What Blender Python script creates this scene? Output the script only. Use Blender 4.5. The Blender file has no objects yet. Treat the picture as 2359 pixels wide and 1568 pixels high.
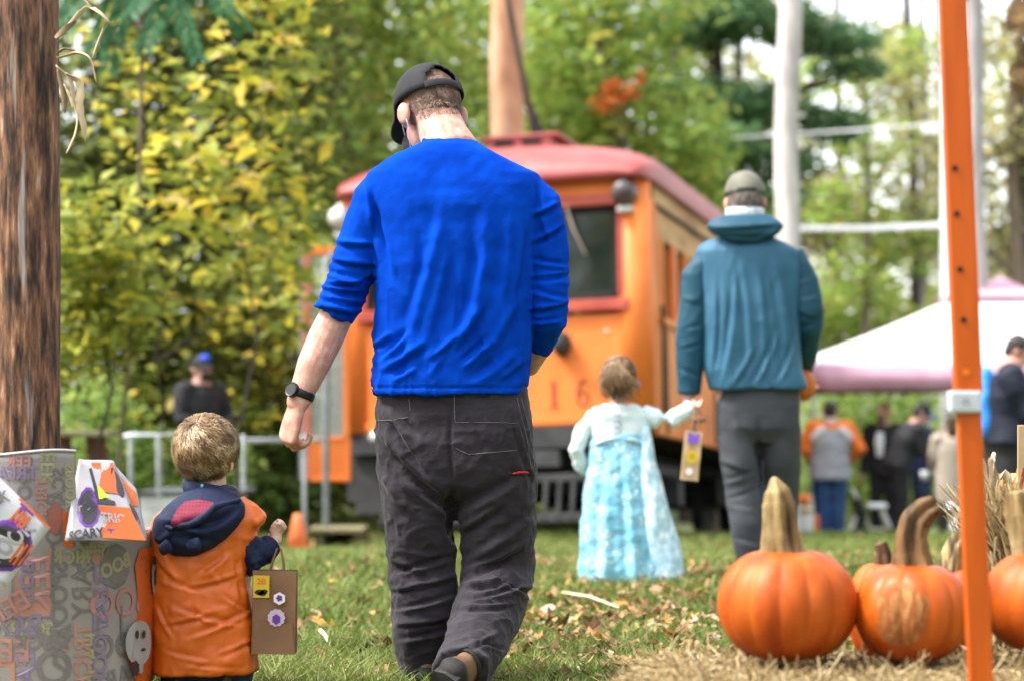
import bpy, bmesh, math, random
import numpy as np
from mathutils import Vector, Matrix

random.seed(7)
rng = np.random.default_rng(7)
SC = bpy.context.scene
COL = SC.collection

# ------------------------------------------------------------------ camera, world, sun, exposure
F, CX, HY, CAMZ = 5000.0, 1179.5, 942.0, 0.79        # focal length in picture units, horizon, eye height

cd = bpy.data.cameras.new("camera")
cam = bpy.data.objects.new("camera", cd)
COL.objects.link(cam)
cam.location = (0, 0, CAMZ)
cam.rotation_euler = (math.radians(90), 0, 0)
cd.sensor_width = 36.0
cd.lens = 36.0 * F / 2359.0
cd.shift_y = (HY - 784.0) / 2359.0
cd.clip_start, cd.clip_end = 0.1, 900
cd.dof.use_dof = True
cd.dof.focus_distance = 6.05
cd.dof.aperture_fstop = 2.35
SC.camera = cam

SUN_EL, SUN_AZ = 55.0, 262.0      # azimuth the light comes from, degrees from +Y clockwise
wd = bpy.data.worlds.new("World")
SC.world = wd
wd.use_nodes = True
nt = wd.node_tree
bg = nt.nodes["Background"]
sky = nt.nodes.new("ShaderNodeTexSky")
sky.sky_type = 'NISHITA'
sky.sun_disc = False
sky.sun_elevation = math.radians(SUN_EL)
sky.sun_rotation = math.radians(SUN_AZ)
sky.air_density, sky.dust_density, sky.ozone_density = 1.2, 2.2, 1.0
hs = nt.nodes.new("ShaderNodeHueSaturation")
hs.inputs['Saturation'].default_value = 0.28
nt.links.new(sky.outputs[0], hs.inputs['Color'])
nt.links.new(hs.outputs[0], bg.inputs['Color'])
bg.inputs['Strength'].default_value = 0.15

sd = bpy.data.lights.new("sun", 'SUN')
sd.energy = 1.5
sd.angle = math.radians(11)
sd.color = (1.0, 0.96, 0.9)
sun = bpy.data.objects.new("sun", sd)
COL.objects.link(sun)
_e, _a = math.radians(SUN_EL), math.radians(SUN_AZ)
_src = Vector((math.sin(_a) * math.cos(_e), math.cos(_a) * math.cos(_e), math.sin(_e)))
sun.rotation_euler = (-_src).to_track_quat('-Z', 'Y').to_euler()
sun.location = _src * 40

SC.view_settings.view_transform = 'Standard'
SC.view_settings.look = 'None'
SC.view_settings.exposure = 2.1
SC.view_settings.gamma = 1.0
SC.view_settings.use_curve_mapping = False
SC.render.engine = 'CYCLES'
SC.cycles.use_denoising = True
SC.cycles.max_bounces = 7
SC.cycles.transparent_max_bounces = 12
SC.cycles.sample_clamp_indirect = 6.0

# ------------------------------------------------------------------ helpers
def P(px, py, Y):
    return Vector(((px - CX) / F * Y, Y, CAMZ + (HY - py) / F * Y))

def sstep(a, b, x):
    t = np.clip((np.asarray(x, float) - a) / (b - a), 0, 1)
    return t * t * (3 - 2 * t)

def hash3(i, j, k, seed):
    n = (i * 374761393 + j * 668265263 + k * 2147483647 + seed * 1274126177) & 0xffffffff
    n = ((n ^ (n >> 13)) * 1274126177) & 0xffffffff
    n = (n ^ (n >> 16)) & 0xffffffff
    return n / 4294967295.0

def vnoise(Q, f=1.0, seed=0):
    """smooth value noise in -1..1 of an (n,3) array"""
    Q = np.asarray(Q, float) * f + 1000.0
    I = np.floor(Q).astype(np.int64)
    u = Q - I
    u = u * u * (3 - 2 * u)
    r = 0
    for a in (0, 1):
        for b in (0, 1):
            for c in (0, 1):
                w = (u[:, 0] if a else 1 - u[:, 0]) * (u[:, 1] if b else 1 - u[:, 1]) * (u[:, 2] if c else 1 - u[:, 2])
                r = r + w * hash3(I[:, 0] + a, I[:, 1] + b, I[:, 2] + c, seed)
    return r * 2 - 1

def gz(x, y):
    x = np.asarray(x, float); y = np.asarray(y, float)
    z = -0.32 * sstep(10, 17, y)
    z = z - 0.066 * np.clip(y - 18.5, 0, 14) * sstep(-0.5, 2.5, x)
    z = z + 0.02 * np.sin(x * 1.7 + y * 0.6) * np.sin(y * 0.9 - x * 0.4) * sstep(6.5, 9, y)
    return z

def G(x, y):
    return Vector((x, y, float(gz(x, y))))

def wl(o):
    v = Vector((0, 0, 0))
    while o is not None:
        v = v + o.location
        o = o.parent
    return v

def tag(o, label=None, cat=None, group=None, kind=None):
    if label: o['label'] = label
    if cat: o['category'] = cat
    if group: o['group'] = group
    if kind: o['kind'] = kind
    return o

def thing(name, label, cat, loc=(0, 0, 0), group=None):
    o = bpy.data.objects.new(name, None)
    o.empty_display_size = 0.1
    COL.objects.link(o)
    o.location = loc
    return tag(o, label, cat, group)

def link(name, me, mat, parent=None, loc=None):
    o = bpy.data.objects.new(name, me)
    COL.objects.link(o)
    if mat is not None and len(me.materials) == 0:
        me.materials.append(mat)
    if parent is not None: o.parent = parent
    if loc is not None: o.location = loc
    return o

def set_smooth(me, v=True):
    me.polygons.foreach_set('use_smooth', np.full(len(me.polygons), v))

def fast_mesh(name, V, F4):
    """numpy mesh; F4 is (m,k) with one k for all faces"""
    V = np.asarray(V, np.float32); F4 = np.asarray(F4, np.int32)
    me = bpy.data.meshes.new(name)
    me.vertices.add(len(V)); me.vertices.foreach_set('co', V.ravel())
    m, k = F4.shape
    me.loops.add(m * k); me.loops.foreach_set('vertex_index', F4.ravel())
    me.polygons.add(m); me.polygons.foreach_set('loop_start', np.arange(m, dtype=np.int32) * k)
    me.update(calc_edges=True)
    return me

def py_mesh(name, V, Fs):
    me = bpy.data.meshes.new(name)
    me.from_pydata([tuple(v) for v in V], [], [tuple(f) for f in Fs])
    me.update()
    return me

def put(name, VF, mat, parent=None, smooth=False, origin=None, kind=None):
    """one mesh object from world-space (V,F); local to its parent, or to origin for a lone thing"""
    V, Fs = VF
    V = np.array([tuple(v) for v in V], float)
    off = wl(parent) if parent is not None else Vector(origin if origin is not None else (0, 0, 0))
    V = V - np.array(off)
    me = py_mesh(name, V, Fs)
    if smooth: set_smooth(me)
    o = link(name, me, mat, parent, None if parent is not None else off)
    if kind: o['kind'] = kind
    return o

def join(*pieces):
    V, Fs = [], []
    for v, f in pieces:
        b = len(V)
        V.extend([tuple(x) for x in v])
        Fs.extend([tuple(i + b for i in g) for g in f])
    return V, Fs

def box(c, s, M=None, bev=0.0):
    """box of full size s centred at c, edges chamfered by bev, optionally turned by matrix M (about world origin)"""
    bm = bmesh.new()
    bmesh.ops.create_cube(bm, size=1)
    for v in bm.verts:
        v.co = Vector((v.co.x * s[0], v.co.y * s[1], v.co.z * s[2]))
    if bev > 0:
        bmesh.ops.bevel(bm, geom=bm.edges[:], offset=min(bev, min(s) * .45), segments=2, affect='EDGES', profile=.6)
    bm.verts.index_update()
    V = [v.co + Vector(c) for v in bm.verts]
    if M is not None: V = [M @ v for v in V]
    Fs = [[v.index for v in f.verts] for f in bm.faces]
    bm.free()
    return V, Fs

def tr(VF, M):
    return [M @ Vector(v) for v in VF[0]], VF[1]

def tube(pts, rad, side=(1, 0, 0), n=14, round_cap=True):
    pts = [Vector(p) for p in pts]
    side = Vector(side)
    V, Fs = [], []
    rings = []
    m = len(pts)
    rr = [(r, r) if not isinstance(r, (tuple, list)) else r for r in rad]
    tang = []
    for i in range(m):
        t = pts[min(i + 1, m - 1)] - pts[max(i - 1, 0)]
        tang.append(t.normalized() if t.length > 1e-9 else Vector((0, 0, 1)))
    seq = [(pts[i], rr[i], tang[i]) for i in range(m)]
    if round_cap:
        r0, r1 = min(rr[0]), min(rr[-1])
        seq = [(pts[0] - tang[0] * r0 * .85, (rr[0][0] * .45, rr[0][1] * .45), tang[0]),
               (pts[0] - tang[0] * r0 * .5, (rr[0][0] * .85, rr[0][1] * .85), tang[0])] + seq + \
              [(pts[-1] + tang[-1] * r1 * .5, (rr[-1][0] * .85, rr[-1][1] * .85), tang[-1]),
               (pts[-1] + tang[-1] * r1 * .85, (rr[-1][0] * .45, rr[-1][1] * .45), tang[-1])]
    for p, (a, b), t in seq:
        s = side - t * side.dot(t)
        if s.length < 1e-4:
            s = Vector((0, 1, 0)) - t * t.y
        s.normalize()
        d = t.cross(s)
        rings.append(len(V))
        for k in range(n):
            th = 2 * math.pi * k / n
            V.append(p + s * (a * math.cos(th)) + d * (b * math.sin(th)))
    for i in range(len(rings) - 1):
        for k in range(n):
            k2 = (k + 1) % n
            Fs.append((rings[i] + k, rings[i] + k2, rings[i + 1] + k2, rings[i + 1] + k))
    Fs.append(tuple(rings[0] + k for k in reversed(range(n))))
    Fs.append(tuple(rings[-1] + k for k in range(n)))
    return V, Fs

def hrings(rows, n=28, ex=2.4):
    """closed loft of level rings: (left px, right px, py, Y, half depth)"""
    V, Fs = [], []
    for (l, r, py, Y, b) in rows:
        c = P((l + r) / 2, py, Y)
        a = (r - l) / 2 / F * Y
        for k in range(n):
            th = 2 * math.pi * k / n
            ct, st = math.cos(th), math.sin(th)
            V.append(c + Vector((a * math.copysign(abs(ct) ** (2 / ex), ct), b * math.copysign(abs(st) ** (2 / ex), st), 0)))
    m = len(rows)
    for i in range(m - 1):
        for k in range(n):
            k2 = (k + 1) % n
            Fs.append((i * n + k, (i + 1) * n + k, (i + 1) * n + k2, i * n + k2))
    Fs.append(tuple(range(n)))
    Fs.append(tuple((m - 1) * n + k for k in reversed(range(n))))
    return V, Fs

def ell(c, ax, n=18, m=12):
    """ellipsoid: c centre, ax three semi-axis vectors"""
    c = Vector(c)
    ax = [Vector(a) for a in ax]
    V = [c + ax[2]]
    Fs = []
    for i in range(1, m):
        ph = math.pi * i / m
        for k in range(n):
            th = 2 * math.pi * k / n
            V.append(c + ax[0] * (math.sin(ph) * math.cos(th)) + ax[1] * (math.sin(ph) * math.sin(th)) + ax[2] * math.cos(ph))
    V.append(c - ax[2])
    for k in range(n):
        Fs.append((0, 1 + k, 1 + (k + 1) % n))
        b = 1 + (m - 2) * n
        Fs.append((len(V) - 1, b + (k + 1) % n, b + k))
    for i in range(m - 2):
        for k in range(n):
            k2 = (k + 1) % n
            Fs.append((1 + i * n + k, 1 + (i + 1) * n + k, 1 + (i + 1) * n + k2, 1 + i * n + k2))
    return V, Fs

def mesh_np(me):
    V = np.empty(len(me.vertices) * 3); me.vertices.foreach_get('co', V)
    N = np.empty(len(me.vertices) * 3); me.vertices.foreach_get('normal', N)
    return V.reshape(-1, 3), N.reshape(-1, 3)

def union(name, pieces, mat, parent, voxel=.012, smooth=6, disp=None, cut=None):
    """pieces grown together into one continuous skin, smoothed, then folded by disp(points, normals) in metres"""
    V, Fs = join(*pieces)
    me = py_mesh(name + '_raw', V, Fs)
    tmp = bpy.data.objects.new('tmp', me)
    COL.objects.link(tmp)
    md = tmp.modifiers.new('r', 'REMESH'); md.mode = 'VOXEL'; md.voxel_size = voxel; md.use_smooth_shade = True
    if smooth:
        ms = tmp.modifiers.new('s', 'SMOOTH'); ms.factor = .5; ms.iterations = smooth
    dg = bpy.context.evaluated_depsgraph_get()
    out = bpy.data.meshes.new_from_object(tmp.evaluated_get(dg))
    bpy.data.objects.remove(tmp); bpy.data.meshes.remove(me)
    out.name = name
    out.materials.clear()
    if disp is not None:
        for d in (disp if isinstance(disp, (list, tuple)) else [disp]):
            Pn, Nn = mesh_np(out)
            Pn = Pn + Nn * d(Pn, Nn)[:, None]
            out.vertices.foreach_set('co', Pn.ravel()); out.update()
    off = wl(parent) if parent is not None else Vector((0, 0, 0))
    Pn, Nn = mesh_np(out)
    out.vertices.foreach_set('co', (Pn - np.array(off)).ravel())
    out.update()
    set_smooth(out)
    return link(name, out, mat, parent)

def proj(Pn):
    return CX + Pn[:, 0] / Pn[:, 1] * F, HY - (Pn[:, 2] - CAMZ) / Pn[:, 1] * F

def caster(o):
    from mathutils.bvhtree import BVHTree
    off = wl(o)
    bv = BVHTree.FromPolygons([v.co + off for v in o.data.vertices], [tuple(p.vertices) for p in o.data.polygons])
    def f(px, py, lift, back=6.0):
        e = Vector((0, 0, CAMZ)); d = (P(px, py, back) - e).normalized()
        loc, n, i, dist = bv.ray_cast(e, d)
        return loc + n * lift if loc is not None else P(px, py, back)
    return f

def folds(segs, back=True):
    """cloth folds: (x0,y0,x1,y1,width,amp[,kind]) laid along a line across the cloth; kind 'f' tucks one side under, 'r' is a ridge"""
    def f(Pn, Nn):
        x, y = proj(Pn)
        d = np.zeros(len(Pn))
        for s in segs:
            x0, y0, x1, y1, w, a = s[:6]
            kind = s[6] if len(s) > 6 else 'f'
            L = math.hypot(x1 - x0, y1 - y0) + 1e-6
            tx, ty = (x1 - x0) / L, (y1 - y0) / L
            u = ((x - x0) * tx + (y - y0) * ty) / L
            bow = 0.12 * L * (0.25 - (u - .5) ** 2)
            q = ((x - x0) * -ty + (y - y0) * tx) - bow
            env = np.clip(np.minimum(u, 1 - u) / .3 + .15, 0, 1) * ((u > -.05) & (u < 1.05))
            g = np.exp(-(q / w) ** 2)
            d += a * env * (g if kind == 'r' else 1.6 * (q / w) * g)
        if back:
            d *= sstep(.35, -.1, Nn[:, 1])
        return d
    return f

def crumple(amp, f, seed=0, st=(1, 1, 1), where=None):
    """sharp creases: ridged noise"""
    def g(Pn, Nn):
        Q = Pn * np.array(st) + .03 * np.stack([vnoise(Pn, 9, seed + 7), vnoise(Pn, 9, seed + 8), vnoise(Pn, 9, seed + 9)], -1)
        r = (1 - np.abs(vnoise(Q, f, seed))) ** 3 - .35 + .45 * ((1 - np.abs(vnoise(Q, f * 2.2, seed + 1))) ** 3 - .35)
        return amp * r * (1 if where is None else where(*proj(Pn)))
    return g

def rumple(amp, f, seed=0, st=(1, 1, 1)):
    def g(Pn, Nn):
        Q = Pn * np.array(st)
        return amp * (vnoise(Q, f, seed) + .5 * vnoise(Q, f * 2.1, seed + 3))
    return g

# ------------------------------------------------------------------ materials
MATS = {}
def mat(name, c, c2=None, rough=.7, scale=6.0, detail=4, bump=0.0, bscale=40.0, st=(1, 1, 1), metal=0, sheen=0, spec=.4, sss=0, coat=0, stops=None, contrast=(.35, .65), emit=None):
    if name in MATS: return MATS[name]
    m = bpy.data.materials.new(name); m.use_nodes = True
    n = m.node_tree.nodes; l = m.node_tree.links
    b = n["Principled BSDF"]
    b.inputs['Roughness'].default_value = rough
    b.inputs['Metallic'].default_value = metal
    b.inputs['Specular IOR Level'].default_value = spec
    if sheen:
        b.inputs['Sheen Weight'].default_value = sheen
        b.inputs['Sheen Roughness'].default_value = .5
    if sss:
        b.inputs['Subsurface Weight'].default_value = sss
        b.inputs['Subsurface Radius'].default_value = (.012, .005, .003)
        b.inputs['Subsurface Scale'].default_value = 1.0
    if coat: b.inputs['Coat Weight'].default_value = coat
    tc = n.new("ShaderNodeTexCoord"); mp = n.new("ShaderNodeMapping")
    mp.inputs['Scale'].default_value = st
    l.new(tc.outputs['Object'], mp.inputs['Vector'])
    nz = n.new("ShaderNodeTexNoise"); nz.inputs['Scale'].default_value = scale; nz.inputs['Detail'].default_value = detail
    l.new(mp.outputs[0], nz.inputs['Vector'])
    rp = n.new("ShaderNodeValToRGB")
    if stops is None:
        if c2 is None: c2 = tuple(min(1, x * 1.22) for x in c); c = tuple(x * .82 for x in c)
        stops = [(contrast[0], c), (contrast[1], c2)]
    els = rp.color_ramp.elements
    while len(els) < len(stops): els.new(.5)
    for e, (p, col) in zip(els, stops):
        e.position = p; e.color = (*col, 1)
    l.new(nz.outputs['Fac'], rp.inputs['Fac'])
    l.new(rp.outputs['Color'], b.inputs['Base Color'])
    if bump:
        nb = n.new("ShaderNodeTexNoise"); nb.inputs['Scale'].default_value = bscale; nb.inputs['Detail'].default_value = 5
        l.new(mp.outputs[0], nb.inputs['Vector'])
        bp = n.new("ShaderNodeBump"); bp.inputs['Strength'].default_value = bump; bp.inputs['Distance'].default_value = .01
        l.new(nb.outputs['Fac'], bp.inputs['Height'])
        l.new(bp.outputs[0], b.inputs['Normal'])
    MATS[name] = m
    return m

def leaf_mat(name, stops, trans=.45, rough=.55):
    """leaf colours differ leaf by leaf through the mesh attribute 'tint'"""
    m = bpy.data.materials.new(name); m.use_nodes = True
    n = m.node_tree.nodes; l = m.node_tree.links
    b = n["Principled BSDF"]; b.inputs['Roughness'].default_value = rough; b.inputs['Specular IOR Level'].default_value = .3
    at = n.new("ShaderNodeAttribute"); at.attribute_name = 'tint'
    rp = n.new("ShaderNodeValToRGB")
    els = rp.color_ramp.elements
    while len(els) < len(stops): els.new(.5)
    for e, (p, col) in zip(els, stops):
        e.position = p; e.color = (*col, 1)
    l.new(at.outputs['Fac'], rp.inputs['Fac'])
    l.new(rp.outputs['Color'], b.inputs['Base Color'])
    tl = n.new("ShaderNodeBsdfTranslucent"); l.new(rp.outputs['Color'], tl.inputs['Color'])
    mx = n.new("ShaderNodeMixShader"); mx.inputs[0].default_value = trans
    l.new(b.outputs[0], mx.inputs[1]); l.new(tl.outputs[0], mx.inputs[2])
    l.new(mx.outputs[0], n["Material Output"].inputs['Surface'])
    return m

def tinted(me, vals):
    a = me.attributes.new('tint', 'FLOAT', 'FACE')
    a.data.foreach_set('value', np.asarray(vals, np.float32))

# ------------------------------------------------------------------ flat print: text and shapes
def text_vf(s, size=1.0, bold=0.0):
    c = bpy.data.curves.new('t', 'FONT'); c.body = s; c.size = size; c.align_x = 'CENTER'; c.align_y = 'CENTER'
    c.offset = bold; c.resolution_u = 3
    o = bpy.data.objects.new('t', c)
    COL.objects.link(o)
    dg = bpy.context.evaluated_depsgraph_get()
    me = bpy.data.meshes.new_from_object(o.evaluated_get(dg))
    V = [v.co.copy() for v in me.vertices]; Fs = [tuple(p.vertices) for p in me.polygons]
    bpy.data.objects.remove(o); bpy.data.curves.remove(c); bpy.data.meshes.remove(me)
    return V, Fs

def poly(pts):
    return [Vector((p[0], p[1], 0)) for p in pts], [tuple(range(len(pts)))]

def disc(cx, cy, r, ry=None, n=24, jag=0):
    ry = ry or r
    return poly([(cx + r * (1 + (jag if k % 2 else 0)) * math.cos(2 * math.pi * k / n), cy + ry * (1 + (jag if k % 2 else 0)) * math.sin(2 * math.pi * k / n)) for k in range(n)])

def move2(VF, x, y, rot=0, sx=1, sy=1):
    c, s = math.cos(rot), math.sin(rot)
    return [Vector((x + (v[0] * sx) * c - (v[1] * sy) * s, y + (v[0] * sx) * s + (v[1] * sy) * c, 0)) for v in VF[0]], VF[1]

def strokes(lines, w):
    V, Fs = [], []
    for ln in lines:
        for (a, b) in zip(ln[:-1], ln[1:]):
            a, b = Vector((*a, 0)), Vector((*b, 0))
            t = (b - a).normalized() * w * .4; q = Vector((-t.y, t.x, 0)).normalized() * w / 2
            k = len(V); V += [a - t + q, a - t - q, b + t - q, b + t + q]; Fs.append((k, k + 1, k + 2, k + 3))
    return V, Fs

# ================================================================== THE SETTING
# ------------------------------------------------------------------ ground
def build_ground():
    ys = np.concatenate([np.arange(-6, 30, .25), np.arange(30, 60, 1.0), np.linspace(60, 400, 25)])
    xs = np.concatenate([np.linspace(-200, -14, 16), np.arange(-13.5, 14, .4), np.linspace(14.5, 200, 16)])
    X, Y = np.meshgrid(xs, ys)
    Z = gz(X, Y)
    V = np.stack([X, Y, Z], -1).reshape(-1, 3)
    nx, ny = len(xs), len(ys)
    i = np.arange(nx * ny).reshape(ny, nx)
    Fq = np.stack([i[:-1, :-1], i[:-1, 1:], i[1:, 1:], i[1:, :-1]], -1).reshape(-1, 4)
    me = fast_mesh('ground', V, Fq); set_smooth(me)
    m = mat('soil', (.05, .075, .02), rough=.95, scale=2.2, detail=8, bump=.5, bscale=25,
            stops=[(.3, (.045, .085, .015)), (.5, (.075, .10, .02)), (.62, (.11, .085, .035)), (.75, (.06, .09, .018))])
    o = link('ground', me, m); o['kind'] = 'structure'
build_ground()

grass_mat = leaf_mat('grass', [(0, (.09, .125, .022)), (.35, (.15, .205, .04)), (.7, (.23, .285, .07)), (.92, (.28, .31, .09)), (1, (.38, .31, .15))], .35)

def build_grass(n=170000):
    u = rng.random(n)
    y = 5.6 * (27.0 / 5.6) ** (u ** 1.15)
    x = (rng.random(n) * 2 - 1) * (y * .262 + .35)
    patch = vnoise(np.stack([x, y, 0 * x], -1), 1.3, 5) + .5 * vnoise(np.stack([x, y, 0 * x], -1), 5, 6)
    keep = rng.random(n) < np.clip(.95 + .9 * patch, .3, 1)
    x, y, patch = x[keep], y[keep], patch[keep]
    n = len(x)
    z = gz(x, y)
    h = (.028 + .04 * rng.random(n)) * (1 + .35 * patch) * (1 + .02 * y)
    w = (.0028 + .0025 * rng.random(n)) * (1 + .07 * np.clip(y - 6, 0, 20))
    th = rng.random(n) * math.tau
    lean = h * (.25 + .9 * rng.random(n))
    ln = rng.random(n) * math.tau
    B = np.stack([x, y, z - .004], -1)
    S = np.stack([np.cos(th) * w, np.sin(th) * w, 0 * w], -1)
    D = np.stack([np.cos(ln) * lean, np.sin(ln) * lean, 0 * w], -1)
    up = np.stack([0 * h, 0 * h, h], -1)
    mid = B + D * .35 + up * .62
    tip = B + D + up
    V = np.stack([B - S, B + S, mid + S * .7, mid - S * .7, tip], 1).reshape(-1, 3)
    b = np.arange(n)[:, None] * 5
    Fq = np.concatenate([b + np.array([[0, 1, 2]]), b + np.array([[0, 2, 3]]), b + np.array([[3, 2, 4]])], 0)
    me = fast_mesh('grass', V, Fq)
    t = np.clip(.42 + .25 * patch + .22 * rng.standard_normal(n), 0, 1)
    tinted(me, np.concatenate([t, t, t]))
    tag(link('grass', me, grass_mat), 'short patchy green lawn grass covering the ground', None, None, 'stuff')
build_grass()

# ------------------------------------------------------------------ fallen leaves
LEAFC = [('tan', (.27, .155, .075), (.40, .26, .14)), ('brown', (.11, .05, .02), (.19, .095, .04)), ('yellow', (.6, .36, .03), (.75, .5, .08)),
         ('orange', (.45, .15, .03), (.6, .25, .05)), ('pale', (.36, .27, .19), (.48, .38, .29))]
def leaf_outline(kind):
    if kind == 0:   # lobed
        return [(0, -1), (.25, -.75), (.75, -.8), (.6, -.35), (1, .05), (.55, .15), (.6, .6), (.22, .5), (0, 1), (-.22, .5), (-.6, .6), (-.5, .1), (-.95, 0), (-.6, -.4), (-.7, -.8), (-.2, -.72)]
    return [(0, -1.05), (.3, -.6), (.5, -.1), (.46, .35), (.2, .8), (0, 1.05), (-.22, .78), (-.48, .3), (-.5, -.15), (-.28, -.62)]
def leaf_vf(kind, curl, seed):
    r = random.Random(seed)
    out = leaf_outline(kind)
    V = [Vector((0, 0, 0))]
    for (a, b) in out:
        a *= r.uniform(.85, 1.1); b *= r.uniform(.9, 1.1)
        V.append(Vector((a, b, curl * (a * a * .8 + .35 * b * b) + r.uniform(-.08, .08) + .12 * math.sin(3 * b + seed))))
    n = len(out)
    return V, [(0, 1 + k, 1 + (k + 1) % n) for k in range(n)]
leaf_meshes = []
for ci, (nm, c1, c2) in enumerate(LEAFC):
    m = mat('dry_leaf_' + nm, c1, c2, rough=.75, scale=1.4, detail=5)
    for k in range(4):
        V, Fs = leaf_vf(k % 2, [.35, .75, .15, .55][k], ci * 10 + k)
        me = py_mesh('fallen_leaf', V, Fs); me.materials.append(m)
        leaf_meshes.append((nm, me))
LEAFLAB = {'tan': 'curled tan fallen leaf lying on the lawn', 'brown': 'dark brown fallen leaf lying on the lawn', 'yellow': 'yellow fallen leaf lying on the green lawn',
           'orange': 'rusty orange fallen leaf lying on the lawn', 'pale': 'pale bleached fallen leaf lying on the lawn'}
def place_leaf(nm, me, x, y, s, r):
    o = bpy.data.objects.new('fallen_leaf', me); COL.objects.link(o)
    o.location = (x, y, float(gz(x, y)) + .022 + .3 * s * r.random())
    o.rotation_euler = (r.gauss(0, .5), r.gauss(0, .5), r.random() * 6.28); o.scale = (s, s, s)
    tag(o, LEAFLAB[nm], 'leaf', nm + ' fallen leaves on the lawn')
def build_leaves():
    r = random.Random(3)
    for i in range(270):
        y = 6.15 * (12.5 / 6.15) ** (r.random() ** 1.1)
        x = r.uniform(-.24, .23) * y
        if r.random() < .5: x = r.gauss(.045, .045) * y; y = min(y, r.uniform(6.2, 9.5))
        nm, me = leaf_meshes[r.choice([0, 1, 2, 3, 0, 1, 4, 5, 6, 7, 4, 5, 6, 7, 8, 9, 12, 13, 2, 3, 18, 12])]
        place_leaf(nm, me, x, y, r.uniform(.022, .046), r)
    # the loose litter of smaller, farther leaves
    vs, fs, ts, b = [], [], [], 0
    for i in range(7000):
        y = 6.0 * (24 / 6.0) ** (r.random() ** .9)
        x = r.uniform(-.26, .26) * y
        if r.random() < .4: x = r.gauss(.05, .06) * y
        V, Fs = leaf_vf(1, r.uniform(.1, .7), i)
        s = r.uniform(.013, .034)
        M = Matrix.Translation((x, y, float(gz(x, y)) + .02 + r.random() * .03)) @ Matrix.Rotation(r.random() * 6.28, 4, 'Z') @ Matrix.Rotation(r.gauss(0, .5), 4, 'X') @ Matrix.Scale(s, 4)
        vs += [M @ v for v in V]; fs += [tuple(q + b for q in f) for f in Fs]; b += len(V)
        ts += [r.random()] * len(Fs)
    me = fast_mesh('leaf_litter', np.array([tuple(v) for v in vs]), np.array(fs)); tinted(me, ts)
    lm = leaf_mat('litter', [(0, (.10, .045, .018)), (.3, (.22, .11, .045)), (.6, (.33, .20, .10)), (.85, (.42, .25, .07)), (1, (.46, .34, .24))], .15, .8)
    tag(link('leaf_litter', me, lm), 'small dry leaves scattered thinly over the lawn', None, None, 'stuff')
build_leaves()
# the bright yellow leaf by the hem, the pale ones and the long dry stalk
rr_ = random.Random(5)
for (px, py, nm, s) in ((1338, 1355, 'yellow', .055), (770, 1345, 'yellow', .06), (868, 1335, 'pale', .05), (1265, 1405, 'pale', .05), (742, 1540, 'pale', .06), (860, 1455, 'tan', .06), (1420, 1395, 'orange', .05), (850, 1525, 'brown', .06), (1290, 1440, 'brown', .055)):
    Y = CAMZ * F / (py - HY)
    for _ in range(6):
        Y = (CAMZ - float(gz((px - CX) / F * Y, Y)) - .03) * F / (py - HY)
    me = [m for n_, m in leaf_meshes if n_ == nm][1]
    place_leaf(nm, me, (px - CX) / F * Y, Y, s, rr_)
def stick(name, a, b, Y0, Y1, r, label):
    p, q = P(*a, Y0), P(*b, Y1)
    mid = (p + q) / 2 + Vector((0, 0, .012))
    tag(put(name, tube([p, mid, q], [r, r * .9, r * .5], n=7), mat('straw_stalk', (.55, .44, .28), (.75, .66, .5), scale=20), None, True, origin=p), label, 'stalk')
stick('dry_stalk', (1297, 1364), (1425, 1398), 9.0, 8.2, .0065, 'long pale dry stalk lying on the lawn beside the blue dress')
stick('fallen_twig', (738, 1452), (762, 1490), 7.3, 6.95, .008, 'short dark twig poking from the lawn by the paper bag')

# ------------------------------------------------------------------ trees
bark = mat('bark', (.10, .075, .05), (.2, .15, .11), rough=.95, scale=9, st=(1, 1, .2), bump=.6, bscale=25)
bark_dark = mat('bark_dark', (.03, .022, .016), (.07, .05, .035), rough=.95, scale=9, st=(1, 1, .2), bump=.6, bscale=25)
bark_grey = mat('bark_grey', (.34, .31, .29), (.62, .57, .54), rough=.9, scale=5, st=(1, 1, .35), bump=.3, bscale=25)
bark_smooth = mat('bark_smooth', (.22, .21, .20), (.36, .34, .33), rough=.9, scale=5, st=(1, 1, .3), bump=.3, bscale=25)
bark_pine = mat('bark_pine', (.36, .16, .08), rough=.9, scale=3.2, detail=6, st=(1, 1, .45), bump=.6, bscale=18,
                stops=[(.3, (.3, .15, .10)), (.45, (.48, .24, .14)), (.55, (.56, .32, .20)), (.7, (.46, .28, .22))])

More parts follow.
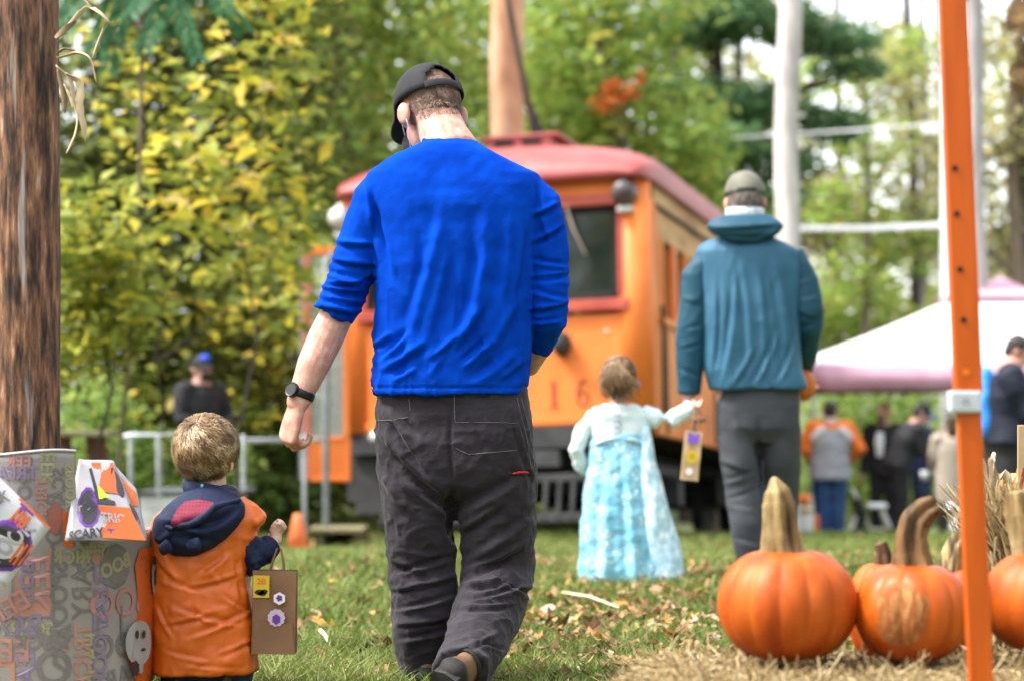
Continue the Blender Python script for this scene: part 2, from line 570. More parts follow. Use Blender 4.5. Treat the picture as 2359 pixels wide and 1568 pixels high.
def leaf_cloud(blobs, n, size, tint, seed, flat=.35, hang=0.0, asp=.62, clump=.55):
    """n rhomb leaves spread through ellipsoid blobs (centre, radius vector), bunched in clumps"""
    r = np.random.default_rng(seed)
    vol = np.array([b[1][0] * b[1][1] * b[1][2] for b in blobs]) ** .8
    pick = r.choice(len(blobs), n, p=vol / vol.sum())
    C = np.array([tuple(b[0]) for b in blobs])[pick]; R = np.array([tuple(b[1]) for b in blobs])[pick]
    # clumps: a shared centre for a bunch of leaves
    ncl = max(8, n // 14)
    d = r.standard_normal((ncl, 3)); d /= np.linalg.norm(d, axis=1)[:, None]
    cc = d * (r.random((ncl, 1)) ** .42)
    k = r.integers(0, ncl, n)
    d2 = r.standard_normal((n, 3)); d2 /= np.linalg.norm(d2, axis=1)[:, None]
    loose = d2 * (r.random((n, 1)) ** .4)
    use = r.random(n) < clump
    Q = np.where(use[:, None], cc[k] + .13 * r.standard_normal((n, 3)), loose)
    Pn = C + Q * R
    # leaf frame
    nrm = r.standard_normal((n, 3)) * flat + np.array([0, -.25, .75]); nrm /= np.linalg.norm(nrm, axis=1)[:, None]
    a = r.standard_normal((n, 3)); a[:, 2] -= hang
    a -= nrm * (a * nrm).sum(1)[:, None]; a /= np.linalg.norm(a, axis=1)[:, None]
    b = np.cross(nrm, a)
    s = size * (.5 + 1.1 * r.random((n, 1)) ** 1.5)
    fold = nrm * s * .18
    V = np.stack([Pn - a * s * .6, Pn + b * s * asp * .5 + fold, Pn + a * s * .6, Pn - b * s * asp * .5 + fold], 1).reshape(-1, 3)
    bi = np.arange(n)[:, None] * 4
    Fq = np.concatenate([bi + np.array([[0, 1, 2]]), bi + np.array([[0, 2, 3]])], 0)
    lo, hi = tint
    cl_t = r.random(ncl)
    t = np.where(use, .65 * cl_t[k] + .35 * r.random(n), r.random(n))
    t = lo + (hi - lo) * t
    return V, Fq, np.concatenate([t, t])

def crown(name, blobs, n, size, tint, m, seed, parent, **kw):
    V, Fq, t = leaf_cloud(blobs, n, size, tint, seed, **kw)
    me = fast_mesh(name, V - np.array(wl(parent)) if parent is not None else V, Fq)
    tinted(me, t)
    return link(name, me, m, parent)

def limbs(base, top, r0, blobs, seed, r1=None, nb=None):
    """tapered wandering trunk with limbs that reach into the blobs"""
    r = random.Random(seed)
    base, top = Vector(base), Vector(top)
    pts, rad = [], []
    for i in range(7):
        t = i / 6
        p = base.lerp(top, t) + (Vector((r.gauss(0, 1), r.gauss(0, 1), 0)) * max(r0 * .5, .06) if 0 < i < 6 else Vector((0, 0, 0)))
        pts.append(p); rad.append(r0 * (1.25 if i == 0 else 1) * (1 - t) + (r1 if r1 else r0 * .35) * t)
    pieces = [tube(pts, rad, n=10)]
    for (c, R) in (blobs if nb is None else blobs[:nb]):
        c = Vector(c)
        k = min(range(1, 6), key=lambda i: abs(pts[i].z - (c.z - .6 * abs(c.x - pts[i].x))) + r.random() * .3)
        s = pts[k]
        q = s.lerp(c, .55) + Vector((r.gauss(0, .1), r.gauss(0, .1), .12))
        pieces.append(tube([s, q, c], [rad[k] * .5, rad[k] * .32, rad[k] * .12], n=6))
        for j in range(3):
            e = c + Vector((r.gauss(0, .6) * R[0], r.gauss(0, .6) * R[1], r.gauss(0, .6) * R[2]))
            pieces.append(tube([q, q.lerp(e, .6) + Vector((0, 0, .05)), e], [rad[k] * .2, rad[k] * .12, rad[k] * .04], n=5))
    return join(*pieces)

def pb(px, py, Y, rx, rz, ry=None):
    """blob placed by where it shows: centre and half sizes in metres"""
    return (tuple(P(px, py, Y)), (rx, ry or rx, rz))

def tree(name, label, cat, base, top, r0, blobs, n, size, tint, leafm, barkm, seed, group=None, r1=None, nb=None, **kw):
    t = thing(name, label, cat, base, group)
    put('trunk', limbs(base, top, r0, blobs, seed, r1, nb), barkm, t, True)
    if n: crown('crown', blobs, n, size, tint, leafm, seed + 50, t, **kw)
    return t

yellow_m = leaf_mat('leaf_yellow', [(0, (.07, .10, .018)), (.35, (.20, .25, .04)), (.6, (.42, .43, .06)), (.82, (.68, .56, .06)), (.94, (.78, .54, .07)), (1, (.76, .58, .32))], .45)
olive_m = leaf_mat('leaf_olive', [(0, (.045, .06, .014)), (.4, (.16, .19, .04)), (.7, (.30, .34, .08)), (.9, (.46, .43, .10)), (1, (.54, .38, .16))], .55)
green_m = leaf_mat('leaf_green', [(0, (.045, .085, .02)), (.35, (.15, .255, .05)), (.65, (.29, .42, .09)), (.9, (.48, .52, .11)), (1, (.58, .50, .11))], .55)
teal_m = leaf_mat('leaf_teal', [(0, (.01, .05, .02)), (.5, (.03, .13, .045)), (1, (.09, .24, .09))], .4)
pine_m = leaf_mat('leaf_pine', [(0, (.02, .05, .025)), (.5, (.08, .18, .075)), (.8, (.18, .31, .13)), (1, (.28, .38, .15))], .4)
sparse_m = leaf_mat('leaf_sparse', [(0, (.16, .17, .06)), (.5, (.34, .34, .12)), (.8, (.5, .45, .18)), (1, (.55, .4, .18))], .5)
red_m = leaf_mat('leaf_red', [(0, (.5, .1, .02)), (1, (.7, .22, .06))], .45)

def gbase(px, Y):
    x = (px - CX) / F * Y
    return G(x, Y)

# yellow-leaved thicket at the left, in three layers
Y = 13.6
tree('yellow_tree', 'bright yellow leaved slender tree just right of the brown pole', 'tree', gbase(560, 14.2), P(600, -260, 14.2), .014,
     [pb(620, 130, 14.0, .42, .5), pb(520, 330, 14.0, .5, .45), pb(680, 420, 14.3, .3, .55), pb(420, 450, 13.8, .5, .35), pb(560, 560, 14.2, .5, .4), pb(640, -60, 14, .5, .4)],
     850, .115, (.2, 1), yellow_m, bark_dark, 11, clump=.3)
tree('yellow_shrub', 'low yellow green shrub behind the paper wrapped stand', 'shrub', gbase(230, 13), P(240, 500, 13), .014,
     [pb(220, 560, 13.0, .36, .42), pb(160, 760, 13.0, .3, .4), pb(270, 690, 13.2, .32, .4)],
     1400, .09, (.15, .8), yellow_m, bark_dark, 12)
tree('yellow_sapling', 'thin sapling with scattered round yellow leaves left of the streetcar', 'tree', gbase(390, 19.3), P(350, -200, 15), .014,
     [pb(330, 230, 14.6, .5, .5), pb(450, 700, 19.5, .75, .5), pb(620, 780, 19.6, .6, .5), pb(300, 920, 19.3, .5, .35), pb(660, 640, 15.5, .4, .5), pb(250, 60, 14.8, .5, .3), pb(540, 960, 19.4, .5, .3)],
     1250, .108, (.0, .97), yellow_m, bark_dark, 13, clump=.35)
# green compound fronds high at the left
def frond_tree():
    base = gbase(250, 13.4)
    t = thing('frond_tree', 'tree with long drooping blue green fronds at the top beside the pole', 'tree', base)
    hubs = [P(210, -90, 13.2), P(330, -120, 13.0), P(440, -60, 13.3)]
    put('trunk', join(tube([base, base.lerp(hubs[1], .5) + Vector((.06, .1, 0)), hubs[1]], [.013, .012, .012], n=8), tube([hubs[1] - Vector((0, 0, .5)), hubs[0]], [.03, .02], n=6), tube([hubs[1] - Vector((0, 0, .4)), hubs[2]], [.03, .02], n=6)), bark, t, True)
    r = np.random.default_rng(4)
    Vs, ts = [], []
    ends = [(150, 60), (215, 120), (300, 30), (390, 70), (455, 125), (520, 20), (600, -20), (250, 150), (330, 110), (180, 20), (560, 60), (420, -10)]
    for i, (ex, ey) in enumerate(ends):
        h = hubs[min(2, i % 3)]
        e = P(ex, ey, 13 + .3 * r.standard_normal())
        ctrl = (h + e) / 2 + Vector((0, 0, .18))
        for j in range(26):
            u = .15 + .85 * j / 25
            p = h * (1 - u) ** 2 + ctrl * 2 * u * (1 - u) + e * u * u
            for sgn in (-1, 1):
                a = Vector((sgn * .75, -.3 * r.random(), -.55 + .2 * r.standard_normal())).normalized()
                a = (a + (e - h).normalized() * .5).normalized()
                L = .13 * (1 - .4 * abs(u - .5))
                b = a.cross(Vector((0, -1, .4))).normalized()
                q = p + a * L
                Vs += [p, (p + q) / 2 + b * .018, q, (p + q) / 2 - b * .018]
                ts.append(.25 + .6 * r.random())
    n = len(ts); bi = np.arange(n)[:, None] * 4
    V = np.array([tuple(v) for v in Vs]) - np.array(base)
    me = fast_mesh('crown', V, np.concatenate([bi + [[0, 1, 2]], bi + [[0, 2, 3]]], 0)); tinted(me, np.array(ts + ts))
    link('crown', me, teal_m, t)
frond_tree()
# denser trees behind
tree('olive_tree', 'dense olive and gold tree above and behind the yellow saplings', 'tree', gbase(330, 20), P(330, -300, 20), .12,
     [pb(200, 250, 20, .9, 1.0), pb(420, 120, 20.5, 1.0, 1.0), pb(620, 330, 20.3, .9, 1.0), pb(300, 600, 20, .9, .8), pb(500, 700, 20.5, 1.0, .8), pb(650, 60, 20.5, .8, .9), pb(200, -150, 20, 1, .8), pb(600, -200, 20, 1, .8), pb(380, 850, 20, 1, .6), pb(180, 780, 20, .8, .6), pb(230, 420, 20.8, .9, .8), pb(330, 480, 21, 1, .8), pb(160, 560, 20.8, .8, .7), pb(450, 400, 21, 1, .8)],
     19000, .11, (0, .62), olive_m, bark_dark, 21)
tree('gold_tree', 'tall mixed green and gold tree behind the man in the blue shirt', 'tree', gbase(760, 24), P(800, -400, 24), .13,
     [pb(720, 250, 24, 1.0, 1.1), pb(900, 120, 24.5, 1.0, 1.0), pb(1040, 300, 28.5, .9, 1.0), pb(760, 520, 24, .8, .9), pb(860, 420, 24.6, .9, .8), pb(780, -60, 24, 1.1, .8), pb(1040, 40, 28.5, 1, 1), pb(900, -200, 24, 1.0, .8)],
     12000, .12, (.2, 1), green_m, bark, 22)
tree('dark_green_bush', 'low dark green bush beside the open streetcar door', 'bush', gbase(640, 20), P(640, 900, 20), .05,
     [pb(590, 1010, 20, .55, .5), pb(700, 1060, 20.4, .6, .5), pb(640, 1160, 20, .6, .35), pb(800, 1090, 21, .5, .5), pb(560, 1150, 19.6, .4, .3)],
     3600, .085, (0, .7), green_m, bark_dark, 23)
tree('olive_bush', 'broad olive green bush between the streetcar door and the thicket', 'bush', gbase(640, 22), P(640, 600, 22), .06,
     [pb(600, 640, 22, .7, .8), pb(560, 850, 22, .8, .7), pb(720, 760, 22.4, .6, .9), pb(430, 900, 21.5, .7, .5), pb(650, 960, 22, .7, .5), pb(280, 950, 21, .8, .4)],
     6500, .095, (.15, .9), olive_m, bark_dark, 24)
tree('green_bush', 'leafy green bush with yellow sprays behind the wooden bench', 'bush', gbase(200, 18.5), P(200, 900, 18.5), .04,
     [pb(190, 960, 18.5, .55, .35), pb(330, 1060, 18.8, .6, .35), pb(210, 1080, 18.2, .5, .4), pb(480, 1080, 19, .5, .35), pb(430, 1160, 19, .5, .25)],
     2900, .08, (.1, .95), green_m, bark_dark, 25)
tree('lime_tree', 'light green tree right of the orange brown trunk', 'tree', gbase(1400, 30), P(1400, -400, 30), .14,
     [pb(1330, 120, 30, 1.2, 1.1), pb(1480, 260, 30, 1.1, 1.1), pb(1330, 320, 31, 1.0, .9), pb(1560, 420, 30.5, .9, .8), pb(1450, -60, 30, 1.3, 1), pb(1650, 520, 31, .9, .6), pb(1260, 220, 31, .7, 1.0), pb(1250, -20, 31, .8, 1), pb(1600, 330, 31, .7, .7)],
     9000, .15, (.4, 1), green_m, bark, 26)
tree('red_leaved_sapling', 'small sapling with a few orange red leaves above the streetcar roof', 'tree', gbase(1440, 29.5), P(1440, 200, 29), .016,
     [pb(1415, 200, 29, .17, .12), pb(1468, 188, 29, .13, .15), pb(1445, 215, 29, .2, .12), pb(1400, 240, 29, .25, .2)], 150, .12, (0, 1), red_m, bark, 27, clump=.2)
# pine in level tiers
tree('pine_tree', 'dark green layered pine left of the tall grey trunk', 'tree', gbase(1660, 34), P(1640, -600, 34), .22,
     [pb(1600, 60, 34, 1.1, .35), pb(1750, 40, 33.5, 1.0, .35), pb(1580, 220, 34, .8, .3), pb(1730, 250, 34, 1.0, .35), pb(1640, 330, 33.5, 1.0, .3), pb(1790, 380, 34, .7, .3), pb(1600, 420, 34, .7, .3), pb(1900, 90, 34, .9, .3), pb(1920, 290, 34, .6, .3), pb(1740, 460, 34, .8, .25), pb(1680, -90, 34, 1.4, .4), pb(1960, 160, 34, .6, .2)],
     14500, .17, (.35, 1), pine_m, bark_dark, 28, asp=.3, clump=.75)
# big orange-brown trunk behind the streetcar, and the two tall grey ones
def bole(name, label, px0, px1, Y, w0, w1, m, seed, up=-900):
    b = gbase(px0, Y); top = P(px1, up, Y)
    pts = [b.lerp(top, i / 16) + Vector((.02 * math.sin(i * 1.3 + seed), 0, 0)) for i in range(17)]
    t = thing(name, label, 'tree', b)
    V, Fs = tube(pts, [w0 + (w1 - w0) * i / 16 + (.12 * w0 if i == 0 else 0) for i in range(17)], n=20)
    V = np.array([tuple(v) for v in V])
    me_V = V + np.stack([vnoise(V * [1, 1, .3], 9, seed), vnoise(V * [1, 1, .3], 9, seed + 1), 0 * V[:, 0]], -1) * w0 * .06
    put('trunk', (me_V, Fs), m, t, True)
    r = random.Random(seed); pc = []
    for k in range(5):
        z = r.uniform(.55, .95); p = b.lerp(top, z); e = p + Vector((r.choice((-1, 1)) * r.uniform(.5, 1.4), r.uniform(-.5, .5), r.uniform(.2, .8)))
        pc.append(tube([p, p.lerp(e, .5) + Vector((0, 0, .1)), e], [w0 * .25, w0 * .15, w0 * .05], n=6))
    put('limb', join(*pc), m, t, True)
bole('pine_tree', 'stout orange brown tree trunk rising behind the streetcar roof', 1168, 1172, 26.6, .205, .20, bark_pine, 1)
bole('pale_tree', 'pale grey straight tree trunk behind the man in the teal jacket', 1808, 1824, 20, .115, .105, bark_grey, 2)
bole('slim_tree', 'smooth grey tree trunk just right of the orange strap post', 2262, 2226, 27, .125, .10, bark_smooth, 3)

# thin autumn trees at the right, sky showing through
for i, (px, Y, sp) in enumerate(((1930, 42, 0), (2090, 47, 1), (2330, 38, 2), (2180, 52, 3), (2440, 45, 4), (1800, 50, 5))):
    r = random.Random(60 + i)
    bl = [pb(px + r.uniform(-190, 190), r.uniform(60, 840), Y + r.uniform(-1, 1), r.uniform(.6, 1.2), r.uniform(.5, 1.0)) for _ in range(12)]
    lab = ['thin yellowing tree just right of the pale grey trunk', 'tall sparse olive tree above the white tent edge', 'forked bare limbed tree at the right edge of the picture', 'sparse pale green tree behind the tent peak', 'thin tree with brown leaves beyond the right picture edge', 'loose yellow green tree behind the grey trunk and streetcar end'][i]
    tree('autumn_tree', lab, 'tree', gbase(px, Y), P(px + r.uniform(-60, 60), -500, Y), .12 + .03 * (i % 3), bl, 2900 if i != 2 else 1700, .18, (.15, 1), sparse_m, bark_smooth if i % 2 else bark, 70 + i,
         group='sparse autumn trees at the right')
# green hedge bank beyond the tent
tree('hedge_bush', 'mid green hedge bush behind the people under the tent', 'bush', gbase(2060, 33), P(2060, 850, 33), .06,
     [pb(1950, 960, 33, 1.0, .7), pb(2080, 1000, 33, 1.1, .8), pb(2220, 1010, 33.5, 1.0, .8), pb(1880, 1080, 33, .9, .7), pb(2000, 1130, 33, 1.2, .6), pb(2350, 1040, 33, 1.1, .8), pb(2150, 1140, 33, 1.2, .5)],
     8000, .12, (.3, .95), green_m, bark, 81)
tree('pale_green_tree', 'soft pale green tree between the grey trunk and the orange strap post', 'tree', gbase(1990, 38), P(1990, -300, 38), .09,
     [pb(1900, 180, 38, 1.1, .5), pb(2010, 330, 38, .9, .7), pb(1930, 470, 38, .9, .6), pb(2080, 560, 38.5, 1.0, .7), pb(1960, 640, 38, 1.0, .6), pb(2110, 120, 38, .7, .5)], 1900, .17, (.45, 1), green_m, bark, 83, clump=.7)
tree('shade_bush', 'soft green bush low between the sparse trees above the tent roof', 'bush', gbase(2010, 40), P(2010, 650, 40), .06,
     [pb(1990, 700, 40, .9, .7), pb(2080, 760, 40, .7, .5), pb(1900, 760, 40, .8, .7), pb(2250, 760, 41, .8, .6)], 1500, .15, (.35, 1), green_m, bark, 82)

# the far wood that closes the view
def far_wood():
    r = random.Random(9)
    bl = []
    for k in range(60):
        bl.append(pb(r.uniform(-500, 1560), r.uniform(-400, 950), r.uniform(38, 46), r.uniform(1.5, 2.4), r.uniform(1.2, 2.0)))
    for k in range(10):
        bl.append(pb(r.uniform(1500, 2700), r.uniform(720, 1000), r.uniform(52, 60), r.uniform(2.2, 3.2), r.uniform(1.0, 1.6)))
    for k in range(11):
        bl.append(pb(r.uniform(1560, 2700), r.uniform(-300, 700), r.uniform(56, 62), r.uniform(1, 1.8), r.uniform(1, 1.7)))
    V, Fq, t = leaf_cloud(bl, 46000, .27, (.15, 1), 99, clump=.35)
    me = fast_mesh('far_wood', V, Fq); tinted(me, t)
    tag(link('far_wood', me, olive_m), 'far mixed autumn wood closing the view behind everything', None, None, 'stuff')
    pcs = []
    for k in range(20):
        x = r.uniform(-600, 2600); Yk = r.uniform(36, 50)
        b = gbase(x, Yk); tp = P(x + r.uniform(-60, 60), -500, Yk)
        pcs.append(tube([b, b.lerp(tp, .5) + Vector((r.gauss(0, .1), 0, 0)), tp], [.13, .10, .07], n=6))
    o = put('far_trunks', join(*pcs), bark_dark, None, True)
    tag(o, 'dark trunks standing among the far wood', None, None, 'stuff')
far_wood()

# ================================================================== PEOPLE
skin = mat('skin', (.46, .225, .165), (.62, .365, .285), rough=.52, scale=34, detail=6, bump=.25, bscale=260, sss=.10, spec=.35, stops=[(.3, (.47, .20, .15)), (.5, (.56, .30, .225)), (.66, (.62, .38, .30))])
skin_child = mat('skin_child', (.64, .38, .29), (.74, .48, .39), rough=.5, scale=14, sss=.12, spec=.3)
shirt_blue = mat('shirt_blue', (.0004, .038, .36), (.0006, .052, .45), rough=.9, scale=14, detail=7, bump=.2, bscale=240, spec=.05)
trouser_char = mat('trouser_charcoal', (.018, .0145, .018), (.031, .026, .033), rough=.85, scale=7, detail=6, bump=.18, bscale=150, sheen=.1, spec=.2)
cap_black = mat('cap_black', (.020, .020, .022), (.035, .035, .038), rough=.85, scale=10, bump=.2, bscale=180, spec=.2)
black_plastic = mat('black_plastic', (.008, .008, .009), (.014, .014, .015), rough=.38, scale=20, spec=.4)
stubble_hair = mat('stubble_hair', (.14, .085, .055), (.24, .16, .115), rough=.85, scale=60, bump=.4, bscale=300)
leather_tan = mat('leather_tan', (.12, .060, .026), (.19, .105, .05), rough=.6, scale=15, bump=.15, bscale=90)
rubber_black = mat('rubber_black', (.015, .014, .013), (.03, .028, .026), rough=.8, scale=20, bump=.2, bscale=60)
thread_light = mat('thread_light', (.13, .12, .12), (.20, .19, .19), rough=.9)
red_cloth = mat('red_cloth', (.55, .02, .03), (.65, .03, .04), rough=.8)
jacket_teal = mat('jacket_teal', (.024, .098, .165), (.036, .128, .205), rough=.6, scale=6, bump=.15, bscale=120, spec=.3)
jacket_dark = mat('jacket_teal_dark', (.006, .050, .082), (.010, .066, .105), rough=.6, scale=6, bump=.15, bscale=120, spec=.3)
grey_trouser = mat('trouser_grey', (.042, .045, .053), (.062, .066, .075), rough=.8, scale=6, bump=.15, bscale=120)
olive_cap = mat('cap_olive', (.13, .125, .095), (.18, .17, .13), rough=.85, scale=14, bump=.2, bscale=150)
navy = mat('navy_cloth', (.005, .009, .032), (.010, .017, .05), rough=.75, scale=8, bump=.2, bscale=110, spec=.25)
orange_vest_m = mat('orange_vest', (.56, .096, .004), (.66, .13, .007), rough=.46, scale=5, bump=.25, bscale=14, spec=.5)
denim = mat('denim', (.02, .06, .16), (.04, .10, .24), rough=.85, scale=18, bump=.2, bscale=120)
denim_dark = mat('denim_dark', (.012, .02, .05), (.025, .045, .10), rough=.85, scale=18, bump=.2, bscale=120)
white_cloth = mat('white_cloth', (.70, .72, .72), (.80, .82, .82), rough=.8, scale=8, bump=.1, bscale=90)
mint_cloth = mat('mint_cloth', (.60, .74, .74), (.76, .84, .84), rough=.6, scale=10, bump=.2, bscale=60, sheen=.2)
black_cloth = mat('black_cloth', (.010, .011, .013), (.020, .021, .024), rough=.8, scale=8, bump=.15, bscale=90)
grey_knit = mat('grey_knit', (.30, .32, .36), (.44, .46, .50), rough=.9, scale=40, detail=6)
orange_cloth = mat('orange_cloth', (.75, .17, .02), (.85, .22, .03), rough=.8, scale=6)
blue_cap_m = mat('cap_blue', (.01, .06, .55), (.015, .09, .70), rough=.7, scale=9)
beige_knit = mat('beige_knit', (.36, .30, .24), (.50, .43, .35), rough=.95, scale=60, bump=.4, bscale=80)
brown_hair = mat('brown_hair', (.035, .02, .012), (.07, .04, .024), rough=.6, scale=30, st=(1, 1, .15), bump=.4, bscale=60)
dark_hair = mat('dark_hair', (.012, .009, .008), (.03, .02, .016), rough=.6, scale=30, st=(1, 1, .15))
sandy_hair = mat('sandy_hair', (.22, .12, .045), (.34, .2, .08), rough=.7, scale=30)
blond = leaf_mat('blond_hair', [(0, (.09, .048, .02)), (.35, (.20, .115, .052)), (.7, (.38, .25, .125)), (1, (.60, .46, .29))], .12, .38)
girl_hair_m = leaf_mat('light_brown_hair', [(0, (.07, .04, .02)), (.4, (.16, .09, .045)), (.75, (.28, .17, .09)), (1, (.46, .31, .18))], .12, .42)
mask_blue = mat('mask_blue', (.35, .55, .65), (.45, .65, .72), rough=.8)
bright_blue = mat('bright_blue', (.02, .22, .70), (.03, .30, .80), rough=.6, scale=9)
eye_m = mat('eye_dark', (.015, .012, .01), (.02, .015, .012), rough=.15)

def vn(v): return Vector(v).normalized()

def head_pieces(C, f, u, h=.225, ears=True):
    """skull, jaw, nose, brow, lips and ears of a head of height h, facing f, crown towards u"""
    f, u = vn(f), vn(u); u = (u - f * u.dot(f)).normalized(); r = f.cross(u)
    k = h / .225
    A = lambda a, b, c: (r * a * k, f * b * k, u * c * k)
    at = lambda a, b, c: Vector(C) + r * a * k + f * b * k + u * c * k
    pcs = [ell(at(0, -.008, .025), A(.074, .093, .088)), ell(at(0, .035, -.045), A(.056, .058, .070)),
           ell(at(0, .058, -.085), A(.033, .03, .028)), ell(at(0, .098, -.022), A(.013, .018, .022)),
           ell(at(0, .082, .02), A(.052, .018, .016)), ell(at(0, .088, -.06), A(.024, .012, .010)),
           ell(at(0, -.03, -.03), A(.062, .062, .06))]
    if ears:
        for s in (-1, 1):
            pcs.append(ell(at(s * .084, -.012, -.018), (r * (.013 * k) - f * (.010 * k), f * .018 * k - u * .004 * k, u * .030 * k)))
            pcs.append(ell(at(s * .076, .002, -.04), (r * .008 * k, f * .011 * k, u * .013 * k)))
    return pcs, at, A, (r, f, u)

def hand_pieces(w, d, side, L=.185, curl=.5, spread=.012, thumb=1.0):
    """palm, five unequal bent fingers; d runs along the hand, side points to the thumb, the palm faces d x side"""
    d = vn(d); side = vn(Vector(side) - d * Vector(side).dot(d)); nrm = d.cross(side)      # palm side
    k = L / .185
    w = Vector(w)
    pcs = [tube([w - d * .02 * k, w + d * .02 * k, w + d * .055 * k, w + d * .088 * k],
                [(.027 * k, .020 * k), (.034 * k, .019 * k), (.041 * k, .017 * k), (.040 * k, .014 * k)], side=side, n=14)]
    lens = [(.040, .025, .020), (.045, .029, .022), (.042, .027, .021), (.032, .020, .018)]
    for i, ls in enumerate(lens):
        off = (.031 - .0205 * i) * k
        p = w + d * (.086 - .004 * abs(i - 1)) * k + side * off
        pts = [p - d * .02 * k, p]; rad = [.0095 * k, .0095 * k]
        ang = 0
        c = curl * (1 + .12 * i)
        for j, l in enumerate(ls):
            ang += c * (.9, 1.05, .7)[j]
            v = d * math.cos(ang) + nrm * math.sin(ang) + side * (spread * (1.5 - i))
            p = p + v.normalized() * l * k
            pts.append(p); rad.append((.0090, .0082, .0070)[j] * k * (.92 if i == 3 else 1))
        pcs.append(tube(pts, rad, side=side, n=9))
    p = w + d * .022 * k + side * .026 * k + nrm * .006 * k
    v1 = (side * .75 + d * .62 + nrm * .35 * thumb).normalized()
    v2 = (side * .25 + d * .85 + nrm * .55 * thumb).normalized()
    pcs.append(tube([p - v1 * .01 * k, p + v1 * .034 * k, p + v1 * .036 * k + v2 * .026 * k, p + v1 * .036 * k + v2 * .05 * k], [.0145 * k, .012 * k, .0105 * k, .008 * k], side=nrm, n=9))
    return pcs

def shell_cap(C, r, f, u, k, m, parent, name='cap', opening=False, brim=True, low=-.012, back_low=None, size=(.083, .103, .098)):
    """baseball cap: crown shell with seams, brim, button, and (opening) the arched gap with its strap at the back"""
    V, Fs = [], []
    n, mr = 36, 12
    idx = {}
    for i in range(mr + 1):
        ph = (math.pi / 2) * i / mr
        for j in range(n):
            th = 2 * math.pi * j / n
            ct, st_ = math.cos(th), math.sin(th)
            seam = 1 - .012 * (abs(math.cos(3 * th)) > .985)
            x, y = math.sin(ph) * ct * size[0] * seam, math.sin(ph) * st_ * size[1] * seam
            z = math.cos(ph) ** .9 * size[2]
            z = z - .012 * max(0, -st_) * (i / mr)
            idx[(i, j)] = len(V); V.append(C + (r * x + f * y + u * (z + low)) * k)
    for i in range(mr):
        for j in range(n):
            th = 2 * math.pi * (j + .5) / n
            back = (th - 1.5 * math.pi) / .50
            if opening and abs(back) < 1 and (i + .5) / mr > 1 - .44 * math.sqrt(max(0, 1 - back * back)): continue
            j2 = (j + 1) % n
            Fs.append((idx[(i, j)], idx[(i + 1, j)], idx[(i + 1, j2)], idx[(i, j2)]))
    used = sorted({v for f_ in Fs for v in f_}); mp = {v: q for q, v in enumerate(used)}
    V0 = [V[v] for v in used]; Fs = [tuple(mp[v] for v in f_) for f_ in Fs]
    o = put(name, (V0, Fs), m, parent, True)
    so = o.modifiers.new('thick', 'SOLIDIFY'); so.thickness = .0035 * k; so.offset = 1
    put('button', ell(C + u * (size[2] + low + .002) * k, (r * .008 * k, f * .008 * k, u * .004 * k), 10, 6), m, o, True)
    if brim:
        bp, bf = [], []
        for i in range(7):
            q = i / 6
            for j in range(15):
                a = math.radians(28 + 124 * j / 14)
                rr = 1.0 + .72 * q * max(0, math.sin((a - math.radians(28)) / math.radians(124) * math.pi)) ** .6
                x, y = math.cos(a) * size[0] * (1 + .1 * q), math.sin(a) * size[1] * rr
                z = low + .004 - .022 * q - .9 * (x * x) / .0069 * .018 * q
                bp.append(C + (r * x + f * y + u * z) * k)
        for i in range(6):
            for j in range(14):
                bf.append((i * 15 + j, i * 15 + j + 1, (i + 1) * 15 + j + 1, (i + 1) * 15 + j))
        b = put('brim', (bp, bf), m, o, True)
        so = b.modifiers.new('thick', 'SOLIDIFY'); so.thickness = .004 * k
    if opening:
        pts = []
        for j in range(13):
            a = math.radians(270 - 36 + 72 * j / 12)
            pts.append(C + (r * math.cos(a) * size[0] * 1.02 + f * math.sin(a) * size[1] * 1.02 + u * (low - .004)) * k)
        s = put('strap', tube(pts, [(.010 * k, .0022 * k)] * 13, side=u, n=8, round_cap=False), m, o, True)
    return o

def hair_strands(name, C, r, f, u, size, n, whorl, L, w, m, parent, seed, keep=None, lift=.12, fall=.0):
    """short combed strands that spread from a whorl (direction in head frame) over an ellipsoid scalp"""
    rg = np.random.default_rng(seed)
    d = rg.standard_normal((n * 3, 3)); d /= np.linalg.norm(d, axis=1)[:, None]
    d = d[keep(d)] if keep is not None else d
    d = d[:n]; n = len(d)
    wv = np.array(whorl, float); wv /= np.linalg.norm(wv)
    t = d - wv; t -= d * (t * d).sum(1)[:, None]; t /= (np.linalg.norm(t, axis=1)[:, None] + 1e-6)
    sw = np.cross(d, t)
    t = t + sw * .45 + .32 * rg.standard_normal((n, 3)); t[:, 2] -= fall
    t -= d * (t * d).sum(1)[:, None]; t /= (np.linalg.norm(t, axis=1)[:, None] + 1e-6)
    b = np.cross(d, t)
    S = np.array(size)
    Ls = L * (.6 + .7 * rg.random((n, 1)))
    base = d * S
    p1 = (d + t * .0) * S + t * Ls * .5 + d * Ls * lift
    dm = d * S + t * Ls; dm = dm / np.linalg.norm(dm / S, axis=1)[:, None]
    p2 = dm + d * Ls * lift * .9
    W = w * (.6 + .8 * rg.random((n, 1)))
    loc = np.stack([base - b * W, base + b * W, p1 + b * W * .9, p1 - b * W * .9, p2], 1).reshape(-1, 3)
    R = np.array([tuple(r), tuple(f), tuple(u)])
    V = loc @ R + np.array(tuple(C))
    bi = np.arange(n)[:, None] * 5
    Fq = np.concatenate([bi + [[0, 1, 2]], bi + [[0, 2, 3]], bi + [[3, 2, 4]]], 0)
    me = fast_mesh(name, V - np.array(wl(parent)), Fq)
    cl = vnoise(d + .25 * sw, 6, seed) * .5 + .5
    tv = np.clip(.75 * (1.6 * (cl - .5) + .5) + .35 * rg.random(n) - .05, 0, 1)
    tinted(me, np.concatenate([tv] * 3)); set_smooth(me)
    return link(name, me, m, parent)

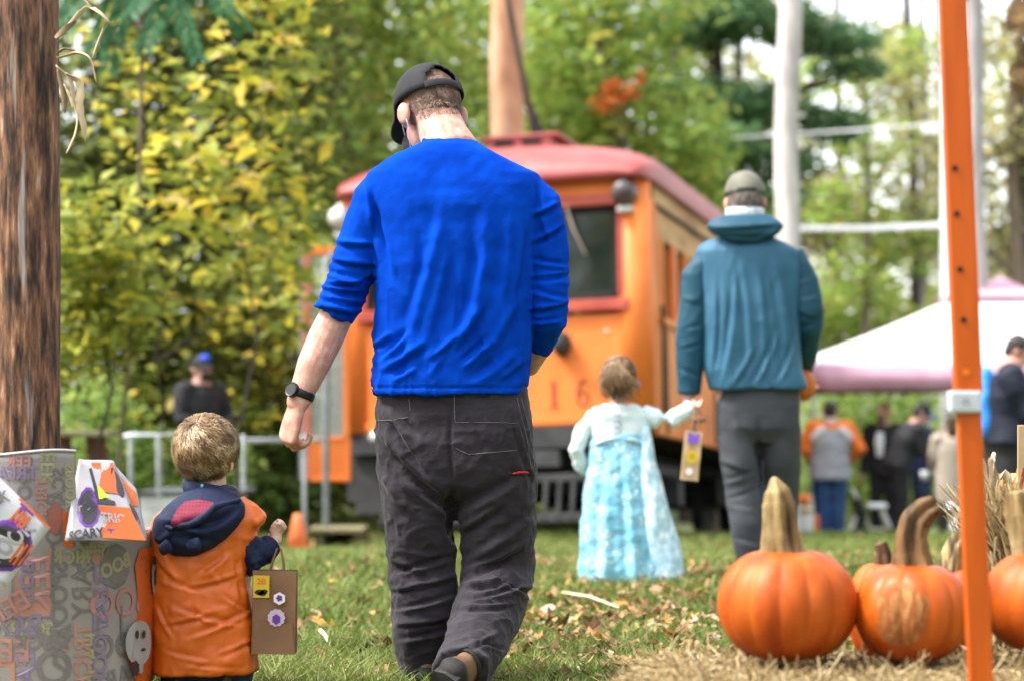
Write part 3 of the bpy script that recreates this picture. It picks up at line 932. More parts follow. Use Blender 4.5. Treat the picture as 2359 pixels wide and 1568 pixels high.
def shoe(parent, heel, toe, up, w, mu, ms, name='shoe'):
    heel, toe, up = Vector(heel), Vector(toe), vn(up)
    d = toe - heel; L = d.length; d.normalize(); up = (up - d * up.dot(d)).normalized(); s = d.cross(up)
    at = lambda a, b: heel + d * a * L + up * b
    o = union(name, [tube([at(.0, .045), at(.2, .05), at(.45, .042), at(.75, .032), at(.98, .022)], [(w * .78, .042), (w * .82, .046), (w * .86, .038), (w, .028), (w * .6, .016)], side=s, n=14),
                     tube([at(.13, .05), at(.08, .115)], [(w * .75, .055), (w * .72, .05)], side=s)], mu, parent, .009, 4)
    put('heel_counter', tube([at(-.035, .030), at(.10, .034), at(.30, .030)], [(w * .80, .034), (w * .90, .038), (w * .90, .026)], side=s, n=16), rubber_black, o, True)
    put('shoe_collar', tube([at(.09, .105) + d * (.052 * math.cos(a)) + s * (w * .74 * math.sin(a)) for a in [math.tau * k_ / 16 for k_ in range(17)]], [.007] * 17, n=6, round_cap=False), rubber_black, o, True)
    V, Fs = [], []
    out = [(-.08, .0), (-.05, .7), (.1, .86), (.35, .78), (.62, .98), (.85, .98), (1.0, .7), (1.06, 0)]
    loop = out + [(a, -b) for a, b in reversed(out[1:-1])]
    for z in (0, .024):
        for a, b in loop: V.append(at(a, z - .012) + s * b * w)
    n = len(loop)
    Fs = [(k, (k + 1) % n, n + (k + 1) % n, n + k) for k in range(n)] + [tuple(reversed(range(n))), tuple(range(n, 2 * n))]
    put('sole', (V, Fs), ms, o, False)
    return o

# ------------------------------------------------------------------ the man in the blue shirt
def blue_man():
    Y = 6.1
    root = thing('person', 'tall man in a bright blue long sleeved shirt, charcoal trousers and black cap', 'person', G(-.2, Y))
    # head turned and tilted down towards the child at his left
    C = P(990, 258, Y + .10)
    f = vn((-.42, .80, -.42)); u = vn((-.20, .36, .90))
    hp, at, A, (r, f, u) = head_pieces(C, f, u, .245)
    neck = tube([P(1036, 350, Y + .0), P(1025, 318, Y + .02), P(1012, 285, Y + .055), P(1000, 255, Y + .09)], [(.084, .075), (.070, .068), (.066, .066), (.062, .064)], n=18)
    torso = hrings([(960, 1110, 345, Y, .07), (880, 1215, 420, Y, .09), (885, 1210, 520, Y, .10), (890, 1205, 700, Y, .10), (890, 1195, 900, Y, .10), (890, 1215, 1020, Y, .11), (900, 1200, 1110, Y, .09)])
    aL = tube([P(880, 450, Y), P(835, 560, Y), P(793, 690, Y + .01), P(752, 775, Y + .0), P(722, 840, Y - .02), P(697, 900, Y - .03), P(686, 928, Y - .035)],
              [.055, .050, .046, .0505, .0465, .036, (.033, .029)], n=18)
    handL = hand_pieces(P(684, 935, Y - .035), (-.30, .12, -1.0), (-.60, .75, .1), L=.200, curl=.90, spread=.014, thumb=1.0)
    aR = tube([P(1235, 450, Y), P(1266, 580, Y + .01), P(1264, 715, Y + .01), P(1246, 785, Y + .07), P(1216, 838, Y + .16), P(1165, 852, Y + .22)], [.045, .038, .034, .040, .037, .030], n=16)
    handR = hand_pieces(P(1160, 850, Y + .225), (-1, .45, .05), (0, .2, 1), L=.185, curl=.5)
    lL = tube([P(960, 1060, Y), P(970, 1300, Y + .02), P(985, 1400, Y - .02), P(975, 1585, Y)], [.085, .062, .058, .040], n=16)
    lR = tube([P(1130, 1060, Y), P(1146, 1325, Y + .02), P(1120, 1420, Y - .12), P(1078, 1520, Y - .30)], [.085, .055, .050, .036], n=16)
    fL = tube([P(978, 1570, Y), P(972, 1590, Y + .1)], [.04, .03])
    union('body', hp + [neck, torso, aL, aR, lL, lR, fL] + handL + handR, skin, root, .0040, 3)
    # shirt
    S = Y
    sh = hrings([(985, 1085, 322, S + .00, .058), (955, 1112, 338, S - .01, .076), (918, 1150, 356, S - .01, .088), (880, 1195, 378, S - .005, .10), (846, 1240, 402, S, .112),
                 (842, 1252, 430, S, .122), (852, 1250, 480, S, .132), (858, 1242, 540, S, .138), (862, 1236, 620, S, .140), (866, 1231, 700, S, .137), (864, 1226, 780, S, .135), (859, 1218, 850, S, .138), (856, 1213, 900, S, .142), (858, 1211, 909, S, .142)], n=40, ex=2.5)
    sl = tube([P(900, 440, S), P(868, 470, S), P(838, 540, S), P(815, 612, S), P(797, 665, S), P(780, 705, S), P(768, 728, S)], [.078, .074, .067, .064, .063, .062, .0585], n=20, round_cap=False)
    sr = tube([P(1205, 455, S), P(1242, 480, S), P(1263, 550, S), P(1268, 630, S), P(1268, 690, S - .01), P(1262, 732, S), P(1248, 762, S + .05), P(1236, 785, S + .09)], [.075, .068, .058, .055, .055, .056, .053, .050], n=20, round_cap=False)
    cr = [  # sleeve gathers and the long drags of the back
        (770, 560, 862, 566, 9, -.010), (765, 600, 868, 612, 8, -.011), (752, 628, 868, 648, 8, .010), (750, 655, 862, 640, 7, -.010), (742, 676, 850, 690, 7, .009), (735, 662, 845, 672, 6, -.008), (730, 705, 830, 722, 7, -.009), (722, 690, 842, 712, 6, .007),
        (1225, 500, 1290, 470, 10, -.010), (1228, 560, 1300, 520, 9, -.010), (1224, 600, 1312, 612, 8, .009), (1222, 640, 1312, 630, 7, -.009), (1222, 668, 1308, 690, 8, .009), (1218, 715, 1310, 700, 8, -.010), (1222, 742, 1300, 735, 6, .008), (1240, 450, 1262, 560, 10, -.010), (1232, 430, 1255, 520, 8, .008),
        (862, 530, 845, 420, 9, -.008), (880, 600, 852, 470, 12, -.009), (905, 640, 862, 500, 12, .007),
        (930, 760, 1010, 470, 20, .008), (985, 790, 1040, 560, 18, -.006), (1105, 480, 1110, 640, 22, -.007), (1060, 780, 1108, 560, 20, .008), (1140, 720, 1165, 500, 18, .006), (1185, 700, 1210, 520, 14, -.007),
        (872, 830, 940, 760, 11, .010), (880, 858, 985, 790, 12, -.010), (900, 872, 960, 842, 9, .007), (862, 800, 905, 770, 9, -.008), (1040, 815, 1120, 700, 16, -.010), (1060, 842, 1130, 775, 12, .011), (1035, 800, 1000, 870, 12, .006), (1120, 830, 1200, 690, 18, -.008), (1080, 880, 1190, 800, 16, .008), (1150, 880, 1212, 830, 14, -.008), (960, 690, 930, 880, 20, -.006), (990, 830, 1060, 770, 10, -.007),
        (900, 480, 1200, 470, 40, -.002), (975, 520, 985, 640, 16, -.004)]
    stitch = lambda Pn, Nn: -.0045 * np.exp(-((proj(Pn)[1] - 892) / 2.6) ** 2) * (proj(Pn)[0] > 840) * (proj(Pn)[0] < 1230)
    union('shirt', [sh, sl, sr], shirt_blue, root, .0052, 4, [crumple(.007, 13, 3, (1.4, 1, .35), lambda x, y: sstep(560, 760, y) * .9 + .12), crumple(.007, 12, 5, (.4, .6, 1.5), lambda x, y: np.where((x < 865) | (x > 1232), 1.0, 0.0) * sstep(520, 640, y)), rumple(.0035, 9, 1, (1, 1, .6)), folds([c[:4] + (c[4] * .85, c[5] * 1.5) + tuple(c[6:]) for c in cr]), rumple(.0016, 30, 2), stitch])
    cpts = []
    for k in range(25):
        a = math.tau * k / 24
        cpts.append(P(1031, 331, Y + .006) + Vector((math.cos(a) * .068, math.sin(a) * .066, .006 + .012 * math.sin(a))))
    put('collar', tube(cpts, [(.013, .006)] * 25, side=(0, 0, 1), n=8, round_cap=False), shirt_blue, root, True)
    # trousers
    tt = hrings([(876, 1208, 872, Y, .118), (872, 1214, 900, Y, .122), (866, 1222, 950, Y, .128), (866, 1232, 1020, Y, .136), (870, 1236, 1080, Y, .132), (878, 1234, 1120, Y, .118), (900, 1210, 1150, Y, .07)], n=36, ex=2.5)
    kL = hrings([(872, 1050, 1040, Y, .118), (876, 1056, 1110, Y, .115), (885, 1047, 1200, Y + .005, .100), (893, 1051, 1300, Y + .015, .090), (903, 1052, 1385, Y, .088), (908, 1040, 1460, Y - .01, .080), (916, 1032, 1530, Y, .074), (925, 1022, 1585, Y, .072)], n=26, ex=2.2)
    kR = tube([P(1138, 1050, Y), P(1142, 1130, Y), P(1145, 1230, Y), P(1146, 1315, Y + .0), P(1140, 1370, Y - .05), P(1117, 1430, Y - .13), P(1094, 1485, Y - .22), P(1072, 1528, Y - .31), P(1064, 1546, Y - .35)],
              [(.116, .118), (.116, .115), (.106, .102), (.100, .094), (.100, .094), (.093, .088), (.084, .08), (.076, .074), (.073, .072)], n=26, round_cap=False)
    ct = [(935, 1100, 1045, 1190, 14, .012), (880, 1010, 1030, 1150, 18, -.012), (890, 930, 960, 1010, 14, .010), (905, 965, 1000, 1110, 12, -.010), (870, 1060, 960, 1180, 16, .008), (1050, 1180, 1210, 1090, 18, .010), (1050, 1230, 1160, 1160, 12, -.009), (1060, 1290, 1230, 1180, 18, .009), (1065, 1325, 1220, 1250, 12, -.011),
          (905, 1320, 1045, 1280, 10, .010), (900, 1360, 1050, 1330, 9, -.011), (905, 1405, 1048, 1370, 9, .010), (908, 1440, 1040, 1425, 8, -.008), (915, 1475, 1035, 1450, 9, .007), (900, 1290, 990, 1325, 10, -.007),
          (1065, 1350, 1170, 1335, 9, -.012), (1140, 1325, 1225, 1375, 9, .012), (1060, 1385, 1200, 1352, 10, .010), (1050, 1400, 1185, 1392, 7, -.008), (1085, 1470, 1170, 1500, 8, .009), (1050, 1500, 1150, 1460, 8, -.007), (1040, 1120, 1046, 1250, 12, -.014, 'r'), (1040, 930, 1044, 1120, 6, -.008, 'r'),
          (1180, 950, 1236, 1120, 8, -.005), (1195, 930, 1240, 1080, 6, .004)]
    tro = union('trousers', [tt, kL, kR], trouser_char, root, .0052, 4, [crumple(.009, 9, 11, (.7, .7, 1.3), lambda x, y: .35 + .65 * sstep(1180, 1340, y)), crumple(.004, 24, 12), rumple(.004, 8, 5, (1, 1, .8)), folds([c[:4] + (c[4] * .8, c[5] * 1.45) + tuple(c[6:]) for c in ct]), rumple(.0022, 26, 6)])
    # seams, welt pockets, the red tab
    cast = caster(tro)
    def on_back(px, py, lift=.004): return cast(px, py, lift, 5.96)
    def seam(name, pts, m, w, lift=.001):
        q = []
        for (a, b) in zip(pts[:-1], pts[1:]):
            for t in range(5): q.append(on_back(a[0] + (b[0] - a[0]) * t / 5, a[1] + (b[1] - a[1]) * t / 5, lift))
        q.append(on_back(*pts[-1], lift))
        return tube(q, [w] * len(q), n=6)
    put('pocket_seam', join(seam('', [(1048, 972), (1120, 972), (1190, 974)], None, .0007), seam('', [(1050, 1032), (1080, 1046), (1190, 1036)], None, .0008), seam('', [(866, 968), (910, 966), (940, 960)], None, .0008), seam('', [(942, 918), (945, 945)], None, .0008), seam('', [(1046, 906), (1048, 970)], None, .0008)), thread_light, tro, True)
    put('side_seam', join(seam('', [(1200, 915), (1222, 1000), (1232, 1080)], None, .0008), seam('', [(1190, 915), (1212, 1000), (1224, 1080)], None, .0007)), thread_light, tro, True)
    put('red_tab', seam('', [(1182, 1089), (1199, 1086), (1215, 1087)], None, .003, .002), red_cloth, tro, True)
    put('phone_pocket', seam('', [(1172, 1090), (1200, 1092), (1222, 1090)], None, .0025, .001), black_plastic, tro, True)
    # cap, cropped hair, mask, watch, shoes
    Cc = at(0, -.006, .030)
    shell_cap(Cc, r, f, u, 1.13, cap_black, root, opening=True, low=-.006)
    hair_strands('hair', at(0, -.012, .012), r, f, u, (.080, .104, .098), 5200, (0, -.5, .8), .010, .0012, leaf_mat('cropped_hair', [(0, (.07, .045, .03)), (.5, (.16, .10, .07)), (1, (.28, .19, .14))], .1, .7), root, 3, keep=lambda d: (d[:, 1] < .35) & (d[:, 2] + .16 * rng.standard_normal(len(d)) > -.80 + .6 * np.maximum(0, d[:, 1] + .4)) & (np.abs(d[:, 0]) < .985), lift=.2, fall=.5)
    hair_strands('nape_hair', at(0, -.034, -.040), r, f, u, (.0665, .0735, .062), 1500, (0, .2, 1), .008, .0011, bpy.data.materials['cropped_hair'], root, 4, keep=lambda d: (d[:, 1] < -.15) & (np.abs(rng.standard_normal(len(d))) < .7 + d[:, 2]), lift=.2, fall=.6)
    mk = put('face_mask', ell(at(0, .072, -.062), A(.058, .05, .062)), cap_black, root, True)
    for s in (-1, 1):
        put('ear_loop', tube([at(s * .052, .065, -.035), at(s * .078, .02, -.005), at(s * .088, -.022, -.012), at(s * .083, -.02, -.055), at(s * .05, .055, -.09)], [.0014] * 5, n=6), white_cloth if s < 0 else cap_black, mk, True)
    wc = P(692, 906, Y - .03); ax = vn(P(684, 935, Y - .035) - P(720, 840, Y - .02))
    ring = []
    s1 = vn(Vector((1, .1, 0)) - ax * ax.x); s2 = ax.cross(s1)
    for k in range(21):
        a = math.tau * k / 20
        ring.append(wc + s1 * .0395 * math.cos(a) + s2 * .036 * math.sin(a))
    wt = put('wristwatch', tube(ring, [(.0125, .003)] * 21, side=ax, n=8, round_cap=False), black_plastic, root, True)
    wn = vn(Vector((-.62, -.78, 0)) - ax * Vector((-.62, -.78, 0)).dot(ax)); wb = ax.cross(wn)
    fc = wc + wn * .036
    V, Fs = [], []
    for (h, rr) in ((-.006, .021), (.006, .0215), (.0085, .0195), (.0075, .017)):
        for k in range(24):
            a = math.tau * k / 24; V.append(fc + wn * h + ax * rr * math.cos(a) + wb * rr * math.sin(a))
    for i in range(3):
        for k in range(24): Fs.append((i * 24 + k, i * 24 + (k + 1) % 24, (i + 1) * 24 + (k + 1) % 24, (i + 1) * 24 + k))
    Fs += [tuple(range(72, 96)), tuple(reversed(range(24)))]
    put('dial', (V, Fs), black_plastic, wt)
    up_ = vn((.50, .62, .50)); td = vn((-.12, .50, -.85)); hl = P(1066, 1552, Y - .36) - up_ * .088 - td * .055
    shoe(root, hl, hl + td * .27, up_, .050, leather_tan, rubber_black)
    shoe(root, P(975, 1590, Y - .05) + Vector((0, 0, .012)), P(965, 1592, Y + .22) + Vector((0, 0, .012)), (0, 0, 1), .05, leather_tan, rubber_black)
blue_man()

# ------------------------------------------------------------------ the toddler in the orange vest
def toddler():
    Y = 5.75
    k = F / Y
    root = thing('person', 'fair haired toddler in an orange sleeveless vest over a navy hooded coat, seen from behind', 'person', G(-.81, Y))
    C = P(477, 1046, Y)
    f = vn((.30, .95, .02)); u = vn((.03, .0, 1))
    hp, at, A, (r, f, u) = head_pieces(C, f, u, .168)
    # small child: round skull
    hp.append(ell(at(0, -.02, .02), A(.094, .106, .10)))
    for s in (-1, 1): hp.append(ell(at(s * .098, -.012, -.028), (r * .010, f * .013 - r * .004 * s, u * .024)))
    neck = tube([P(485, 1150, Y), P(482, 1080, Y)], [.042, .045])
    torso = hrings([(430, 540, 1150, Y, .05), (370, 575, 1200, Y, .07), (385, 570, 1350, Y, .08), (380, 580, 1530, Y, .085)])
    aR = tube([P(560, 1215, Y), P(590, 1290, Y - .02), P(632, 1240, Y + .03)], [.035, .030, .022])
    hR = hand_pieces(P(632, 1240, Y + .02), (.30, .25, 1), (-.75, -.55, .2), L=.090, curl=1.15, spread=.004, thumb=1.3)
    aL = tube([P(380, 1215, Y), P(370, 1290, Y + .05), P(420, 1310, Y + .12)], [.035, .030, .022])
    hL = hand_pieces(P(422, 1310, Y + .125), (.8, .4, .1), (0, 0, 1), L=.088, curl=.6)
    legs = [tube([P(x, 1530, Y), P(x, 1600, Y), P(x, 1638, Y)], [.05, .045, .035]) for x in (425, 530)]
    union('body', hp + [neck, torso, aR, aL] + hR + hL + legs, skin_child, root, .0055, 3)
    hair_strands('hair', at(0, -.012, .022), r, f, u, (.0765 * 1.0, .088, .083), 9000, (-.12, -.55, .80), .034, .0010, blond, root, 8,
                 keep=lambda d: (d[:, 1] < .5) & (d[:, 2] > -.78 + .5 * np.maximum(0, d[:, 1] + .35)), lift=.26, fall=.3)
    # orange vest, a stiff shiny sack
    rows = [(432, 545, 1138, Y, .055), (392, 566, 1162, Y, .085), (355, 598, 1190, Y, .098), (343, 592, 1230, Y, .105), (342, 576, 1290, Y, .112), (344, 578, 1350, Y, .118), (347, 588, 1420, Y, .124), (350, 594, 1490, Y, .128), (354, 596, 1540, Y, .130), (358, 592, 1546, Y, .128)]
    vest = hrings(rows, n=40, ex=2.8)
    flare = tube([P(548, 1168, Y), P(578, 1182, Y - .01), P(603, 1200, Y - .01)], [(.05, .035), (.055, .028), (.052, .018)], side=(0, 1, .2), n=14, round_cap=False)
    cr = [(365, 1330, 450, 1360, 9, .007), (420, 1355, 560, 1320, 9, -.008), (450, 1330, 530, 1270, 14, .008), (480, 1300, 520, 1350, 9, .006), (400, 1400, 560, 1440, 10, .008), (370, 1440, 500, 1410, 9, -.007), (430, 1470, 585, 1400, 10, .008), (380, 1500, 480, 1520, 8, .006), (500, 1510, 590, 1470, 9, -.007), (352, 1280, 410, 1340, 9, -.007), (545, 1240, 570, 1400, 10, -.006), (450, 1390, 470, 1440, 7, -.006), (510, 1370, 580, 1410, 7, .006), (360, 1390, 400, 1470, 8, .006), (420, 1530, 560, 1540, 7, .004)]
    facets = lambda Pn, Nn: .006 * np.abs(vnoise(Pn * [1, 1, 1.5], 15, 4)) + .004 * np.abs(vnoise(Pn * [1.2, 1, .8], 33, 9)) - .004
    union('vest', [vest, flare], orange_vest_m, root, .0055, 3, [crumple(.0045, 10, 21, (1, 1, 1.2)), facets, folds([c[:4] + (c[4] * .7, c[5] * 1.0) for c in cr])])
    # navy coat: right sleeve, collar, hood hanging on the back
    slv = tube([P(545, 1215, Y - .0), P(568, 1265, Y - .02), P(582, 1292, Y - .03), P(606, 1272, Y - .0), P(628, 1250, Y + .02)], [.043, .044, .043, .040, .031], n=16, round_cap=False)
    coat = union('coat_sleeve', [slv], navy, root, .005, 3, [rumple(.004, 22, 3), folds([(565, 1240, 600, 1310, 8, .006), (585, 1245, 620, 1290, 7, -.006), (600, 1235, 628, 1275, 6, .005), (570, 1300, 610, 1290, 6, -.005)])])
    coat['label'] = 'bent navy sleeve at the right'
    put('coat_sleeve', tube([P(385, 1215, Y), P(360, 1290, Y + .06), P(418, 1312, Y + .12)], [.042, .042, .032], n=14), navy, root, True)
    hood = hrings([(468, 520, 1116, Y - .02, .055), (425, 545, 1132, Y - .035, .075), (388, 565, 1160, Y - .07, .075), (358, 566, 1190, Y - .09, .07), (350, 548, 1215, Y - .105, .06), (354, 520, 1240, Y - .105, .05), (372, 490, 1262, Y - .10, .04), (402, 462, 1280, Y - .095, .022)], n=30)
    hd = union('hood', [hood], navy, root, .005, 6, [folds([(360, 1210, 560, 1170, 14, -.012), (380, 1185, 480, 1225, 10, .010), (480, 1220, 560, 1165, 10, .008), (395, 1240, 500, 1250, 10, .008), (370, 1250, 400, 1225, 7, -.008)]), rumple(.003, 20, 6)])
    for (ex, ey, tilt) in ((381, 1262, .9), (446, 1258, -.6)):
        e = P(ex, ey, Y - .155)
        put('hood_ear', tube([e + Vector((-.016 * math.cos(tilt), 0, -.016 * math.sin(tilt) * .4)), e + Vector((.016 * math.cos(tilt), -.006, .008))], [(.015, .007), (.018, .008)], side=(0, 0, 1), n=12), navy, hd, True)
    plaid = bpy.data.materials.new('plaid'); plaid.use_nodes = True
    n_ = plaid.node_tree.nodes; l_ = plaid.node_tree.links; b_ = n_["Principled BSDF"]; b_.inputs['Roughness'].default_value = .85
    tc = n_.new("ShaderNodeTexCoord"); mx = n_.new("ShaderNodeMix"); mx.data_type = 'RGBA'
    w1 = n_.new("ShaderNodeTexWave"); w1.bands_direction = 'X'; w1.inputs['Scale'].default_value = 34; w1.inputs['Distortion'].default_value = .6
    w2 = n_.new("ShaderNodeTexWave"); w2.bands_direction = 'Z'; w2.inputs['Scale'].default_value = 34; w2.inputs['Distortion'].default_value = .6
    l_.new(tc.outputs['Object'], w1.inputs['Vector']); l_.new(tc.outputs['Object'], w2.inputs['Vector'])
    mm = n_.new("ShaderNodeMath"); mm.operation = 'MULTIPLY'; l_.new(w1.outputs['Fac'], mm.inputs[0]); l_.new(w2.outputs['Fac'], mm.inputs[1])
    l_.new(mm.outputs[0], mx.inputs['Factor']); mx.inputs['A'].default_value = (.22, .008, .018, 1); mx.inputs['B'].default_value = (.03, .012, .08, 1)
    l_.new(mx.outputs['Result'], b_.inputs['Base Color'])
    hcast = caster(hd)
    def on_hood(px, py, lift): return hcast(px, py, lift, Y - .11)
    edge_t = [(392, 1208), (400, 1190), (412, 1170), (428, 1156), (460, 1152), (490, 1158)]
    edge_b = [(396, 1212), (412, 1207), (436, 1199), (458, 1189), (478, 1178), (494, 1165)]
    V, Fs = [], []
    for i in range(26):
        u = i / 25 * 5; k = min(int(u), 4); q = u - k
        tx, ty = [edge_t[k][j] * (1 - q) + edge_t[k + 1][j] * q for j in (0, 1)]; bx, by = [edge_b[k][j] * (1 - q) + edge_b[k + 1][j] * q for j in (0, 1)]
        for j in range(7): V.append(on_hood(tx + (bx - tx) * j / 6, ty + (by - ty) * j / 6, .004))
    for i in range(25):
        for j in range(6): Fs.append((i * 7 + j, i * 7 + j + 1, (i + 1) * 7 + j + 1, (i + 1) * 7 + j))
    o = put('hood_lining', (V, Fs), plaid, hd, True)
    put('hood_rim', tube([on_hood(x, y + 5, .005) for x, y in [(386, 1206)] + edge_b + [(548, 1150)]], [.006, .008, .010, .011, .011, .010, .009, .006], n=10), navy, hd, True)
    o['label'] = 'red plaid lining showing in the open hood'
    cp = []
    for j in range(21):
        a = math.tau * j / 20
        cp.append(P(484, 1128, Y - .004) + Vector((math.cos(a) * .066, math.sin(a) * .062, -.012 * math.cos(a))))
    dots = mat('collar_print', (.01, .016, .045), rough=.8, scale=75, detail=1, stops=[(.55, (.008, .014, .042)), (.64, (.012, .03, .07)), (.70, (.12, .35, .5)), (.78, (.6, .55, .2))])
    put('collar', tube(cp, [(.020, .008)] * 21, side=(0, 0, 1), n=10, round_cap=False), dots, root, True)
    # trousers and shoes below the vest
    leg = [tube([P(x, 1520, Y), P(x, 1590, Y), P(x - 3, 1632, Y)], [.066, .060, .055], n=16) for x in (423, 528)]
    union('jeans', leg + [hrings([(362, 588, 1500, Y, .10), (364, 586, 1540, Y, .10), (380, 570, 1570, Y, .06)])], denim_dark, root, .007, 4, [rumple(.004, 20, 2), folds([(380, 1560, 470, 1550, 6, .005), (490, 1555, 580, 1562, 6, .005)])])
    for x in (423, 528):
        h = G(P(x, 1600, Y).x, Y - .04)
        shoe(root, h + Vector((0, 0, .014)), h + Vector((0, .13, .014)), (0, 0, 1), .03, leather_tan, rubber_black)
toddler()

# paper bags with stickers, hanging from a hand
kraft = mat('kraft_paper', (.17, .085, .042), (.23, .12, .062), rough=.8, scale=9, bump=.12, bscale=30)
kraft_light = mat('kraft_paper_light', (.42, .28, .14), (.50, .35, .19), rough=.8, scale=9, bump=.12, bscale=30)
twine_m = mat('paper_twine', (.16, .08, .04), (.26, .14, .08), rough=.9)
def sticker(name, VF, c, ux, uz, n, lift, m, parent):
    V = [c + ux * v[0] + uz * v[1] + n * (lift + v[2]) for v in VF[0]]
    o = put(name, (V, VF[1]), m, parent)
    return o
def paint(name, c, rough=.5): return mat(name, tuple(x * .96 for x in c), c, rough=rough, scale=3)
st_yellow, st_black, st_white, st_purple, st_lilac, st_orange = paint('print_yellow', (.62, .42, .03)), paint('print_black', (.02, .016, .02)), paint('print_white', (.75, .72, .72)), paint('print_purple', (.13, .03, .30)), paint('print_lilac', (.52, .40, .52)), paint('print_orange', (.75, .17, .02))
def bag(label, c0, c1, Y, depth, m, turn, grip, gusset=True):
    """c0, c1: top left and bottom right where it shows"""
    a, b = P(*c0, Y), P(*c1, Y)
    w, h = (b.x - a.x), (a.z - b.z)
    cen = (a + b) / 2
    t = thing('paper_bag', label, 'bag', Vector((cen.x, Y, b.z)))
    R = Matrix.Rotation(turn, 4, 'Y')
    Mx = Matrix.Translation(cen) @ R
    # open-topped folded body with creased gussets
    def wall(sy):
        V, Fs = [], []
        nx, nz = 13, 17
        for i in range(nz):
            for j in range(nx):
                x, z = (j / (nx - 1) - .5) * w, (i / (nz - 1) - .5) * h
                bulge = .25 + .75 * (1 - (i / (nz - 1))) if sy else 1
                y = sy * depth / 2 * (1 - .35 * (i / (nz - 1))) + .0035 * math.sin(9 * x / w + 5 * z / h) * math.cos(4 * z / h)
                V.append(Mx @ Vector((x, y, z)))
        for i in range(nz - 1):
            for j in range(nx - 1):
                q = (i * nx + j, i * nx + j + 1, (i + 1) * nx + j + 1, (i + 1) * nx + j)
                Fs.append(q if sy < 0 else q[::-1])
        return V, Fs
    def gus(sx):
        V, Fs = [], []
        nz = 17
        for i in range(nz):
            z = (i / (nz - 1) - .5) * h; d = depth / 2 * (1 - .35 * i / (nz - 1))
            for (x, y) in ((sx * w / 2, -d), (sx * (w / 2 - .018), 0), (sx * w / 2, d)): V.append(Mx @ Vector((x, y, z)))
        for i in range(nz - 1):
            for j in range(2): Fs.append((i * 3 + j, i * 3 + j + 1, i * 3 + j + 4, i * 3 + j + 3))
        return V, Fs
    bot = ([Mx @ Vector((x, y, -h / 2)) for x, y in ((-w / 2, -depth / 2), (w / 2, -depth / 2), (w / 2, depth / 2), (-w / 2, depth / 2))], [(0, 3, 2, 1)])
    for nm, vf in (('front_panel', wall(-1)), ('back_panel', wall(1)), ('side_panel', gus(-1)), ('side_panel', gus(1)), ('bag_bottom', bot)):
        put(nm, vf, m, t, True)
    fp = [Mx @ Vector((x, -depth / 2 * (1.0 - .1) - .004 - dz, z)) for x, z, dz in ((-w / 2, -h / 2, 0), (w / 2, -h / 2, 0), (w * .44, -h * .13, 0), (-w * .44, -h * .11, 0))]
    put('bottom_fold', ([v for v in fp] + [v + Vector((0, .003, 0)) for v in fp], [(0, 1, 2, 3), (7, 6, 5, 4), (0, 3, 7, 4), (1, 0, 4, 5), (2, 1, 5, 6), (3, 2, 6, 7)]), m, t)
    g = Vector(grip)
    for sy in (-1, 1):
        p0, p1 = Mx @ Vector((-w * .16, sy * depth * .3, h / 2 - .02)), Mx @ Vector((w * .2, sy * depth * .3, h / 2 - .02))
        put('handle', tube([p0, p0.lerp(g, .55) + Vector((-.004, 0, 0)), g + Vector((-.004, sy * .004, 0)), g + Vector((.006, sy * .004, 0)), p1.lerp(g, .5) + Vector((.006, 0, 0)), p1], [.0024] * 6, n=6), twine_m, t, True)
    fr = lambda x, z: Mx @ Vector((x * w, -depth / 2 * (1 - .35 * (z + .5)) - .0065, z * h))
    ux, uz, n = (R @ Vector((1, 0, 0))), (R @ Vector((0, 0, 1))), Vector((0, -1, 0))
    return t, fr, ux, uz, n, w, h
t, fr, ux, uz, n, w, h = bag('brown paper bag with purple and yellow stickers hanging from the toddler\'s hand', (583, 1312), (683, 1503), 5.70, .062, kraft, .015, P(642, 1262, 5.73))
c = fr(-.29, .31)
s = sticker('yellow_sticker', poly([(-.021, -.029), (.021, -.029), (.021, .029), (-.021, .029)]), c, ux, uz, n, .001, st_yellow, t)
sticker('sticker_print', move2(text_vf('2B', .022, .0008), 0, .013), c, ux, uz, n, .002, st_orange, s)
sticker('sticker_print', join(disc(-.004, -.015, .013, .007), disc(.008, -.013, .009, .006), disc(.002, -.019, .011, .005)), c, ux, uz, n, .0021, st_black, s)
c = fr(.13, .17)
s = sticker('round_sticker', poly([(.017 * math.cos(a), .017 * math.sin(a)) for a in [math.pi / 2 + k * math.tau / 6 for k in range(6)]]), c, ux, uz, n, .001, st_white, t)
sticker('sticker_print', disc(0, .001, .007, n=10, jag=.35), c, ux, uz, n, .002, st_purple, s)
c = fr(.07, -.06)
s = sticker('round_sticker', disc(0, 0, .024, n=22, jag=-.12), c, ux, uz, n, .001, st_lilac, t)
sticker('sticker_print', disc(0, -.004, .010, .012, n=12, jag=.2), c, ux, uz, n, .002, st_purple, s)

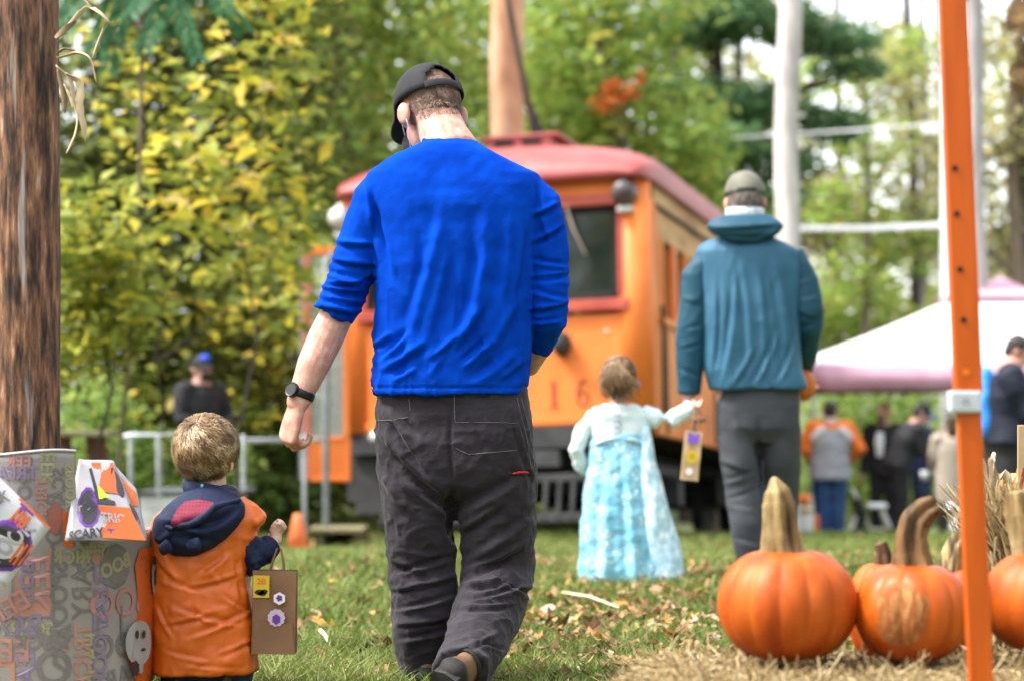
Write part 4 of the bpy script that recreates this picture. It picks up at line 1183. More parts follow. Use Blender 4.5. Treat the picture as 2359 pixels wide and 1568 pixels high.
# ------------------------------------------------------------------ the man in the teal jacket
def teal_man():
    Y = 10.0
    root = thing('person', 'man seen from behind in a teal hooded rain jacket, grey trousers and olive cap', 'person', G(1.13, Y))
    C = P(1716, 462, Y + .05)
    f, u = vn((.03, 1, -.12)), vn((0, .12, 1))
    hp, at, A, (r, f, u) = head_pieces(C, f, u, .235)
    neck = tube([P(1716, 560, Y), P(1716, 490, Y + .03)], [.07, .06])
    torso = hrings([(1660, 1780, 570, Y, .08), (1640, 1815, 625, Y, .09), (1640, 1830, 780, Y, .10), (1650, 1845, 930, Y, .10), (1660, 1840, 1000, Y, .09)])
    aL = tube([P(1630, 625, Y), P(1598, 760, Y - .01), P(1588, 895, Y), P(1588, 925, Y)], [.042, .038, .034, .03])
    hL = hand_pieces(P(1588, 918, Y), (.06, .1, -1), (.2, 1, 0), L=.175, curl=.75)
    aR = tube([P(1845, 610, Y), P(1866, 735, Y - .01), P(1848, 845, Y + .22)], [.045, .036, .026])
    hR = hand_pieces(P(1850, 855, Y + .25), (.15, .5, -.55), (-.2, .9, .3), L=.175, curl=.5)
    lL = tube([P(1700, 960, Y), P(1712, 1130, Y), P(1730, 1310, Y - .05)], [.085, .06, .045])
    lR = tube([P(1795, 960, Y), P(1795, 1130, Y + .12), P(1792, 1300, Y + .12)], [.085, .06, .045])
    union('body', hp + [neck, torso, aL, aR, lL, lR] + hL + hR, skin, root, .0085, 3)
    jb = hrings([(1655, 1778, 548, Y, .085), (1625, 1810, 560, Y, .10), (1605, 1840, 580, Y, .118), (1606, 1846, 620, Y, .13), (1612, 1842, 700, Y, .145), (1614, 1842, 780, Y, .15), (1620, 1848, 850, Y, .155), (1632, 1858, 886, Y, .155), (1634, 1857, 896, Y, .155)], n=36, ex=2.5)
    cb = [(1660, 880, 1690, 620, 10, .010), (1720, 860, 1700, 600, 12, .008), (1765, 870, 1750, 610, 12, -.009), (1805, 860, 1775, 600, 12, .009), (1640, 870, 1650, 640, 8, -.008), (1735, 885, 1790, 760, 9, .010), (1690, 890, 1740, 800, 9, -.009), (1790, 880, 1830, 780, 8, .009), (1830, 840, 1800, 640, 10, -.007)]
    jk = union('jacket', [jb], jacket_teal, root, .009, 3, [rumple(.006, 8, 2, (1, 1, .4)), crumple(.006, 8, 15, (1.2, 1, .4)), folds([c[:4] + (c[4] * .8, c[5] * 1.5) for c in cb])])
    slL = tube([P(1640, 588, Y), P(1606, 640, Y), P(1596, 740, Y - .01), P(1590, 830, Y), P(1587, 908, Y)], [.07, .074, .070, .066, .052], n=18, round_cap=False)
    slR = tube([P(1818, 588, Y), P(1852, 650, Y - .01), P(1862, 715, Y - .03), P(1862, 755, Y + .0), P(1854, 805, Y + .10), P(1846, 860, Y + .26)], [.068, .070, .066, .066, .062, .05], n=18, round_cap=False)
    cs = [(1580, 760, 1618, 752, 7, .010), (1566, 800, 1616, 785, 7, -.010), (1562, 850, 1614, 872, 7, .009), (1570, 690, 1618, 700, 8, -.007), (1838, 690, 1890, 680, 7, .010), (1836, 720, 1888, 735, 7, -.010), (1832, 650, 1870, 640, 8, .008), (1838, 760, 1880, 750, 7, .009)]
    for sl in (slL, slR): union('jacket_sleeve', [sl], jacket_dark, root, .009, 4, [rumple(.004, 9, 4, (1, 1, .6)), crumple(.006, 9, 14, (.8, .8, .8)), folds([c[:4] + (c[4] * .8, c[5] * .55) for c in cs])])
    yoke = hrings([(1612, 1840, 576, Y + .02, .11), (1608, 1844, 600, Y + .02, .128), (1610, 1842, 618, Y + .02, .134)], n=30)
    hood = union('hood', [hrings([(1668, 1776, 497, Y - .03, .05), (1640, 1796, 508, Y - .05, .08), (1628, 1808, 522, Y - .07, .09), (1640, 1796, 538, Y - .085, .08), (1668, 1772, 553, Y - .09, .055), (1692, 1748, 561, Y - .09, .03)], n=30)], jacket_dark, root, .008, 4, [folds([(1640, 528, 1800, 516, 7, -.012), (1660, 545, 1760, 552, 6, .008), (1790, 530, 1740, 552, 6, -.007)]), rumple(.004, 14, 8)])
    cpts = [P(1716, 492, Y + .02) + Vector((math.cos(math.tau * j / 20) * .085, math.sin(math.tau * j / 20) * .075, 0)) for j in range(21)]
    put('shirt_collar', tube(cpts, [(.024, .006)] * 21, side=(0, 0, 1), n=8, round_cap=False), mat('pale_check', (.45, .50, .56), (.72, .75, .78), rough=.8, scale=55, detail=1), root, True)
    tt = hrings([(1655, 1842, 870, Y, .115), (1650, 1846, 930, Y, .125), (1650, 1842, 985, Y, .125), (1662, 1832, 1020, Y, .08)], n=30)
    kL = tube([P(1698, 960, Y), P(1704, 1060, Y), P(1712, 1130, Y + .01), P(1722, 1210, Y - .03), P(1732, 1318, Y - .03)], [(.098, .11), (.092, .10), (.084, .088), (.075, .08), (.064, .07)], n=22, round_cap=False)
    kR = tube([P(1798, 960, Y), P(1800, 1060, Y + .04), P(1800, 1130, Y + .10), P(1796, 1230, Y + .1), P(1792, 1310, Y + .12)], [(.092, .11), (.090, .10), (.082, .09), (.075, .08), (.066, .07)], n=22, round_cap=False)
    union('trousers', [tt, kL, kR], grey_trouser, root, .0095, 4, [rumple(.006, 9, 7), folds([(1660, 1110, 1745, 1085, 6, .007), (1664, 1146, 1748, 1118, 6, -.006), (1672, 1160, 1740, 1172, 6, .004), (1655, 1060, 1730, 1090, 8, -.008), (1690, 950, 1740, 1050, 9, .008), (1690, 1240, 1752, 1255, 7, .006), (1752, 960, 1750, 1080, 8, -.012, 'r')])])
    shell_cap(at(0, -.004, .030), r, f, u, 1.09, olive_cap, root, low=-.004)
    put('cap_strap', tube([at(-.040, -.105, .028), at(0, -.114, .026), at(.040, -.105, .028)], [(.009, .004)] * 3, side=u, n=8), black_plastic, root, True)
    hair_strands('hair', at(0, -.012, .012), r, f, u, (.081, .104, .098), 2200, (0, -.5, .8), .014, .002, leaf_mat('grey_brown_hair', [(0, (.10, .075, .06)), (1, (.34, .29, .25))], .1, .7), root, 13, keep=lambda d: (d[:, 1] < .2) & (d[:, 2] > -.60) & (d[:, 2] < .35), lift=.2, fall=.6)
    for s, x in ((-1, 1735), (1, 1792)):
        b = P(x, 1320, Y + (.0 if s < 0 else .12)); b = G(b.x, b.y)
        shoe(root, b + Vector((0, -.06, .014)), b + Vector((0, .20, .014)), (0, 0, 1), .05, rubber_black, rubber_black)
teal_man()

# ------------------------------------------------------------------ the girl in the ice blue dress
def gown_mat():
    m = bpy.data.materials.new('ice_blue_gown'); m.use_nodes = True
    n = m.node_tree.nodes; l = m.node_tree.links; b = n["Principled BSDF"]; b.inputs['Roughness'].default_value = .42; b.inputs['Sheen Weight'].default_value = .2
    tc = n.new("ShaderNodeTexCoord")
    v1 = n.new("ShaderNodeTexVoronoi"); v1.inputs['Scale'].default_value = 46; l.new(tc.outputs['Object'], v1.inputs['Vector'])
    nz = n.new("ShaderNodeTexNoise"); nz.inputs['Scale'].default_value = 11; nz.inputs['Detail'].default_value = 4; l.new(tc.outputs['Object'], nz.inputs['Vector'])
    r1 = n.new("ShaderNodeValToRGB"); r1.color_ramp.elements[0].position = .18; r1.color_ramp.elements[0].color = (1, 1, 1, 1); r1.color_ramp.elements[1].position = .38; r1.color_ramp.elements[1].color = (0, 0, 0, 1)
    l.new(v1.outputs['Distance'], r1.inputs['Fac'])
    r2 = n.new("ShaderNodeValToRGB"); r2.color_ramp.elements[0].position = .42; r2.color_ramp.elements[1].position = .62
    l.new(nz.outputs['Fac'], r2.inputs['Fac'])
    mm = n.new("ShaderNodeMath"); mm.operation = 'MULTIPLY'; l.new(r1.outputs[0], mm.inputs[0]); l.new(r2.outputs[0], mm.inputs[1])
    base = n.new("ShaderNodeValToRGB"); base.color_ramp.elements[0].position = .35; base.color_ramp.elements[0].color = (.13, .39, .52, 1); base.color_ramp.elements[1].position = .7; base.color_ramp.elements[1].color = (.26, .52, .60, 1)
    l.new(nz.outputs['Fac'], base.inputs['Fac'])
    mx = n.new("ShaderNodeMix"); mx.data_type = 'RGBA'; l.new(mm.outputs[0], mx.inputs['Factor']); l.new(base.outputs[0], mx.inputs['A']); mx.inputs['B'].default_value = (.85, .92, .95, 1)
    l.new(mx.outputs['Result'], b.inputs['Base Color'])
    return m
def girl():
    Y = 9.75
    root = thing('person', 'small girl with a ponytail in a long ice blue gown with sheer white sleeves', 'person', G(.52, Y))
    C = P(1424, 872, Y)
    f, u = vn((.1, 1, -.04)), vn((.04, .04, 1))
    hp, at, A, (r, f, u) = head_pieces(C, f, u, .175)
    neck = tube([P(1424, 945, Y), P(1424, 900, Y)], [.036, .036])
    torso = hrings([(1375, 1475, 945, Y, .045), (1362, 1485, 975, Y, .055), (1372, 1480, 1050, Y, .055), (1365, 1490, 1120, Y, .07)])
    aL = tube([P(1362, 960, Y), P(1330, 1030, Y - .01), P(1350, 1085, Y + .06)], [.028, .020, .015])
    hL = hand_pieces(P(1352, 1088, Y + .065), (.6, .5, -.3), (0, .2, 1), L=.09, curl=.6)
    aR = tube([P(1488, 955, Y), P(1545, 962, Y - .01), P(1594, 932, Y)], [.028, .020, .014])
    hR = hand_pieces(P(1590, 934, Y), (.95, .1, .12), (0, .6, .8), L=.085, curl=.7)
    legs = [tube([P(x, 1120, Y), P(x, 1230, Y), P(x, 1325, Y)], [.05, .04, .03]) for x in (1415, 1470)]
    feet = [tube([P(x, 1335, Y - .03), P(x, 1336, Y + .06)], [.022, .018]) for x in (1415, 1470)]
    union('body', hp + [neck, torso, aL, aR] + hL + hR + legs + feet, skin_child, root, .0065, 3)
    bodice = hrings([(1392, 1462, 930, Y, .045), (1368, 1485, 940, Y, .056), (1350, 1500, 958, Y, .064), (1358, 1498, 985, Y, .066), (1362, 1492, 1010, Y, .066)], n=26)
    top = union('gown_top', [bodice], mint_cloth, root, .0065, 3, [rumple(.004, 22, 3)])
    for pts, rd in (([P(1370, 955, Y), P(1342, 990, Y), P(1328, 1035, Y - .01), P(1340, 1075, Y + .03), P(1350, 1085, Y + .06)], [.034, .036, .036, .031, .026]),
                    ([P(1478, 952, Y), P(1515, 965, Y), P(1545, 966, Y - .01), P(1575, 948, Y), P(1594, 933, Y)], [.042, .046, .043, .036, .030])):
        union('sleeve', [tube(pts, rd, n=14, round_cap=False)], mint_cloth, root, .006, 3, [rumple(.005, 28, 5)])
    gm = gown_mat()
    def ruffle(Pn, Nn):
        x, y = proj(Pn)
        c = 1428 + (y - 1000) * .06
        a = np.arctan2(Pn[:, 1] - Y, Pn[:, 0] - (c - CX) / F * Y)
        t = np.clip((y - 1000) / 340, 0, 1)
        return t * (.011 * np.sin(a * 9 + 2.5 * t) + .007 * np.sin(a * 17 + 1)) + .006 * vnoise(Pn, 22, 5) + .003 * vnoise(Pn, 50, 5)
    sk = hrings([(1362, 1490, 1000, Y, .068), (1358, 1494, 1025, Y, .075), (1352, 1500, 1080, Y, .10), (1344, 1515, 1150, Y, .13), (1338, 1532, 1220, Y, .15), (1336, 1548, 1290, Y, .17), (1338, 1556, 1338, Y, .18), (1342, 1552, 1345, Y, .18)], n=40)
    skirt = union('skirt', [sk], gm, root, .0075, 3, [ruffle])
    # sheer overskirt / cape, trailing to the right
    cape = hrings([(1478, 1496, 985, Y - .02, .05), (1470, 1510, 1060, Y - .02, .075), (1462, 1536, 1150, Y - .02, .10), (1455, 1558, 1240, Y - .02, .12), (1452, 1574, 1318, Y - .02, .135), (1456, 1572, 1330, Y - .02, .135)], n=30)
    cm = mat('sheer_blue', (.36, .58, .66), (.55, .72, .78), rough=.5, scale=30, detail=3, stops=[(.4, (.33, .56, .66)), (.55, (.5, .68, .76)), (.66, (.82, .9, .94))])
    union('cape', [cape], cm, root, .0075, 3, [rumple(.010, 16, 6, (1, 1, .25))])
    put('bow', join(tube([P(1424, 1006, Y - .066), P(1392, 1014, Y - .07), P(1370, 1022, Y - .06)], [.004, .012, .006], n=8), tube([P(1424, 1006, Y - .066), P(1458, 1012, Y - .07), P(1482, 1020, Y - .055)], [.004, .012, .006], n=8), ell(P(1423, 1006, Y - .07), (Vector((.008, 0, 0)), Vector((0, .006, 0)), Vector((0, 0, .008))))), cm, skirt, True)
    # lacing on the back of the bodice
    lace = []
    for k in range(4):
        y0 = 950 + 14 * k
        lace.append(tube([P(1412, y0, Y - .066), P(1432, y0 + 10, Y - .068)], [.0018] * 2, n=5)); lace.append(tube([P(1432, y0, Y - .066), P(1412, y0 + 10, Y - .068)], [.0018] * 2, n=5))
    put('lacing', join(*lace), mat('lilac_cord', (.30, .28, .42), (.36, .34, .5), rough=.7), top, True)
    # hair: combed back to a ponytail
    hair_strands('hair', at(0, -.008, .018), r, f, u, (.073, .088, .084), 6500, (0, .6, .75), .042, .0016, girl_hair_m, root, 21, keep=lambda d: (d[:, 1] < .55) & (d[:, 2] > -.72 + .4 * np.maximum(0, d[:, 1] + .3)), lift=.12, fall=.25)
    rg = np.random.default_rng(31)
    pc = []
    tie = P(1417, 842, Y - .078)
    for k in range(260):
        a, b_ = rg.normal(0, .017), rg.normal(0, .012)
        e = P(1424 + 20 * rg.standard_normal(), 908 + 12 * rg.standard_normal(), Y - .085 + .012 * rg.standard_normal())
        pc.append(tube([tie + Vector((a * .3, 0, b_ * .3)), tie + Vector((a, -.03, -.02 + b_)), tie.lerp(e, .6) + Vector((a * 1.4, -.028, 0)), e], [.0014, .0022, .002, .0008], n=4, round_cap=False))
    V, Fs = join(*pc)
    for k in range(40):
        s = rg.choice((-1, 1)); p = at(s * .066, rg.uniform(-.05, .02), rg.uniform(-.05, -.01)); e = p + Vector((s * rg.uniform(0, .018), rg.uniform(-.02, .01), -rg.uniform(.03, .075)))
        q = tube([p, p.lerp(e, .5) + Vector((s * .006, 0, 0)), e], [.0014, .0013, .0006], n=4, round_cap=False)
        V, Fs = join((V, Fs), q)
    po = put('ponytail', (V, Fs), girl_hair_m, root, True)
    tinted(po.data, np.repeat(rg.random(len(po.data.polygons) // 14 + 1), 14)[:len(po.data.polygons)] * .7 + .3)
    put('hair_tie', ell(tie + Vector((0, -.004, .002)), (Vector((.011, 0, 0)), Vector((0, .009, 0)), Vector((0, 0, .010)))), mat('lime_elastic', (.12, .65, .10), (.2, .75, .16), rough=.5), root, True)
    for px in (1386, 1470):
        put('mask_loop', ell(P(px, 884, Y - .0), (Vector((.008, 0, 0)), Vector((0, .012, 0)), Vector((0, 0, .016)))), mat('loop_blue', (.10, .30, .62), (.14, .38, .7), rough=.7), root, True)
    put('flower_clip', ell(P(1381, 936, Y - .055), (Vector((.009, 0, 0)), Vector((0, .006, 0)), Vector((0, 0, .008)))), mat('pink_clip', (.75, .2, .5), (.8, .28, .55), rough=.6), top, True)
girl()
t, fr, ux, uz, n, w, h = bag('narrow tan paper bag with stickers hanging beside the girl\'s outstretched hand', (1574, 992), (1612, 1105), 9.62, .075, kraft_light, .10, P(1604, 938, 9.7))
c = fr(-.02, .36); sticker('purple_sticker', poly([(-.026, -.022), (.022, -.022), (.026, .026), (.004, .012), (-.024, .026)]), c, ux, uz, n, .002, paint('print_violet', (.22, .10, .60)), t)
c = fr(-.02, -.02); s = sticker('yellow_sticker', disc(0, 0, .026, .032, n=18), c, ux, uz, n, .002, st_yellow, t); sticker('sticker_print', strokes([[(-.008, .012), (0, -.004), (.008, .012)]], .004), c, ux, uz, n, .003, paint('print_olive', (.3, .25, .02)), s)
c = fr(-.1, -.32); sticker('white_sticker', disc(0, 0, .017, n=14), c, ux, uz, n, .002, st_white, t)

# ================================================================== THE STREETCAR
tram_orange = mat('tram_orange', (.72, .20, .035), rough=.55, scale=3.2, detail=7, bump=.05, bscale=30, stops=[(.25, (.72, .155, .022)), (.5, (.82, .20, .034)), (.75, (.84, .235, .05))])
tram_side_m = mat('tram_worn_orange', (.5, .17, .05), rough=.7, scale=3.5, detail=8, st=(1, 1, .5), bump=.15, bscale=22, stops=[(.28, (.42, .14, .04)), (.45, (.72, .21, .035)), (.62, (.76, .27, .07)), (.75, (.48, .24, .11))])
tram_board_m = mat('letterboard_wood', (.42, .24, .10), rough=.75, scale=4, detail=7, st=(1, .25, 1), bump=.15, bscale=25, stops=[(.3, (.30, .16, .05)), (.5, (.50, .28, .10)), (.7, (.56, .36, .17))])
tram_red = mat('tram_red', (.36, .05, .03), (.46, .085, .052), rough=.5, scale=5, detail=6, bump=.1, bscale=30)
tram_roof_m = mat('tram_roof_red', (.29, .040, .035), (.37, .070, .060), rough=.5, scale=2.5, detail=7, bump=.08, bscale=18, spec=.55)
tram_black = mat('tram_black', (.028, .028, .030), (.055, .054, .055), rough=.7, scale=6, bump=.2, bscale=40)
under_black = mat('undercarriage_black', (.008, .008, .008), (.02, .019, .018), rough=.85, scale=6, bump=.2, bscale=40)
slat_black = mat('pilot_slat_black', (.022, .022, .023), (.05, .048, .047), rough=.75, scale=8, bump=.2, bscale=40)
dark_glass = mat('dark_glass', (.010, .016, .014), (.020, .028, .024), rough=.06, scale=2, spec=.5)
lens_m = mat('lamp_lens', (.16, .02, .03), (.25, .04, .05), rough=.08, scale=3, spec=.6)
silver = mat('silver_paint', (.55, .54, .52), (.68, .67, .65), rough=.4, scale=8, metal=.2)
galv = mat('galvanized', (.38, .40, .42), (.52, .54, .56), rough=.45, scale=10, metal=.35)
steel_grey = mat('steel_grey', (.20, .22, .23), (.28, .30, .31), rough=.5, scale=10, metal=.3)
numeral_red = mat('numeral_red', (.27, .035, .014), (.34, .05, .02), rough=.6)
dark_wood = mat('dark_wood', (.09, .06, .035), (.17, .12, .075), rough=.9, scale=7, st=(1, 1, .3), bump=.3, bscale=30)
pane_m = bpy.data.materials.new('clear_pane'); pane_m.use_nodes = True
_n = pane_m.node_tree.nodes; _b = _n["Principled BSDF"]
_b.inputs['Base Color'].default_value = (.75, .82, .78, 1); _b.inputs['Roughness'].default_value = .08; _b.inputs['Alpha'].default_value = .22

def tram():
    Y0 = 18.5
    org = P(1140, 942, Y0); org.z = -.31
    root = thing('streetcar', 'old orange wooden streetcar with a rounded red roof standing behind the two men', 'streetcar', org)
    M = Matrix.Translation(org) @ Matrix.Rotation(math.radians(-16.5), 4, 'Z') @ Matrix.Rotation(math.radians(-3.6), 4, 'X') @ Matrix.Rotation(math.radians(-2.2), 4, 'Y')
    T = lambda vf: tr(vf, M)
    B = lambda c, s, bev=.012: T(box(c, s, None, bev))
    W, L = 1.37, 8.0
    b = thing('body', None, None, org); b.parent = root; b.location = (0, 0, 0)
    def part(name, vf, m, par=root, smooth=False): return put(name, vf, m, par, smooth)
    # front bulkhead, belts, posts
    part('front_panel', join(B((0, .05, 1.405), (2 * W - .30, .07, .93)), B((0, .012, .985), (2 * W - .32, .02, .06), .006)), tram_orange, b)
    part('belt_rail', B((0, .0, 1.945), (2 * W - .30, .085, .10)), tram_red, b)
    part('header_rail', B((0, .0, 2.835), (2 * W - .30, .10, .09)), tram_red, b)
    part('front_letterboard', B((0, .02, 2.955), (2 * W - .12, .10, .145)), tram_orange, b)
    for s in (-1, 1):
        part('corner_post', T(tube([Vector((s * (W - .13), .13, .94)), Vector((s * (W - .13), .13, 3.02))], [(.155, .155)] * 2, n=16, round_cap=False)), tram_orange, b, True)
    for x in (-.405, .405):
        part('window_post', B((x, .03, 2.4), (.09, .09, .77)), tram_red, b)
    for x in (-1.165, 1.165):
        part('window_post', B((x, .03, 2.4), (.075, .09, .77)), tram_red, b)
    for i, xc in enumerate((-.785, 0, .785)):
        w = .68 if i != 1 else .71
        fr = thing('front_window', None, None, (0, 0, 0)); fr.parent = root
        o = part('frame', join(B((xc - w / 2 + .022, .035, 2.40), (.042, .05, .77)), B((xc + w / 2 - .022, .035, 2.40), (.042, .05, .77)), B((xc, .035, 2.03), (w - .09, .05, .05)), B((xc, .035, 2.765), (w - .09, .05, .045))), under_black, fr)
        part('pane', B((xc, .045, 2.40), (w - .086, .012, .70), 0), dark_glass, fr)
    part('window_blind', B((.60, .10, 2.40), (.20, .02, .72)), mat('blind_red', (.10, .02, .015), (.15, .035, .025), rough=.8), root)
    part('wiper', T(tube([Vector((.70, -.045, 2.80)), Vector((.76, -.05, 2.60)), Vector((.86, -.03, 2.38))], [.013, .012, .008], n=6)), mat('wiper_tan', (.30, .22, .18), (.4, .3, .25), rough=.6), root, True)
    # side walls: posts, sashes, sill boards, worn letterboard
    part('side_letterboard', join(B((W - .03, 4.1, 2.93), (.07, L - .5, .17)), B((W - .04, 4.1, 2.70), (.07, L - .5, .26)), B((-W + .03, 4.1, 2.93), (.07, L - .5, .17)), B((-W + .04, 4.1, 2.70), (.07, L - .5, .26))), tram_board_m, b)
    part('drip_moulding', join(B((W - .0, 4.1, 2.835), (.05, L - .5, .025), .005), B((-W, 4.1, 2.835), (.05, L - .5, .025), .005)), under_black, b)
    for k in range(14):
        y = .62 + k * .545
        for s in (-1, 1):
            part('side_post', B((s * (W - .03), y, 2.22), (.085, .11, .70)), tram_orange if k % 2 else tram_side_m, b)
            if k < 13: part('side_pane', B((s * (W - .06), y + .2725, 2.22), (.012, .43, .70), 0), dark_glass, b)
    for s in (-1, 1):
        part('side_panel', B((s * (W - .02), 4.1, 1.33), (.07, L - .5, .95)), tram_side_m, b)
        for k in range(7):
            part('batten', B((s * (W + .025), .62 + k * 1.09, 1.33), (.025, .06, .90), .004), dark_wood, b)
        part('side_sill', B((s * (W - .01), 4.1, 1.845), (.10, L - .5, .07)), tram_side_m, b)
        part('corner_board', B((s * (W - .015), .33, 1.9), (.06, .24, 1.92)), tram_side_m, b)
    part('grab_iron', T(tube([Vector((W + .05, .38, 1.05)), Vector((W + .06, .38, 1.7)), Vector((W + .05, .38, 1.95))], [.016] * 3, n=6)), under_black, root, True)
    part('floor', B((0, 4.0, .90), (2 * W - .16, L - .1, .08)), under_black, b)
    part('end_wall', B((0, L - .02, 1.95), (2 * W - .16, .07, 2.1)), tram_side_m, b)
    # bumper, plug, numerals, small fittings
    part('bumper', T(tube([Vector((0, .06, .755)), Vector((0, .06, .935))], [(W - .03, .13)] * 2, n=30, round_cap=False)), tram_black, root)
    plug = part('coupler_plug', T(tube([Vector((.63, .04, 1.63)), Vector((.63, -.04, 1.63)), Vector((.63, -.10, 1.63))], [(.075, .10), (.078, .105), (.062, .088)], n=22)), tram_black, root, True)
    part('marker_light', T(ell((-1.02, -.07, .90), (Vector((.085, 0, 0)), Vector((0, .03, 0)), Vector((0, 0, .055))))), silver, root, True)
    for (x, z) in ((-.98, 1.32), (1.10, 1.43), (1.02, 1.72), (1.24, 1.47)):
        part('rivet', T(ell((x, .03 - .02, z), (Vector((.018, 0, 0)), Vector((0, .012, 0)), Vector((0, 0, .018))), 8, 6)), silver, root, True)
    # the numerals painted on the dash, as thin raised paint
    one = join(poly([(-.022, -.13), (.022, -.13), (.022, .13), (-.022, .13)]), poly([(-.06, -.145), (.06, -.145), (.05, -.131), (-.05, -.131)]), poly([(-.05, .131), (.022, .131), (.022, .15), (-.02, .148)]))
    ring = []
    V, Fs = [], []
    for k in range(29):
        a = math.tau * k / 28; V += [Vector((.070 * math.cos(a), -.055 + .085 * math.sin(a), 0)), Vector((.036 * math.cos(a), -.055 + .062 * math.sin(a), 0))]
    for k in range(28): Fs.append((2 * k, 2 * k + 2, 2 * k + 3, 2 * k + 1))
    V2, F2 = [], []
    for k in range(13):
        a = math.radians(62 + 105 * k / 12); V2 += [Vector((.012 + .082 * math.cos(a), .005 + .145 * math.sin(a), .0006)), Vector((.012 + .060 * math.cos(a) * .8, .0 + .125 * math.sin(a), .0006))]
    for k in range(12): F2.append((2 * k, 2 * k + 2, 2 * k + 3, 2 * k + 1))
    F2 += []
    six = join((V, Fs), (V2, F2), ([Vector((-.070, -.05, .0009)), Vector((-.036, -.05, .0009)), Vector((-.034, .045, .0009)), Vector((-.069, .045, .0009))], [(0, 1, 2, 3)]))
    for nm, vf, x in (('numeral_one', one, .545), ('numeral_six', six, .80)):
        yx = .09 - .05 * math.sqrt(max(0, 1 - (x / 1.21) ** 2)) - .006
        pts = [Vector((x + v[0] * .8, .010 - v[2], 1.205 + v[1] * .78)) for v in vf[0]]
        put('numeral', T((pts, vf[1])), numeral_red, root)
    # lamps on the corners
    def lamp(x, z, m, lens, y=-.06):
        lt = thing('corner_lamp', None, None, (0, 0, 0)); lt.parent = root
        part('lamp_case', T(tube([Vector((x, y + .13, z)), Vector((x, y, z)), Vector((x, y - .07, z))], [.085, .115, .10], n=20)), m, lt, True)
        part('lens', T(ell((x, y - .085, z), (Vector((.065, 0, 0)), Vector((0, .035, 0)), Vector((0, 0, .065))))), lens, lt, True)
        part('cap', T(ell((x, y + .02, z + .11), (Vector((.06, 0, 0)), Vector((0, .05, 0)), Vector((0, 0, .035))))), m, lt, True)
        part('bracket', join(B((x, y + .03, z - .14), (.13, .12, .05)), B((x, y + .08, z - .19), (.05, .05, .10))), silver, lt)
    lamp(1.22, 2.88, mat('lamp_case_dark', (.06, .045, .045), (.11, .085, .085), rough=.35, scale=9), lens_m)
    lamp(-1.36, 2.83, silver, mat('lens_amber', (.20, .12, .07), (.35, .24, .16), rough=.1), .02)
    # domed roof
    V, Fs = [], []
    ys = [-.16, -.14, -.09, 0, .12, .28, .48, .72, 1.0, 1.5, 2.5, 4, 6, 8.0, 8.12]
    nx = 33
    for y in ys:
        s = math.sqrt(max(0, 1 - ((1.0 - y) / 1.17) ** 2)) if y < 1 else 1.0
        if y > 8.05: s = .0
        for j in range(nx):
            th = math.pi * j / (nx - 1)
            wx = (1.43 - .16 * (1 - s) ** 2) * -math.cos(th)
            V.append(Vector((wx, y, 3.03 + .46 * s * math.sin(th) ** .62)))
        for j in range(nx - 2, 0, -1):
            th = math.pi * j / (nx - 1)
            V.append(Vector(((1.43 - .16 * (1 - s) ** 2) * -math.cos(th), y, 3.0)))
    m = 2 * nx - 2
    for i in range(len(ys) - 1):
        for j in range(m): Fs.append((i * m + j, i * m + (j + 1) % m, (i + 1) * m + (j + 1) % m, (i + 1) * m + j))
    Fs += [tuple(range(m))[::-1], tuple((len(ys) - 1) * m + j for j in range(m))]
    rf = part('roof', T((V, Fs)), tram_roof_m, root, True)
    # vent box with dark openings, trolley base and pole, rope
    vb = thing('roof_vent', None, None, (0, 0, 0)); vb.parent = root
    part('vent_box', join(B((.02, 1.25, 3.53), (.60, .7, .16)), B((.03, 1.3, 3.625), (.74, .84, .035))), tram_roof_m, vb)
    for x in (-.12, .14): part('louvre', B((x, .893, 3.572), (.18, .02, .05), .002), under_black, vb)
    tp = thing('trolley_pole', None, None, (0, 0, 0)); tp.parent = root
    part('pole', T(tube([Vector((.08, 1.25, 3.64)), Vector((-.06, .9, 4.9)), Vector((-.24, .5, 6.2))], [.034, .028, .020], n=8)), mat('pole_brown', (.06, .045, .035), (.11, .08, .06), rough=.6), tp, True)
    part('spring_base', T(tube([Vector((.17, 1.25, 3.58)), Vector((.09, 1.23, 3.76)), Vector((.05, 1.2, 3.96))], [.07, .058, .035], n=10)), under_black, tp, True)
    # trucks, pilot, side step
    part('truck_frame', join(B((0, 1.75, .52), (1.9, 2.3, .30)), B((0, 6.2, .52), (1.9, 2.3, .30)), B((0, 4, .70), (1.5, 7.4, .22))), under_black, root)
    for y in (.95, 2.5, 5.4, 6.95):
        for s in (-1, 1):
            part('wheel', T(tube([Vector((s * .66, y, .40)), Vector((s * .78, y, .40))], [.40, .38], side=(0, 1, 0), n=24, round_cap=False)), under_black, root)
    for s in (-1, 1):
        part('journal_box', join(B((s * 1.0, .95, .42), (.2, .24, .24)), B((s * 1.0, 2.5, .42), (.2, .24, .24)), B((s * 1.0, 1.75, .62), (.10, 1.9, .10)), T(tube([Vector((s * 1.05, .55, .80)), Vector((s * 1.12, .75, .45)), Vector((s * 1.1, 1.0, .22))], [.06, .05, .05], n=8))), tram_black, root)
    pl = thing('pilot', None, None, (0, 0, 0)); pl.parent = root
    part('pilot_beam', join(B((0, -.02, .50), (2.0, .06, .07)), B((0, -.10, .16), (2.0, .09, .08)), B((0, -.02, .66), (1.2, .1, .14))), tram_black, pl)
    for k in range(17):
        x = -.96 + k * .12
        part('slat', T(tube([Vector((x, -.05, .47)), Vector((x, -.14, .16))], [(.021, .021)] * 2, n=6, round_cap=False)), slat_black, pl)
    part('side_step', join(B((-1.2, .32, .60), (.34, .44, .52)), B((-1.17, .30, .30), (.26, .40, .14)), B((-1.12, .5, .2), (.2, .2, .1))), tram_black, root)
tram()

